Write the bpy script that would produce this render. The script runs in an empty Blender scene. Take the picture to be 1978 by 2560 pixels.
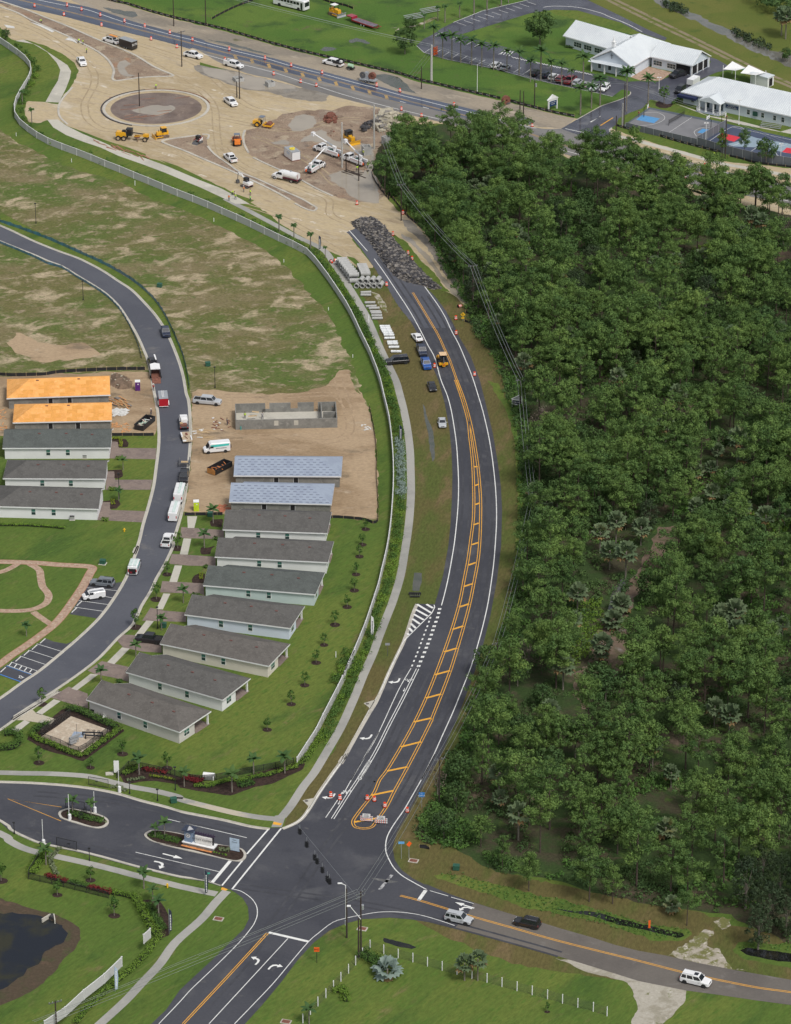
import bpy,math,random
import numpy as np
from mathutils import Vector,Matrix,noise
from mathutils.geometry import tessellate_polygon
R = math.radians
random.seed(7)
rnd = random.random
def ru(a,b): return a + (b - a) * random.random()
scene = bpy.context.scene
C = scene.collection
# ------------------------------------------------------------------ camera, sky, sun, exposure
FOC,PIT,CAMH = 9500.0,R(26.0),365.0
CAMY = -CAMH / math.tan(PIT)
cam_data = bpy.data.cameras.new('camera')
cam = bpy.data.objects.new('camera',cam_data)
C.objects.link(cam)
cam.location = (0,CAMY,CAMH)
cam.rotation_euler = (R(90) - PIT,0,0)
cam_data.sensor_fit = 'VERTICAL'
cam_data.sensor_height = 24.0
cam_data.sensor_width = 24.0 * 1978 / 2560
cam_data.lens = FOC / 2560 * 24.0
cam_data.clip_start = 5.0
cam_data.clip_end = 20000.0
scene.camera = cam
SUN_EL,SUN_AZ = R(55),R(145)
world = bpy.data.worlds.new('World')
scene.world = world
world.use_nodes = True
wn = world.node_tree
wn.nodes.clear()
w_out = wn.nodes.new('ShaderNodeOutputWorld')
w_bg = wn.nodes.new('ShaderNodeBackground')
w_sky = wn.nodes.new('ShaderNodeTexSky')
w_sky.sky_type = 'NISHITA'
w_sky.sun_disc = False
w_sky.sun_elevation = SUN_EL
w_sky.sun_rotation = SUN_AZ
w_sky.air_density = 1.0
w_sky.dust_density = 3.0
w_hsv = wn.nodes.new('ShaderNodeHueSaturation')
w_hsv.inputs['Saturation'].default_value = 0.32
wn.links.new(w_sky.outputs[0],w_hsv.inputs['Color'])
wn.links.new(w_hsv.outputs[0],w_bg.inputs[0])
w_bg.inputs[1].default_value = 0.10
wn.links.new(w_bg.outputs[0],w_out.inputs[0])
sun_data = bpy.data.lights.new('sun','SUN')
sun_data.energy = 1.5
sun_data.angle = R(14)
sun_data.color = (1.0,0.97,0.92)
sun = bpy.data.objects.new('sun',sun_data)
C.objects.link(sun)
sun.rotation_euler = (R(90) - SUN_EL,0,R(180) - SUN_AZ)
sun.location = (0,0,300)
scene.view_settings.view_transform = 'Standard'
scene.view_settings.look = 'None'
scene.view_settings.exposure = 0.36
scene.view_settings.gamma = 1.0
scene.view_settings.use_curve_mapping = False
scene.cycles.max_bounces = 5
scene.cycles.diffuse_bounces = 3
scene.cycles.transparent_max_bounces = 6
# ------------------------------------------------------------------ photo pixel -> ground
cP,sP = math.cos(PIT),math.sin(PIT)
def G(px,py,z=0.0):
 u = (px - 989.0) / FOC
 v = (1280.0 - py) / FOC
 dy,dz = cP + v * sP,-sP + v * cP
 t = (z - CAMH) / dz
 return Vector((t * u,CAMY + t * dy,z))
def proj(p):
 x,y,z = p[0],p[1] - CAMY,p[2] - CAMH
 d = y * cP - z * sP
 return 989 + FOC * x / d,1280 - FOC * (y * sP + z * cP) / d
VIEW = dict(A=(0,0),B=(500,0),C=(1000,0),D=(1478,0),E=(0,500),F=(500,500),G=(0,900),H=(400,900),I=(0,1300),J=(400,1300),
   K=(0,1700),L=(450,1850),M=(0,2060),N=(450,2060),O=(900,2060),P=(1478,2060),Q=(850,1450),R=(850,1800),S=(850,450),
   T=(850,950),U=(1300,350,2.488),V=(1300,1000,2.488),W=(1078,1500,1.8744),a=(240,290,7.029),b=(560,270,7.029),
   c=(760,290,7.029),d=(1478,80,5.6233),e=(820,0,7.029),k=(140,1740,7.029),l=(400,2020,7.029),g=(260,900,7.029))
def g(k,x,y,z=0.0):
 v = VIEW[k]
 s = v[2] if len(v) > 2 else 3.374
 return G(v[0] + x / s,v[1] + y / s,z)
def PL(*a,z=0.0):
 """'A', x,y, x,y, ..., 'B', x,y ... -> points"""
 out,k,i = [],None,0
 while i < len(a):
  if isinstance(a[i],str):
   k = a[i]; i += 1
  else:
   out.append(g(k,a[i],a[i + 1],z)); i += 2
 return out
def height_to(k,x,y,ytop):
 """metres from a foot to the point above it seen at ytop"""
 b = g(k,x,y)
 v = VIEW[k]
 s = v[2] if len(v) > 2 else 3.374
 t = v[1] + ytop / s
 lo,hi = 0.0,60.0
 for _ in range(40):
  m = (lo + hi) / 2
  if proj((b.x,b.y,m))[1] > t: lo = m
  else: hi = m
 return lo
# ------------------------------------------------------------------ materials
MATS = {}
def _mat(name):
 m = bpy.data.materials.new(name)
 m.use_nodes = True
 nt = m.node_tree
 b = nt.nodes['Principled BSDF']
 return m,nt,b
def c4(c): return (c[0],c[1],c[2],1.0)
def M(name,col=None,rough=0.7,var=0.12,scale=1.5,metal=0.0,spec=0.5,coat=0.0,alpha=1.0):
 """plain thing material with a little procedural variation"""
 if name in MATS: return MATS[name]
 m,nt,b = _mat(name)
 N,L = nt.nodes.new,nt.links.new
 tc = N('ShaderNodeTexCoord')
 n = N('ShaderNodeTexNoise'); n.inputs['Scale'].default_value = scale; n.inputs['Detail'].default_value = 4
 L(tc.outputs['Object'],n.inputs['Vector'])
 r = N('ShaderNodeMapRange'); r.inputs[1].default_value = 0.3; r.inputs[2].default_value = 0.7
 r.inputs[3].default_value = 1 - var; r.inputs[4].default_value = 1 + var
 L(n.outputs[0],r.inputs[0])
 mx = N('ShaderNodeMix'); mx.data_type = 'RGBA'; mx.blend_type = 'MULTIPLY'; mx.inputs[0].default_value = 1
 mx.inputs[6].default_value = c4(col)
 L(r.outputs[0],mx.inputs[7])
 L(mx.outputs[2],b.inputs['Base Color'])
 b.inputs['Roughness'].default_value = rough
 b.inputs['Metallic'].default_value = metal
 b.inputs['Specular IOR Level'].default_value = spec
 b.inputs['Coat Weight'].default_value = coat
 b.inputs['Alpha'].default_value = alpha
 MATS[name] = m
 return m
def GM(name,layers,rough=0.95,spec=0.2,wet=None,bump=0.0,streak=None,fine=0.35,bscale=6.0):
 """ground: layers = [(colour, scale, lo, hi, distort)], first is the base; every next one is mixed in where its noise is between lo..hi"""
 if name in MATS: return MATS[name]
 m,nt,b = _mat(name)
 N,L = nt.nodes.new,nt.links.new
 geo = N('ShaderNodeNewGeometry')
 src = geo.outputs['Position']
 if streak:
  mp = N('ShaderNodeMapping'); mp.vector_type = 'TEXTURE'
  mp.inputs['Rotation'].default_value = (0,0,streak[0]); mp.inputs['Scale'].default_value = (streak[1],1,1)
  L(src,mp.inputs['Vector']); src = mp.outputs[0]
 cur = None
 for i,ly in enumerate(layers):
  col,sc,lo,hi = ly[:4]
  if i == 0:
   rgb = N('ShaderNodeRGB'); rgb.outputs[0].default_value = c4(col); cur = rgb.outputs[0]
   continue
  n = N('ShaderNodeTexNoise'); n.inputs['Scale'].default_value = sc; n.inputs['Detail'].default_value = 7
  n.inputs['Roughness'].default_value = 0.62
  n.inputs['Distortion'].default_value = ly[4] if len(ly) > 4 else 0.3
  off = N('ShaderNodeVectorMath'); off.operation = 'ADD'; off.inputs[1].default_value = (37.1 * i,11.3 * i,5.0 * i)
  L(src,off.inputs[0]); L(off.outputs[0],n.inputs['Vector'])
  r = N('ShaderNodeMapRange'); r.interpolation_type = 'SMOOTHSTEP'
  r.inputs[1].default_value = lo; r.inputs[2].default_value = hi
  L(n.outputs[0],r.inputs[0])
  mx = N('ShaderNodeMix'); mx.data_type = 'RGBA'
  L(r.outputs[0],mx.inputs[0]); L(cur,mx.inputs[6]); mx.inputs[7].default_value = c4(col)
  cur = mx.outputs[2]
 n = N('ShaderNodeTexNoise'); n.inputs['Scale'].default_value = 1.9; n.inputs['Detail'].default_value = 8; n.inputs['Roughness'].default_value = 0.75
 L(src,n.inputs['Vector'])
 r = N('ShaderNodeMapRange'); r.inputs[1].default_value = 0.3; r.inputs[2].default_value = 0.7
 r.inputs[3].default_value = 1 - fine; r.inputs[4].default_value = 1 + fine
 L(n.outputs[0],r.inputs[0])
 mx = N('ShaderNodeMix'); mx.data_type = 'RGBA'; mx.blend_type = 'MULTIPLY'; mx.inputs[0].default_value = 1
 L(cur,mx.inputs[6]); L(r.outputs[0],mx.inputs[7])
 L(mx.outputs[2],b.inputs['Base Color'])
 b.inputs['Roughness'].default_value = rough
 b.inputs['Specular IOR Level'].default_value = spec
 if wet:   # (scale, lo, hi, wet roughness)
  n2 = N('ShaderNodeTexNoise'); n2.inputs['Scale'].default_value = wet[0]; n2.inputs['Detail'].default_value = 5
  L(src,n2.inputs['Vector'])
  r2 = N('ShaderNodeMapRange'); r2.interpolation_type = 'SMOOTHSTEP'
  r2.inputs[1].default_value = wet[1]; r2.inputs[2].default_value = wet[2]; r2.inputs[3].default_value = rough; r2.inputs[4].default_value = wet[3]
  L(n2.outputs[0],r2.inputs[0]); L(r2.outputs[0],b.inputs['Roughness'])
 if bump:
  n3 = N('ShaderNodeTexNoise'); n3.inputs['Scale'].default_value = bscale; n3.inputs['Detail'].default_value = 4
  L(src,n3.inputs['Vector'])
  bp = N('ShaderNodeBump'); bp.inputs['Strength'].default_value = 0.7; bp.inputs['Distance'].default_value = bump
  L(n3.outputs[0],bp.inputs['Height']); L(bp.outputs[0],b.inputs['Normal'])
 MATS[name] = m
 return m
def LEAF(name,c1,c2,c3=None,rough=0.75,trans=0.18):
 """foliage: varies per leaf clump and per tree"""
 if name in MATS: return MATS[name]
 m,nt,b = _mat(name)
 N,L = nt.nodes.new,nt.links.new
 geo = N('ShaderNodeNewGeometry')
 n = N('ShaderNodeTexNoise'); n.inputs['Scale'].default_value = .13; n.inputs['Detail'].default_value = 3
 L(geo.outputs['Position'],n.inputs['Vector'])
 r = N('ShaderNodeMapRange'); r.inputs[1].default_value = .3; r.inputs[2].default_value = .7; r.inputs[4].default_value = .62
 L(n.outputs[0],r.inputs[0])
 a2 = N('ShaderNodeMath'); a2.operation = 'MULTIPLY_ADD'; a2.inputs[1].default_value = .38
 L(geo.outputs['Random Per Island'],a2.inputs[0]); L(r.outputs[0],a2.inputs[2])
 cr = N('ShaderNodeValToRGB')
 cr.color_ramp.elements[0].color = c4(c1); cr.color_ramp.elements[1].color = c4(c2)
 cr.color_ramp.elements[0].position = 0.1; cr.color_ramp.elements[1].position = 0.85
 if c3:
  e = cr.color_ramp.elements.new(1.0); e.color = c4(c3)
 L(a2.outputs[0],cr.inputs[0]); L(cr.outputs[0],b.inputs['Base Color'])
 b.inputs['Roughness'].default_value = rough
 b.inputs['Specular IOR Level'].default_value = 0.25
 tr = N('ShaderNodeBsdfTranslucent'); L(cr.outputs[0],tr.inputs['Color'])
 ms = N('ShaderNodeMixShader'); ms.inputs[0].default_value = trans
 out = nt.nodes['Material Output']
 L(b.outputs[0],ms.inputs[1]); L(tr.outputs[0],ms.inputs[2]); L(ms.outputs[0],out.inputs['Surface'])
 MATS[name] = m
 return m
# ------------------------------------------------------------------ mesh building
class MB:
 def __init__(self): self.v,self.f = [],[]
 def add(self,vs,fs):
  n = len(self.v)
  self.v += [tuple(p) for p in vs]
  self.f += [tuple(i + n for i in f) for f in fs]
  return self
 def box(self,cx,cy,cz,sx,sy,sz,rz=0.0,ry=0.0):
  m = Matrix.Rotation(rz,3,'Z') @ Matrix.Rotation(ry,3,'Y')
  c = Vector((cx,cy,cz))
  vs = [c + m @ Vector((x * sx / 2,y * sy / 2,z * sz / 2)) for x in (-1,1) for y in (-1,1) for z in (-1,1)]
  return self.add(vs,[(0,1,3,2),(4,6,7,5),(0,4,5,1),(2,3,7,6),(0,2,6,4),(1,5,7,3)])
 def tube(self,p0,p1,r0,r1=None,n=8,cap=True):
  p0,p1 = Vector(p0),Vector(p1)
  if r1 is None: r1 = r0
  d = (p1 - p0)
  if d.length < 1e-6: return self
  d.normalize()
  a = d.cross(Vector((0,0,1)))
  if a.length < 1e-3: a = Vector((1,0,0))
  a.normalize(); b = d.cross(a)
  vs = []
  for p,r in ((p0,r0),(p1,r1)):
   for i in range(n):
    t = 2 * math.pi * i / n
    vs.append(p + a * (r * math.cos(t)) + b * (r * math.sin(t)))
  fs = [(i,(i + 1) % n,n + (i + 1) % n,n + i) for i in range(n)]
  if cap: fs += [tuple(range(n - 1,-1,-1)),tuple(range(n,2 * n))]
  return self.add(vs,fs)
 def ring(self,c,axis,ro,ri,w,n=14):
  """open pipe / tyre: axis 'x','y' or 'z'"""
  ax = {'x': Vector((1,0,0)),'y': Vector((0,1,0)),'z': Vector((0,0,1))}[axis] if isinstance(axis,str) else Vector(axis).normalized()
  c = Vector(c)
  a = ax.cross(Vector((0,0,1)))
  if a.length < 1e-3: a = Vector((1,0,0))
  a.normalize(); b = ax.cross(a)
  vs = []
  for r,s in ((ro,-1),(ro,1),(ri,1),(ri,-1)):
   for i in range(n):
    t = 2 * math.pi * i / n
    vs.append(c + ax * (s * w / 2) + a * (r * math.cos(t)) + b * (r * math.sin(t)))
  fs = []
  for k in range(4):
   k2 = (k + 1) % 4
   for i in range(n):
    j = (i + 1) % n
    fs.append((k * n + i,k * n + j,k2 * n + j,k2 * n + i))
  return self.add(vs,fs)
 def prof(self,pts,y0,y1):
  """x-z outline extruded in y"""
  n = len(pts)
  vs = [(x,y0,z) for x,z in pts] + [(x,y1,z) for x,z in pts]
  fs = [(i,(i + 1) % n,n + (i + 1) % n,n + i) for i in range(n)]
  tri = tessellate_polygon([[Vector((x,0,z)) for x,z in pts]])
  fs += [t for t in tri] + [tuple(n + i for i in reversed(t)) for t in tri]
  return self.add(vs,fs)
 def slab(self,poly,z0,z1):
  """x-y outline extruded in z"""
  n = len(poly)
  vs = [(p[0],p[1],z0) for p in poly] + [(p[0],p[1],z1) for p in poly]
  fs = [(i,(i + 1) % n,n + (i + 1) % n,n + i) for i in range(n)]
  tri = tessellate_polygon([[Vector((p[0],p[1],0)) for p in poly]])
  fs += [t for t in tri] + [tuple(n + i for i in reversed(t)) for t in tri]
  return self.add(vs,fs)
 def sheet(self,poly,z):
  vs = [(p[0],p[1],z) for p in poly]
  return self.add(vs,tessellate_polygon([[Vector((p[0],p[1],0)) for p in poly]]))
 def quad(self,a,b,c,d): return self.add([a,b,c,d],[(0,1,2,3)])
 def ball(self,cx,cy,cz,rx,ry=None,rz=None,n=8,m=5):
  ry = ry or rx; rz = rz or rx
  vs = [(cx,cy,cz + rz)]
  for i in range(1,m):
   t = math.pi * i / m
   for j in range(n):
    p = 2 * math.pi * j / n
    vs.append((cx + rx * math.sin(t) * math.cos(p),cy + ry * math.sin(t) * math.sin(p),cz + rz * math.cos(t)))
  vs.append((cx,cy,cz - rz))
  fs = [(0,1 + j,1 + (j + 1) % n) for j in range(n)]
  for i in range(m - 2):
   for j in range(n):
    a = 1 + i * n
    fs.append((a + j,a + n + j,a + n + (j + 1) % n,a + (j + 1) % n))
  a = 1 + (m - 2) * n
  fs += [(a + (j + 1) % n,a + j,len(vs) - 1) for j in range(n)]
  return self.add(vs,fs)
 def ribbon(self,pts,w,z,z2=None):
  """flat strip along pts of width w (or per-side function); z2 gives it a thickness"""
  L_,R_ = offset(pts,w / 2),offset(pts,-w / 2)
  n = len(pts)
  vs = [(p.x,p.y,z) for p in L_] + [(p.x,p.y,z) for p in R_]
  fs = [(i,n + i,n + i + 1,i + 1) for i in range(n - 1)]
  if z2 is not None:
   vs += [(p.x,p.y,z2) for p in L_] + [(p.x,p.y,z2) for p in R_]
   fs += [(2 * n + i,2 * n + i + 1,3 * n + i + 1,3 * n + i) for i in range(n - 1)]
   fs += [(i,i + 1,2 * n + i + 1,2 * n + i) for i in range(n - 1)]
   fs += [(n + i + 1,n + i,3 * n + i,3 * n + i + 1) for i in range(n - 1)]
   fs += [(0,2 * n,3 * n,n),(n - 1,2 * n - 1,4 * n - 1,3 * n - 1)]
  return self.add(vs,fs)
def offset(pts,d):
 out = []
 for i,p in enumerate(pts):
  a,b = pts[max(i - 1,0)],pts[min(i + 1,len(pts) - 1)]
  t = Vector((b[0] - a[0],b[1] - a[1],0))
  if t.length < 1e-9: t = Vector((1,0,0))
  t.normalize()
  out.append(Vector((p[0] - t.y * d,p[1] + t.x * d,p[2] if len(p) > 2 else 0)))
 return out
def smooth(pts,k=4,closed=False):
 """Catmull-Rom"""
 n = len(pts)
 if n < 3: return [Vector(p) for p in pts]
 out = []
 rng = range(n) if closed else range(n - 1)
 for i in rng:
  if closed: a,b,c,d = pts[i - 1],pts[i],pts[(i + 1) % n],pts[(i + 2) % n]
  else: a,b,c,d = pts[max(i - 1,0)],pts[i],pts[i + 1],pts[min(i + 2,n - 1)]
  for j in range(k):
   t = j / k
   out.append(0.5 * ((2 * b) + (c - a) * t + (2 * a - 5 * b + 4 * c - d) * t * t + (3 * b - a - 3 * c + d) * t ** 3))
 if not closed: out.append(Vector(pts[-1]))
 return out
def resample(pts,step):
 out = [Vector(pts[0])]; acc = 0.0
 for a,b in zip(pts,pts[1:]):
  L_ = (b - a).length
  while acc + L_ >= step:
   t = (step - acc) / L_
   a = a + (b - a) * t
   out.append(a.copy()); L_ = (b - a).length; acc = 0.0
  acc += L_
 if (out[-1] - pts[-1]).length > step * 0.3: out.append(Vector(pts[-1]))
 return out
def rough_poly(pts,amp=0.5,step=1.0,fr=0.35):
 p = resample(list(pts) + [pts[0]],step)[:-1]
 return [Vector((q.x + amp * (noise.noise(Vector((q.x * fr,q.y * fr,3.3))) + .6 * noise.noise(Vector((q.x * fr * 3.1,q.y * fr * 3.1,9.3)))),
     q.y + amp * 1.4 * (noise.noise(Vector((q.x * fr,q.y * fr,7.7))) + .6 * noise.noise(Vector((q.x * fr * 3.1,q.y * fr * 3.1,1.3)))),0)) for q in p]
MESHES = {}
ALLKIDS = {}
def link(name,mesh,parent=None):
 o = bpy.data.objects.new(name,mesh)
 C.objects.link(o)
 if parent is not None:
  o.parent = parent
  ALLKIDS.setdefault(parent.name,[]).append(o)
 return o
def mesh_of(name,mb,mat,smooth_=False):
 me = bpy.data.meshes.new(name)
 me.from_pydata(mb.v,[],mb.f)
 if mat is not None: me.materials.append(mat)
 if smooth_: me.polygons.foreach_set('use_smooth',[True] * len(me.polygons))
 me.update()
 return me
def obj(name,mb,mat,parent=None,sm=False,world_=False):
 if world_ and parent is not None:
  l = parent.location
  mb.v = [(p[0] - l.x,p[1] - l.y,p[2] - l.z) for p in mb.v]
 return link(name,mesh_of(name,mb,mat,sm),parent)
def struct(name,mb,mat,sm=False,parent=None):
 o = obj(name,mb,mat,parent,sm)
 if parent is None: o['kind'] = 'structure'
 return o
def stuff(name,mb,mat,parent=None):
 o = obj(name,mb,mat,parent)
 o['kind'] = 'stuff'
 return o
def tag(o,label,cat,group=None):
 o['label'] = label; o['category'] = cat
 if group: o['group'] = group
 return o
def thing(name,label,cat,loc=(0,0,0),rz=0.0,group=None):
 o = bpy.data.objects.new(name,None)
 o.empty_display_size = 0.5
 C.objects.link(o)
 o.location = (loc[0],loc[1],loc[2] if len(loc) > 2 else 0); o.rotation_euler = (0,0,rz)
 return tag(o,label,cat,group)
def kids(o): return list(ALLKIDS.get(o.name,[]))
def copy_tree(o,loc=None,rz=None,label=None,group=None,parent=None,mats=None,sc=None):
 c = o.copy(); C.objects.link(c)
 c.parent = parent
 if parent is not None: ALLKIDS.setdefault(parent.name,[]).append(c)
 if loc is not None: c.location = (loc[0],loc[1],loc[2] if len(loc) > 2 else 0)
 if rz is not None: c.rotation_euler = (0,0,rz)
 if sc is not None: c.scale = sc if hasattr(sc,'__len__') else (sc,sc,sc)
 if label: c['label'] = label
 if group: c['group'] = group
 if parent is not None and mats and c.type == 'MESH':
  for i,s in enumerate(c.material_slots):
   if s.material and s.material.name in mats:
    s.link = 'OBJECT'; s.material = mats[s.material.name]
 for ch in kids(o): copy_tree(ch,parent=c,mats=mats)
 return c
def shapes(lst):
 """tiny description language for parts: b box, t tube, x side outline, h plan outline, s ball, r ring, q quad"""
 mb = MB()
 for s in lst:
  k,a = s[0],s[1:]
  if k == 'b': mb.box(*a)
  elif k == 't': mb.tube(a[0:3],a[3:6],a[6],a[7] if len(a) > 7 else None,a[8] if len(a) > 8 else 8)
  elif k == 'x': mb.prof(*a)
  elif k == 'h': mb.slab(*a)
  elif k == 's': mb.ball(*a)
  elif k == 'r': mb.ring(*a)
  elif k == 'q': mb.quad(*a)
 return mb
def pt(parent,name,mat,*sh,sm=False):
 return obj(name,shapes(sh),mat,parent,sm)
def aim(p,q): return math.atan2(q[1] - p[1],q[0] - p[0])
def lay(n): return 0.004 * n
# ================================================================== ground materials
m_lawn = GM('lawn_grass',[((.086,.136,.026),1,0,1),((.122,.158,.032),.04,.42,.6),((.060,.108,.022),.10,.5,.7),((.155,.145,.055),.3,.58,.74),((.080,.140,.024),1.1,.52,.66)],fine=.3,bump=.05,streak=(.95,3.0))
m_field = GM('weedy_field',[((.135,.128,.048),1,0,1),((.090,.128,.030),.035,.44,.62),((.185,.155,.080),.09,.46,.66),((.40,.325,.215),.16,.505,.66,.5),((.27,.22,.14),.5,.53,.68,.4),((.080,.12,.030),.4,.57,.72)],streak=(0.25,1.35),fine=.5,bump=.06)
m_pasture = GM('pasture_grass',[((.072,.140,.026),1,0,1),((.105,.165,.032),.035,.42,.62),((.046,.088,.024),.10,.50,.68),((.11,.11,.05),.16,.6,.72)],fine=.3,bump=.05)
m_levee = GM('levee_grass',[((.105,.130,.028),1,0,1),((.130,.140,.035),.06,.42,.62),((.070,.105,.024),.2,.55,.75)],fine=.2)
m_verge = GM('verge_turf',[((.115,.098,.036),1,0,1),((.085,.105,.026),.07,.44,.62),((.155,.115,.055),.16,.52,.7),((.07,.115,.022),.3,.62,.8)],streak=(1.35,2.6),fine=.34,bump=.05)
m_forest = GM('forest_floor',[((.060,.054,.032),1,0,1),((.038,.066,.020),.09,.42,.56),((.135,.095,.070),.13,.56,.70),((.07,.115,.026),.3,.56,.70)],fine=.4,bump=.1)
m_dirt = GM('building_lot_dirt',[((.40,.295,.190),1,0,1),((.29,.205,.125),.07,.45,.62),((.20,.155,.105),.17,.58,.72),((.42,.34,.25),.3,.60,.75),((.12,.12,.05),.1,.66,.76)],streak=(.1,1.8),fine=.25,bump=.08)
m_rock = GM('limerock_base',[((.465,.375,.240),1,0,1),((.38,.30,.185),.06,.46,.64),((.52,.45,.345),.16,.57,.70),((.30,.235,.16),.22,.58,.72),((.44,.36,.25),.6,.5,.6)],streak=(-.55,3.0),fine=.2,bump=.06)
m_mud = GM('muddy_soil',[((.30,.225,.165),1,0,1),((.235,.17,.125),.12,.45,.62),((.40,.325,.235),.2,.53,.66),((.15,.105,.08),.35,.57,.7),((.33,.2,.13),.12,.6,.72)],fine=.34,bump=.2,wet=(.12,.5,.62,.35))
m_shoulder = GM('sandy_shoulder',[((.33,.28,.215),1,0,1),((.24,.21,.17),.09,.46,.62),((.42,.36,.28),.2,.58,.72),((.12,.12,.06),.15,.64,.74)],streak=(-.6,2.5),fine=.2,wet=(.07,.52,.60,.25))
m_silt = GM('grey_silt',[((.25,.225,.19),1,0,1),((.19,.17,.145),.2,.45,.62),((.33,.29,.24),.35,.58,.72)],fine=.2,wet=(.15,.5,.62,.3))
m_puddle = GM('muddy_sky_toned_water',[((.36,.315,.25),1,0,1),((.31,.27,.215),.1,.4,.65)],rough=.06,spec=.5,fine=.02)  # tan mud, paled by sky reflection painted into the colour
m_bluewater = GM('standing_water',[((.10,.10,.085),1,0,1),((.07,.08,.06),.2,.4,.6)],rough=.05,spec=.6,fine=.02)
m_dark = GM('dark_ditch_water',[((.012,.013,.012),1,0,1),((.03,.028,.018),.4,.5,.7)],rough=.05,spec=.5,fine=.1)
m_canal = GM('canal_water',[((.16,.155,.135),1,0,1),((.10,.11,.09),.06,.5,.7)],rough=.06,spec=.5,fine=.02)
m_newasph = GM('new_asphalt',[((.066,.068,.080),1,0,1),((.052,.054,.066),.04,.42,.58),((.086,.087,.096),.10,.53,.68),((.11,.108,.108),.35,.62,.76)],rough=.85,spec=.3,fine=.13)
m_resasph = GM('street_asphalt',[((.098,.102,.120),1,0,1),((.082,.086,.104),.05,.4,.6),((.150,.145,.145),.10,.585,.72),((.27,.25,.20),.22,.67,.76)],rough=.85,spec=.3,fine=.1)
m_wetasph = GM('wet_asphalt',[((.070,.085,.125),1,0,1),((.045,.055,.085),.06,.45,.6)],rough=.45,spec=.5,fine=.08,wet=(.05,.45,.58,.12),streak=(-.6,3))
m_grayasph = GM('worn_grey_asphalt',[((.205,.195,.185),1,0,1),((.165,.158,.152),.05,.42,.6),((.25,.235,.215),.15,.56,.7)],rough=.8,fine=.08,streak=(-.6,3),wet=(.08,.5,.6,.3))
m_oldasph = GM('old_brown_asphalt',[((.150,.135,.120),1,0,1),((.125,.112,.102),.06,.42,.6),((.18,.165,.15),.2,.56,.7)],rough=.85,fine=.1)
m_lotasph = GM('wet_lot_asphalt',[((.078,.080,.100),1,0,1),((.050,.052,.070),.07,.42,.58),((.13,.13,.14),.1,.58,.7)],rough=.5,spec=.5,fine=.08,wet=(.07,.42,.6,.14))
m_conc = GM('pale_concrete',[((.50,.475,.41),1,0,1),((.42,.40,.345),.12,.45,.64),((.56,.53,.46),.3,.56,.72)],fine=.09)
m_walkc = GM('sidewalk_concrete',[((.37,.36,.33),1,0,1),((.30,.295,.275),.06,.46,.6),((.47,.42,.33),.05,.6,.66)],fine=.08)
m_kerb = GM('kerb_concrete',[((.50,.47,.41),1,0,1),((.40,.375,.33),.3,.45,.66)],fine=.1)
m_paver = GM('brick_paver',[((.235,.185,.160),1,0,1),((.19,.15,.135),.5,.45,.62),((.29,.235,.205),1.2,.55,.7)],fine=.12)
m_paver2 = GM('pink_paver',[((.42,.30,.22),1,0,1),((.34,.225,.165),1.0,.45,.6),((.52,.45,.36),1.6,.55,.68)],fine=.14)
m_white = GM('white_road_paint',[((.76,.76,.73),1,0,1),((.60,.60,.58),.6,.5,.7),((.36,.36,.36),3.0,.60,.72)],fine=.08,rough=.6)
m_yellow = GM('yellow_road_paint',[((.78,.39,.05),1,0,1),((.62,.31,.06),.6,.5,.7),((.34,.20,.08),3.0,.61,.72)],fine=.08,rough=.6)
m_fadedy = GM('faded_yellow_paint',[((.42,.28,.12),1,0,1),((.25,.20,.13),.5,.45,.65)],fine=.1)
m_bluep = M('blue_paint',(.05,.22,.55),.6)
m_mulch = GM('dark_mulch',[((.050,.032,.026),1,0,1),((.030,.020,.016),1.5,.45,.6),((.08,.05,.04),2.5,.6,.7)],fine=.35,bump=.05)
m_gravel = GM('pump_yard_gravel',[((.46,.38,.29),1,0,1),((.55,.48,.38),.8,.5,.62),((.33,.26,.20),.5,.58,.7)],fine=.22)
m_shell = GM('shell_rock',[((.38,.34,.28),1,0,1),((.16,.16,.06),.4,.44,.56),((.52,.48,.41),.8,.56,.66)],fine=.25)
def S_(name,mat,n,*a,sm=None,rough_=None,closed=True):
 p = PL(*a)
 if sm: p = smooth(p,sm,True)
 if rough_: p = rough_poly(p,*rough_)
 return struct(name,MB().sheet(p,lay(n)),mat)
def strip(name,mat,n,w,*a,k=4):
 return struct(name,MB().ribbon(smooth(PL(*a),k),w,lay(n)),mat)
mb = MB()
for i in range(12):
 for j in range(12):
  x0,y0 = -3000 + i * 500,-2200 + j * 500
  mb.quad((x0,y0,0),(x0 + 500,y0,0),(x0 + 500,y0 + 500,0),(x0,y0 + 500,0))
struct('ground',mb,m_lawn)
S_('pasture',m_pasture,1,'A',-900,-900,'C',900,-900,'C',1080,-20,'D',-300,120,'D',380,300,'D',650,620,'D',0,1000,'C',1480,1000,'C',200,760,'B',900,460,'A',1250,105,'A',600,-60,'A',-900,-300)
S_('levee',m_levee,1,'C',1080,-400,'C',1300,-20,'D',60,60,'D',500,300,'D',1000,480,'D',1687,830,'D',3200,1500,'D',3200,200,'D',3000,-900,'C',1500,-900)
S_('canal',m_canal,2,'D',330,-300,'D',480,-40,'D',560,40,'D',800,140,'D',960,225,'D',1180,330,'D',1350,420,'D',1480,480,'D',1687,580,'D',2100,800,'D',2100,640,'D',1687,460,'D',1520,425,'D',1360,350,'D',1190,270,'D',1000,180,'D',830,95,'D',640,0,'D',560,-300,rough_=(1.2,2.0))
for a in ((120,-10,500,180,1000,420,1400,620,1687,735,2200,980),(190,-10,560,170,1040,405,1440,600,1687,705,2200,945)):
 strip('levee_track',GM('track_dirt',[((.24,.20,.13),1,0,1),((.14,.15,.05),.3,.5,.62)],fine=.2),2,1.3,'D',*a)
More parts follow.
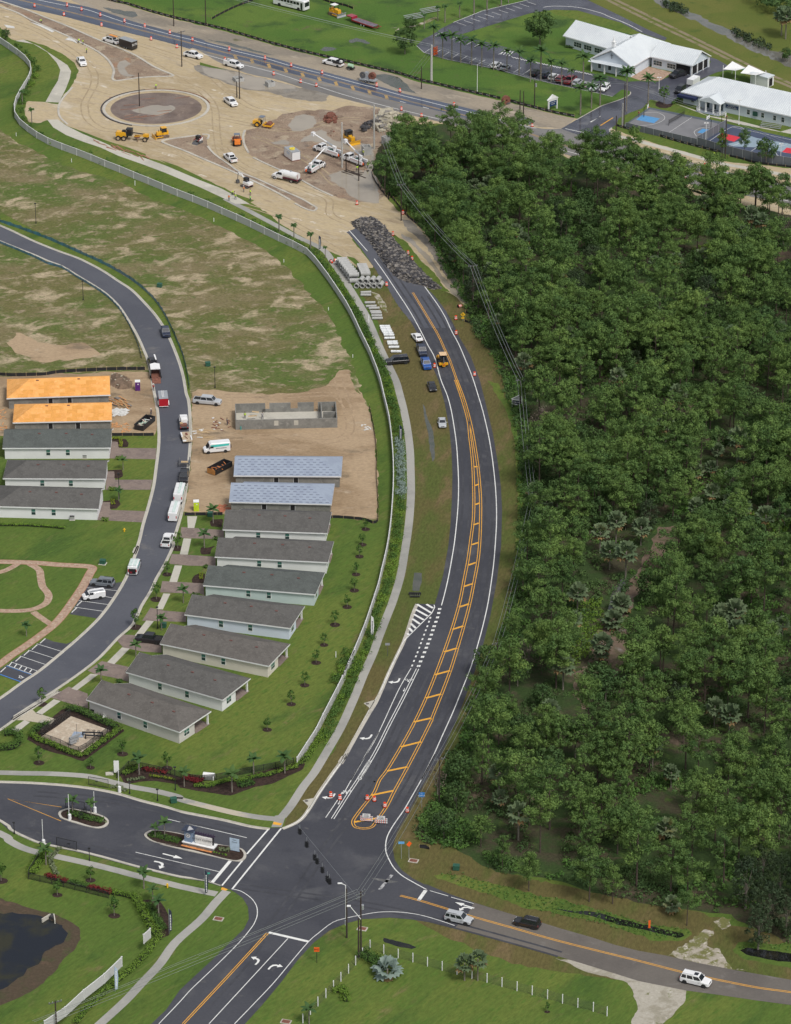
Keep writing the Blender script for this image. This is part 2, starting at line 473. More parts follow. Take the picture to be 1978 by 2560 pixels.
# ------------------------------------------------------------------ fields and lots left of the main road
WB_ = ('A',0,1090,60,1140,150,1200,300,1260,400,1330,560,1400,700,1440,900,1500,1080,1570,1250,1660,'F',0,140,100,190,200,240,330,310,470,370,560,430,
 650,500,720,560,800,640,870,720,940,820,1030,900,1090,990,1140,1080,1180,1170,1220,1260,1270,1330,1310,1440,1350,1560,1370,1687)
S_('field',m_field,1,'A',-300,950,*WB_,'T',190,130,250,230,'T',325,1190,'H',1440,1325,'H',200,1295,'G',1330,80,'G',1225,85,'G',450,110,'G',0,135,'G',-300,135,rough_=(.9,1.5))
S_('building_lot',m_dirt,2,'G',-300,140,0,140,450,118,900,100,1225,92,1270,110,1330,500,1315,625,945,628,945,640,0,645,-300,645,rough_=(.5,1.2))
S_('building_lot',m_dirt,2,'H',270,270,330,240,480,255,620,270,900,290,1200,270,1420,210,1500,90,1600,80,1640,240,1687,290,'T',155,60,190,130,245,240,285,430,312,650,316,1000,322,1175,
'T',0,1150,'H',1440,1318,'H',200,1288,'H',240,1050,275,700,262,450,rough_=(.6,1.2))
S_('bare_sand_patch',m_dirt,2,'E',60,1200,150,1120,220,1150,330,1210,500,1215,720,1210,800,1260,845,1310,700,1340,500,1355,370,1380,230,1320,130,1290,rough_=(.8,1.2))
# ------------------------------------------------------------------ verge strips and forest floor
FW = ('S',530,150,600,260,690,400,800,560,900,780,1060,1040,1150,1300,1300,1500,1390,1687,'T',1380,60,1450,220,1500,500,1520,900,1530,1300,1470,1687,'Q',1420,250,1380,450,
 1310,620,1200,850,1120,1000,1060,1200,1030,1400,920,1500,890,1650,'R',850,500,830,600,780,700,690,820,640,930,660,1030,800,1060,1000,1080,1100,1200,1300,1285,1687,1325)
FE = ('P',0,570,500,690,900,740,1150,750,1400,900,1800,1050,'P',2300,1200,'P',2300,-300,'D',2600,1700,'D',1687,1700,'D',1100,1700,'D',840,1640,'D',300,1490,'D',0,1420,
 'C',1360,1310,'C',1000,1150,'C',560,1060,'C',300,1050,'C',0,1080,'B',1600,1150,'B',1500,1260,'B',1450,1440,'S',350,100,'S',440,150)
S_('verge',m_verge,1,'S',150,900,300,1150,'F',1600,1400,'T',520,100,'T',600,700,'T',560,1450,'Q',400,350,'Q',130,1000,'L',1300,60,'L',1000,480,'L',860,690,'N',1687,700,'O',1300,1200,'P',1687,1500,
'P',3000,1800,'P',3000,1300,'P',1800,1050,'P',1400,900,'P',900,740,'P',0,570,'R',1300,1285,'R',1000,1080,'R',660,1030,'R',830,600,'Q',1050,1300,'Q',1380,450,'T',1530,1300,'T',1500,500,
'S',1390,1687,'S',1060,1040,'S',900,780,'S',690,400,'S',400,380,rough_=(.8,1.5))
S_('forest_floor',m_forest,2,*FW,*FE,rough_=(1.0,1.6))
S_('green_bank',m_lawn,3,'O',620,440,720,410,900,440,1100,500,1400,570,1687,640,'P',300,790,'P',560,860,'P',820,880,'P',860,930,'P',780,980,'P',500,975,'P',150,850,'O',1687,760,'O',1400,700,'O',1100,600,'O',800,500,rough_=(.6,1))
S_('green_bank',m_lawn,3,'P',1180,1060,1250,990,1450,1000,1687,1010,2300,1100,2300,1330,1687,1215,1450,1175,1280,1140,rough_=(.6,1))
S_('green_bank',m_lawn,3,'T',1250,0,1330,30,1430,200,1500,450,1500,500,1540,900,1550,1300,1480,1500,1500,1200,1500,900,1470,500,1400,250,rough_=(.4,1))
S_('green_bank',m_lawn,3,'S',430,440,560,520,700,700,800,780,860,880,930,950,850,930,700,790,560,640,470,530,rough_=(.3,1))
S_('ditch_water',m_dark,5,'O',1650,720,'P',0,740,150,770,330,820,480,850,620,890,760,915,785,940,740,960,600,925,420,885,250,850,100,810,0,775,rough_=(.3,.8))
S_('ditch_water',m_dark,5,'P',1250,1060,1300,1040,1450,1055,1687,1100,2300,1200,2300,1290,1687,1165,1500,1145,1330,1115,rough_=(.25,.8))
S_('ditch_water',m_dark,5,'O',200,960,300,985,420,1010,480,1040,420,1050,300,1030,200,990,rough_=(.3,.6))
S_('puddle',m_bluewater,4,'T',695,200,715,230,745,330,785,430,798,540,800,660,785,690,770,640,752,540,745,450,725,370,rough_=(.12,.6))
S_('forest_pond',m_bluewater,4,'V',545,1330,560,1240,590,1160,630,1110,670,1105,655,1150,615,1210,590,1280,550,1340,520,1400,510,1380,rough_=(.3,1))
S_('forest_track',GM('path_dirt',[((.16,.115,.085),1,0,1),((.10,.09,.05),.3,.5,.65),((.22,.19,.17),.2,.56,.7)],fine=.3),3,'V',560,1400,700,1100,820,930,850,790,1010,780,1000,900,900,1050,700,1250,650,1400,
690,1600,600,1687,'W',720,520,650,440,680,350,740,300,760,200,800,100,rough_=(1.2,1.5))
S_('gravel_track',m_shell,4,'P',640,1112,800,1020,900,940,960,880,1020,890,1010,960,960,1030,1080,1050,1180,1210,1360,1250,1200,1235,900,1180,800,1150,rough_=(.7,.8))
S_('gravel_track',m_shell,4,'P',1040,830,1100,790,1200,800,1180,870,1100,890,rough_=(.9,1))
m_gdr = GM('gravel_drive_mix',[((.40,.37,.31),1,0,1),((.30,.275,.215),.3,.45,.6),((.14,.15,.05),.35,.60,.70),((.50,.47,.41),.8,.58,.7)],fine=.16)
S_('gravel_drive',m_gdr,4,'P',-300,1130,0,1185,200,1240,500,1320,800,1390,790,1500,700,1600,560,1720,330,1720,390,1560,360,1420,300,1330,0,1262,-60,1240,rough_=(.35,.8))
S_('bare_soil',m_verge,4,'R',600,1120,760,1080,900,1080,1060,1120,1150,1220,1400,1290,1687,1350,1687,1400,1300,1350,1100,1290,900,1240,780,1260,rough_=(.5,1))
# ------------------------------------------------------------------ retention pond bottom left
S_('pond_bank',GM('pond_mud',[((.080,.060,.040),1,0,1),((.06,.07,.03),.2,.5,.65),((.12,.08,.055),.4,.55,.7)],fine=.3),2,'M',-900,560,0,625,200,690,330,730,470,760,600,820,670,880,680,960,640,1040,560,1120,480,1220,380,1330,240,1430,0,1540,-900,1900,rough_=(.4,1))
S_('pond_water',GM('pond_water',[((.018,.022,.030),1,0,1),((.035,.035,.022),.15,.45,.65)],rough=.08,fine=.1),3,'M',-900,700,0,750,150,745,330,775,430,805,530,850,575,920,520,1000,420,1060,320,1160,200,1270,0,1390,-900,1600,rough_=(.7,1))
# ------------------------------------------------------------------ roadworks
S_('roadworks_sand',m_rock,2.4,'A',-500,-200,300,-260,'A',700,-60,900,0,1080,45,1250,100,1450,155,1687,212,'B',200,262,400,320,640,388,900,455,1200,525,1500,592,1687,640,
'C',180,700,300,722,600,795,900,860,1100,910,1300,962,1480,998,'D',160,1080,300,1130,700,1260,1100,1360,1687,1420,'D',3000,1900,'D',3000,2100,'D',1100,1690,'D',840,1640,'D',0,1415,'C',1000,1150,'C',300,1040,'C',0,1060,'B',1600,1140,
'B',1490,1260,'B',1455,1440,'B',1560,1620,'S',400,160,470,240,560,300,690,400,800,560,920,720,1020,880,1090,1000,1140,1080,1060,1060,940,960,860,930,700,800,560,640,430,480,300,350,
180,420,100,500,290,740,200,740,130,660,60,640,'F',1300,560,1230,490,1150,460,1000,385,850,300,700,215,600,130,460,40,'B',170,1570,60,1520,'A',1687,1500,'A',1480,1400,1400,1380,1260,1330,1100,1260,880,1200,700,1115,560,1060,500,1010,400,1012,330,1040,240,1030,
205,940,230,850,380,860,500,880,540,800,600,740,630,680,665,600,620,520,520,450,400,390,200,330,130,345,90,330,0,225,-500,0,rough_=(.35,1.2))
S_('shoulder',m_shoulder,3,'A',500,-60,900,0,1080,45,1250,105,1450,160,1687,215,'B',200,265,400,322,640,390,900,457,1200,527,1500,594,1687,642,'C',180,702,300,724,600,797,900,862,1100,912,1300,964,1470,998,
1400,1085,1150,1070,900,1010,550,915,400,880,200,830,0,780,'B',1500,725,1300,675,1030,600,780,540,560,475,250,400,0,335,'A',1430,270,1050,170,690,50,rough_=(.4,1.2))
S_('muddy_ground',m_mud,3,'B',380,1100,560,1050,700,960,850,930,1100,930,1250,890,1400,900,1600,940,1687,980,'C',100,1040,0,1070,'B',1590,1150,1500,1260,1450,1440,1560,1620,'S',300,200,'S',150,180,'B',1120,1660,1000,1600,820,1500,640,1420,500,1360,
450,1330,410,1290,370,1200,rough_=(.8,1.2))
S_('muddy_ground',m_silt,3.5,'B',-60,560,0,545,200,580,420,630,850,740,1100,800,1050,860,800,840,600,780,400,760,200,690,0,620,rough_=(.6,1.2))
S_('puddle',m_puddle,5,'B',20,570,140,580,300,610,420,635,640,690,800,730,820,745,640,755,480,760,350,735,240,690,120,650,40,620,rough_=(.6,.8))
S_('puddle',m_puddle,5,'B',745,1060,790,1010,800,975,880,965,960,980,980,1020,965,1070,880,1100,790,1110,rough_=(.4,.8))
S_('puddle',m_puddle,5,'B',850,1190,930,1130,1020,1095,1070,1110,1080,1160,1150,1190,1350,1200,1460,1240,1480,1420,1420,1450,1340,1290,1100,1230,960,1190,860,1200,rough_=(.5,.8))
S_('puddle',m_puddle,5,'B',1080,1480,1200,1440,1400,1440,1460,1440,1500,1540,'S',330,200,300,205,200,180,90,140,'B',1230,1600,1130,1540,rough_=(.5,.8))
S_('puddle',m_puddle,5,'B',600,1200,700,1180,760,1200,740,1220,640,1220,rough_=(.4,.6))
S_('puddle',m_puddle,5,'S',510,450,600,490,680,580,760,640,800,720,860,800,900,850,1000,950,1060,1040,980,990,920,930,850,850,780,740,700,640,600,540,540,500,rough_=(.35,.7))
S_('muddy_ground',m_silt,4,'S',520,330,600,340,700,450,830,600,950,800,1060,980,1200,1100,1160,1110,1060,1040,980,930,860,760,740,580,640,470,560,420,rough_=(.5,1))
S_('puddle',m_bluewater,5,'A',870,60,1000,85,1150,105,1160,140,1100,145,960,110,rough_=(.5,1))
S_('puddle',m_bluewater,5,'B',50,330,250,360,500,430,640,470,500,445,250,385,rough_=(.4,1))
S_('puddle',m_bluewater,5,'B',1450,640,1560,620,1687,660,'C',80,740,140,790,0,760,'B',1560,700,rough_=(.4,1))
S_('puddle',m_bluewater,5,'B',1010,420,1060,395,1120,395,1160,410,1120,430,1040,435,rough_=(.5,.8))
S_('puddle',m_bluewater,5,'B',1250,340,1320,320,1380,335,1440,365,1400,370,1320,350,1270,360,rough_=(.5,.8))
S_('puddle',m_bluewater,5,'C',970,960,1060,990,1150,1020,1110,1060,1010,1040,rough_=(.3,.8))
S_('median_soil',m_mud,4,'A',-300,-60,0,30,150,110,270,190,500,270,620,330,760,390,860,450,930,520,965,590,960,650,985,680,1150,655,1300,645,1420,640,1430,625,1300,570,1150,480,1000,410,800,330,600,240,400,160,200,80,0,20,-300,-90,rough_=(.2,1))
S_('puddle',m_puddle,6,'A',990,560,1010,520,1060,510,1110,540,1050,570,1080,620,1150,640,1080,650,1030,630,1000,600,rough_=(.3,.6))
S_('median_soil',m_mud,4,'A',1385,1190,1500,1165,1687,1145,'B',20,1135,60,1160,60,1220,120,1290,240,1370,330,1440,480,1500,700,1590,830,1660,'F',930,40,975,70,960,85,900,75,'B',700,1640,400,1500,200,1410,0,1320,'A',1560,1270,1450,1225,rough_=(.12,.8))
rc = g('A',1318,912)
def circ(r,n=48): return [Vector((rc.x + r * math.cos(2 * math.pi * i / n),rc.y + r * math.sin(2 * math.pi * i / n),0)) for i in range(n)]
RR = (g('A',1770,905) - g('A',875,905)).length / 2
mb = MB().sheet(circ(RR * .86),lay(4)); struct('roundabout_soil',mb,GM('roundabout_mud',[((.20,.155,.13),1,0,1),((.15,.115,.10),.12,.42,.6),((.27,.21,.17),.3,.56,.7)],fine=.2,bump=.1,wet=(.1,.4,.6,.4)))
S_('puddle',m_puddle,5,'A',1110,930,1200,900,1330,885,1450,890,1490,910,1440,950,1350,975,1290,975,1200,960,rough_=(.6,.8))
mb = MB().ribbon(circ(RR * .985) + circ(RR * .985)[:1],.8,0.0,.16); struct('roundabout_kerb',mb,m_kerb)
q_ = circ(RR * 1.035); struct('kerb_form',MB().ribbon(q_[14:34],.35,0,.22),M('dark_form_board',(.06,.055,.06),.8)); struct('kerb_form',MB().ribbon(q_[2:15],.3,0,.2),M('brown_form_board',(.24,.13,.07),.9))
# ------------------------------------------------------------------ highway at the top
HU = ('A',-600,-260,0,-85,420,5,690,60,850,108,1050,178,1230,222,1430,276,1620,322,'B',0,342,250,406,560,482,780,546,1030,606,1300,681,1500,731,1687,787,'C',200,838,400,886,600,935,800,985,1000,1040,1200,1085,1360,1085)
HM = ('A',-600,-190,0,-20,300,50,560,110,860,190,1050,235,1300,300,1500,345,1687,395,'B',200,448,420,500,600,555,780,600,1000,660,1250,725,1500,795,1687,850,'C',0,830,200,880,400,935,700,1010,1000,1090,1400,1190,'D',0,1240,400,1350,800,1470,1200,1560,1687,1680)
HL = ('A',-600,-140,0,20,300,75,540,125,850,208,1000,242,1260,312,1500,372,1687,430,'B',150,520,400,620,640,670,880,745,1000,775,1200,830,1460,895,1687,950,'C',150,985,300,1020,600,1095,1000,1190,1360,1290,'D',0,1370,400,1460,820,1555,1200,1630,1687,1730,'D',2400,1900)
up = smooth(PL(*HU),3); lo = smooth(PL(*HL),3); mid = smooth(PL(*HM),3)
east_up = smooth(PL('D',160,1170,400,1235,700,1320,1000,1415,1300,1480,1687,1570,2400,1740),3)
mb = MB().sheet(up + [g('D',30,1050),g('D',150,1110)] + east_up + lo[::-1],lay(4)); struct('highway_road',mb,m_grayasph)
wl = [p for p in resample(up,8)]
struct('highway_wet_lane',MB().ribbon(smooth(PL('A',-600,-236,0,-62,420,28,690,84,850,134,1050,202,1230,250,1430,303,1620,350,'B',0,378,250,440,560,516,780,580,1030,642,1300,716,1500,768,1687,822,'C',200,866,400,912,600,962,800,1010),3),6.6,lay(5)),m_wetasph)
struct('highway_wet_lane',MB().ribbon(smooth(PL('A',-600,-180,0,-8,300,60,540,110,850,190,1050,240,1300,300,1500,352,1650,395),3),5.0,lay(5.5)),m_wetasph)
def line(name,mat,n,w,*a,k=4,dash=None,dbl=None):
 p = smooth(PL(*a),k) if k > 1 else PL(*a)
 mb = MB()
 tracks = [p] if not dbl else [offset(p,dbl / 2),offset(p,-dbl / 2)]
 for t in tracks:
  if dash:
   q = resample(t,dash[0] / 4)
   nn = max(2,int(round(dash[1] / (dash[0] / 4))))
   for i in range(0,len(q) - nn,4):
    mb.ribbon(q[i:i + nn],w,lay(n))
  else: mb.ribbon(t,w,lay(n))
 return struct(name,mb,mat)
line('lane_line',m_white,6,.22,'A',-300,-140,420,20,690,70,850,120,1050,188,1230,236,1430,290,1620,336,'B',0,356,250,420,560,495,780,560,1030,622,1300,696,1500,747,1687,801,'C',200,850,400,900,550,935,1000,1050,1150,1082)
line('lane_line',m_white,6,.20,'B',0,448,300,530,600,605,850,685,1000,730,1200,795,1450,865,1687,925,'C',150,960,330,1005,700,1090,1100,1190)
line('lane_line',m_fadedy,6,.22,'A',0,-40,400,55,800,155,1200,258,1687,385,'B',200,440,500,510,760,580,1030,650,1300,725,1550,795,1687,832,'C',350,925,'C',900,1065,'D',0,1290,'D',800,1430,1200,1540,dbl=.5)
line('lane_line',m_fadedy,6,.22,'B',60,440,300,505,580,575,760,625,1000,690,1300,765,1687,868)
for i in range(10):
 x,y = 300 + i * 141.5,481 + i * 37.5
 a,b = g('B',x - 8,y - 16),g('B',x + 8,y + 16)
 mb = MB().ribbon([a,b],.9,lay(7)); struct('median_bar',mb,m_fadedy)
line('lane_line',m_white,6,.2,'D',400,1280,800,1380,1200,1470,1687,1580)
line('lane_line',m_white,6,.2,'C',1360,1265,1500,1300,'D',400,1445,800,1510,1200,1595,1687,1700)
line('lane_line',m_white,6,.2,'C',0,855,400,955,dash=(8,2.5))
strip('sidewalk',m_conc,6,2.0,'D',160,1140,300,1165,450,1205,700,1270,900,1325,1100,1380,1300,1415,1500,1450,1687,1490,2400,1640)
S_('school_drive',m_lotasph,5,'C',1360,1086,1490,1010,1687,905,'D',100,885,250,835,325,800,330,770,260,755,180,815,0,770,'C',1500,748,1300,712,1060,652,880,608,760,575,400,505,200,445,140,385,200,330,280,290,350,240,
450,190,700,90,1080,0,1200,-70,1500,-40,1687,50,'D',300,160,480,250,640,320,620,345,400,270,250,190,0,120,'C',1500,88,1300,82,1100,112,900,172,640,252,520,290,600,325,720,352,900,402,960,420,1040,490,
1200,535,1400,570,1540,605,'D',170,650,300,690,400,685,560,690,650,650,700,640,850,630,990,560,1010,520,960,470,1060,500,1200,580,1060,610,900,680,780,770,690,870,640,880,560,850,500,840,430,915,
'D',330,950,230,1000,215,1050,170,1080,150,1130,0,1180)
line('stall_line',m_white,7,.12,'C',140,385,200,440,400,500,760,570,1060,648,1300,708,1687,790,'D',180,815,k=1)
for i in range(19):
 x,y = 205 + i * 75.5,445 + i * 16.6
 if 1130 < x < 1540: continue
 struct('stall_line',MB().ribbon([g('C',x,y),g('C',x + 62,y - 40)],.14,lay(7)),m_white)
for i in range(6): struct('stall_line',MB().ribbon([g('C',300 + i * 66,300 + i * 19),g('C',360 + i * 66,272 + i * 18)],.14,lay(7)),m_white)
for i in range(11):
 x,y = 480 + i * 59,190 - i * 17.6
 struct('stall_line',MB().ribbon([g('C',x,y),g('C',x + 78,y + 26)],.14,lay(7)),m_white)
line('stall_line',m_white,7,.18,'C',450,190,700,90,1080,0,k=1)
line('lane_line',m_white,7,.22,'C',1210,62,1300,52,1500,62,1687,108,'D',150,140,300,200,430,268)
mb = MB()
for i in range(34):
 x,y = 850 + i * 22.8,458 + i * 5.0
 mb.ribbon([g('C',x,y),g('C',x + 38 if i < 4 else x + 22,y - 38 if i < 4 else y + 13)],.22,lay(7))
struct('hatched_marking',mb,m_white)
line('hatched_marking',m_white,8,.14,'C',832,460,925,405,k=1)
line('lane_line',m_white,7,.25,'C',1395,1085,1590,1128,k=1)
line('lane_line',m_white,7,.2,'C',1605,1030,1687,985,k=1)
line('lane_line',m_white,7,.2,'D',0,1030,80,980,k=1)
line('lane_line',m_yellow,7,.35,'D',78,1060,185,993,k=1)
S_('kerb',m_kerb,7,'D',150,1090,170,1076,180,1080,165,1100,172,1140,215,1170,200,1176,160,1150)
S_('tactile_pad',m_yellow,8,'D',182,1140,215,1135,218,1155,188,1165)
line('kerb',m_kerb,7,.3,'C',1490,1010,1687,900,'D',100,889,250,838,325,800,332,775)
# ------------------------------------------------------------------ sports courts
m_court = GM('grey_court',[((.215,.215,.225),1,0,1),((.19,.19,.20),.1,.45,.6)],fine=.05,rough=.7)
m_courtb = GM('dark_court',[((.105,.125,.15),1,0,1),((.085,.10,.125),.1,.45,.6)],fine=.05,rough=.6)
m_courtn = GM('navy_court',[((.070,.088,.140),1,0,1),((.06,.075,.12),.1,.45,.6)],fine=.05,rough=.6)
S_('sports_court',m_courtb,3,'D',490,905,1110,1030,900,1200,270,1060)
S_('sports_court',m_court,4,'D',495,922,1075,1042,890,1192,290,1056)
S_('court_key',M('court_blue',(.09,.29,.56),.6),5,'D',430,970,580,1000,530,1040,380,1010)
S_('court_key',M('court_blue',(.09,.29,.56),.6),5,'D',940,1085,1000,1095,960,1130,895,1118)
line('court_line',m_white,6,.1,'D',850,990,635,1132,k=1)
line('court_line',m_white,6,.1,'D',450,950,560,950,620,985,600,1020,520,1050,400,1060,300,1050)
line('court_line',m_white,6,.1,'D',1020,1080,930,1078,870,1110,890,1150)
S_('sports_court',m_courtn,3,'D',1150,1045,1687,1165,2200,1280,2200,1420,1687,1395,1440,1370,1150,1290,905,1205,1110,1060)
S_('court_apron',GM('pale_blue_court',[((.28,.36,.42),1,0,1),((.25,.32,.38),.1,.45,.6)],fine=.05),4,'D',1310,1135,1400,1165,1687,1215,1687,1260,1640,1290,1560,1270,1430,1245,1200,1235,1150,1215,1290,1180)
m_red = M('court_red',(.62,.03,.05),.6)
S_('court_key',m_red,5,'D',1100,1120,1260,1158,1205,1196,1060,1160)
S_('court_key',m_red,5,'D',1650,1245,1760,1262,1710,1300,1610,1282)
line('court_line',m_white,6,.12,'D',990,1195,1190,1070,1300,1095,1310,1150,1250,1210,1150,1235)
line('court_line',m_white,6,.12,'D',1190,1070,1687,1180,k=1)
line('court_line',m_white,6,.12,'D',1320,1297,1395,1245,k=1)
line('court_line',m_white,6,.12,'D',1150,1262,1300,1300,1520,1348,k=1)
line('court_line',m_white,6,.12,'D',1650,1222,1580,1240,1555,1280,1590,1320,1687,1330)
S_('school_path',m_conc,3,'D',520,850,700,870,1000,985,1110,1010,1240,1045,1687,1130,1687,1085,1600,1110,1250,1020,980,975,880,930,700,870,560,850)
S_('school_path',m_paver2,3,'D',300,640,480,560,680,610,590,680,420,680)
# ------------------------------------------------------------------ the curved main road, junction and side roads
RW = PL('S',60,440,130,520,210,620,290,740,350,830,400,900,450,990,520,1100,590,1180,640,1270,700,1400,770,1550,830,1687,'T',885,200,925,420,942,600,950,800,945,1000,935,1200,915,1400,870,1650)
RW2 = PL('Q',860,0,800,205,640,200,600,300,560,430,520,540,470,640,400,790,340,930,290,1040,240,1120,120,1330,0,1550,'L',1400,120,1300,250,1170,435,1080,580,1030,645,980,685,920,715,860,738)
ENT_T = PL('L',760,742,600,720,400,672,200,632,0,592,'K',1400,1060,1200,1010,1000,950,800,910,600,885,400,868,200,858,0,850,-600,830)
ENT_B = PL('K',-600,900,0,1200,80,1270,200,1332,350,1390,600,1440,850,1500,1100,1570,1300,1620,'L',0,1165,200,1192,340,1235,430,1265)
SW = PL('N',470,580,530,625,575,700,582,800,540,885,440,982,300,1120,0,1400,'M',1400,1570,1200,1760)
SE = PL('N',500,1740,700,1520,850,1340,1000,1140,1130,1000,1260,900,1400,840,1540,802,'O',100,800,250,790,440,806,600,832,800,882,940,915,1200,988,1400,1040,1687,1120,'P',0,1200,200,1262,400,1325,800,1405,1100,1445,1400,1490,1687,1527,2400,1640)
NE = PL('P',2400,1440,1687,1315,1200,1230,900,1172,640,1112,400,1070,200,1020,0,955,'O',1687,880,1500,822,1300,768,960,662,760,592,540,500)
RE = PL('R',740,1400,620,1340,520,1265,462,1180,445,1080,480,950,570,800,700,560,860,280,985,0,'Q',1110,850,1190,620,1270,300,1325,0,'T',1360,1400,1368,1100,1358,900,1332,700,1290,450,1230,200,1180,0,'S',1100,1480,1010,1330,950,1200,890,1100,800,980,700,880,600,780,480,650,300,500,150,400)
ROAD = RW + RW2 + ENT_T + ENT_B + SW + SE + NE + RE
struct('main_road',MB().sheet(ROAD,lay(5)),m_newasph)
S_('worn_road',m_oldasph,6,'O',960,664,1300,768,1500,822,1687,880,'P',0,955,200,1020,400,1070,640,1112,900,1172,1200,1230,1687,1315,2400,1440,2400,1640,1687,1527,1400,1490,1100,1445,800,1405,400,1325,200,1262,0,1200,'O',1687,1120,1400,1040,1200,988,940,915,800,878,900,780)
S_('worn_road',m_resasph,6,'S',60,440,130,520,210,620,290,740,350,830,400,900,450,990,520,1100,590,1180,700,1250,960,1250,890,1100,800,980,700,880,600,780,480,650,300,500,150,400,rough_=(.3,1))
WL = ('S',290,665,380,790,480,940,560,1060,620,1160,680,1270,740,1390,800,1500,850,1680,'T',905,130,940,260,967,420,985,560,997,750,1001,900,997,1050,985,1200,965,1380,935,1560,912,1680,'Q',885,110,857,215)
line('lane_line',m_white,7,.2,*WL)
line('lane_line',m_white,7,.2,'S',78,425,232,600,k=1)
line('lane_line',m_white,7,.2,'S',715,900,770,975,830,1060,890,1160,940,1270,1000,1380,1060,1520,1120,1670,'T',1160,110,1205,260,1250,450,1280,620,1300,780,1313,920,1320,1050,1321,1200,1313,1350,1300,1520,1281,1675,
 'Q',1250,190,1208,380,1162,550,1110,720,1040,900,960,1100,870,1300,780,1500,687,1687,'R',800,290,700,480,610,640,540,760,470,860,420,940,392,1010,386,1090,402,1150,450,1240,520,1310,620,1370,730,1430)
line('lane_line',m_white,7,.2,'Q',795,210,775,280,545,508,500,600,430,740,350,920,240,1110,120,1325,0,1545,'L',1420,110,1310,260,1180,445,1085,590,1035,655,985,695,925,725,862,745,k=2)
YL = ('T',975,0,1030,160,1080,340,1095,480,1110,600,1122,740,1128,900,1130,1030,1125,1180,1105,1340,1080,1520,1050,1675,'Q',1010,190,950,400,885,590,810,790,725,1000,630,1200,520,1400,400,1600,335,1687,
 'R',290,610,220,700,150,790,112,850,118,890,145,908,210,916,268,903,298,870,330,825,400,720,460,600,575,390,685,180,775,0,'Q',775,1170,855,970,930,770,990,580,1045,390,1095,200,1133,10,
 'T',1165,1520,1180,1360,1186,1200,1187,1040,1180,900,1165,740,1145,600,1125,480,1096,340,1045,160,985,0)
line('centre_line',m_yellow,8,.15,*YL,dbl=.48)
m_wear = GM('tyre_polished_asphalt',[((.054,.055,.064),1,0,1),((.070,.071,.080),.25,.45,.62)],rough=.6,fine=.12)
RWL = PL('S',770,975,890,1160,1000,1380,1120,1670,'T',1205,260,1280,620,1313,920,1321,1200,1300,1520,'Q',1250,190,1160,550,1040,900,870,1300,'R',700,480,540,760)
for b_,ds in ((smooth(PL(*WL),3),(1.0,2.6)),(smooth(RWL,3),(-.95,-2.5)),(smooth(PL('Q',640,760,520,1010,330,1400,190,1687,'L',1540,300,1330,640,1100,960,850,1330,640,1600,'N',420,1190,100,1530),3),(1.3,2.9)),(smooth(PL('K',300,960,900,1010,1400,1110,'L',100,680,500,770),3),(-.8,.8)),(smooth(PL('K',200,1260,700,1400,1300,1540,'L',100,1130,500,1230,900,1290,'O',100,690,700,830,1300,990,1687,1100),3),(-.8,.8))):
 for d in ds: WZ = globals().get('WZ',6.1) + .08; struct('tyre_wear',MB().ribbon(offset(b_,d),.5,lay(WZ)),m_wear)
line('centre_line',m_yellow,8,.13,'S',615,950,700,1090,760,1190,830,1310,880,1420,930,1530,985,1687,dbl=.36)
for k,x0,y0,x1,y1 in (('T',1134,735,1160,728),('T',1137,892,1170,880),('T',1142,1052,1178,1038),('T',1130,1222,1172,1207),('T',1112,1390,1168,1372),('T',1085,1562,1148,1540),('Q',1047,55,1120,32),
      ('Q',1005,230,1088,202),('Q',950,418,1042,388),('Q',880,607,988,575),('Q',802,800,930,765),('Q',725,997,855,962),('Q',625,1198,770,1165),('Q',515,1408,685,1365),
      ('Q',398,1612,570,1577),('R',265,635,450,597),('R',120,862,315,828)):
 struct('median_bar',MB().ribbon([g(k,x0,y0),g(k,x1,y1)],.55,lay(7)),m_yellow)
line('lane_line',m_white,7,.15,'Q',600,745,520,880,460,1000,350,1240,280,1380,180,1540,95,1687,'R',330,100,200,330,100,500,30,620,'L',1370,440,1325,515,1230,655)
line('lane_line',m_white,7,.15,'Q',655,750,596,870,526,1010,406,1240,306,1440,163,1687,'L',1605,170,1505,330,1425,450,1355,560,1288,665,dbl=.5)
for a in (('Q',765,312,740,385,710,462,683,535,655,612,622,690,605,735),('Q',835,238,818,315,788,390,763,465,735,540,705,615,672,690,652,738),('Q',850,238,830,315,803,390,777,465,749,540,719,615,687,690,668,738)):
 p = resample(smooth(PL(*a),3),.2)
 n_ = 12 if a[1] == 765 else 14
 mb = MB()
 for i in range(n_):
  j = int(i * (len(p) - 6) / (n_ - 1)); mb.ribbon(p[j:j + 5],.32,lay(7))
 struct('dashed_line',mb,m_white)
mb = MB()
for a in ((730,205,785,238),(650,205,770,278),(640,250,740,305),(625,290,708,338),(612,328,675,372),(598,368,642,408),(583,405,612,437),(568,450,585,465)):
 mb.ribbon([g('Q',a[0],a[1]),g('Q',a[2],a[3])],.55,lay(7))
struct('hatched_marking',mb,m_white)
for k,x0,y0,x1,y1,w in (('N',750,915,1085,993,.62),('L',745,755,565,962,.32),('L',855,745,440,1260,.32),('L',530,1015,355,1228,.32),('L',425,1020,268,1208,.65),('O',555,560,495,645,.7)):
 struct('stop_bar',MB().ribbon([g(k,x0,y0),g(k,x1,y1)],w,lay(8)),m_white)
m_worn = GM('worn_white_paint',[((.40,.40,.40),1,0,1),((.09,.09,.10),.8,.45,.6)],fine=.2)
struct('worn_marking',MB().ribbon([g('O',270,430),g('O',165,555)],.6,lay(7)),m_worn)
S_('worn_marking',GM('concrete_smear',[((.12,.12,.12),1,0,1),((.20,.20,.195),.5,.5,.65)],fine=.2),7,'O',90,455,180,463,330,488,250,500,130,472)
line('lane_line',m_white,7,.15,'L',0,693,565,825,k=1)
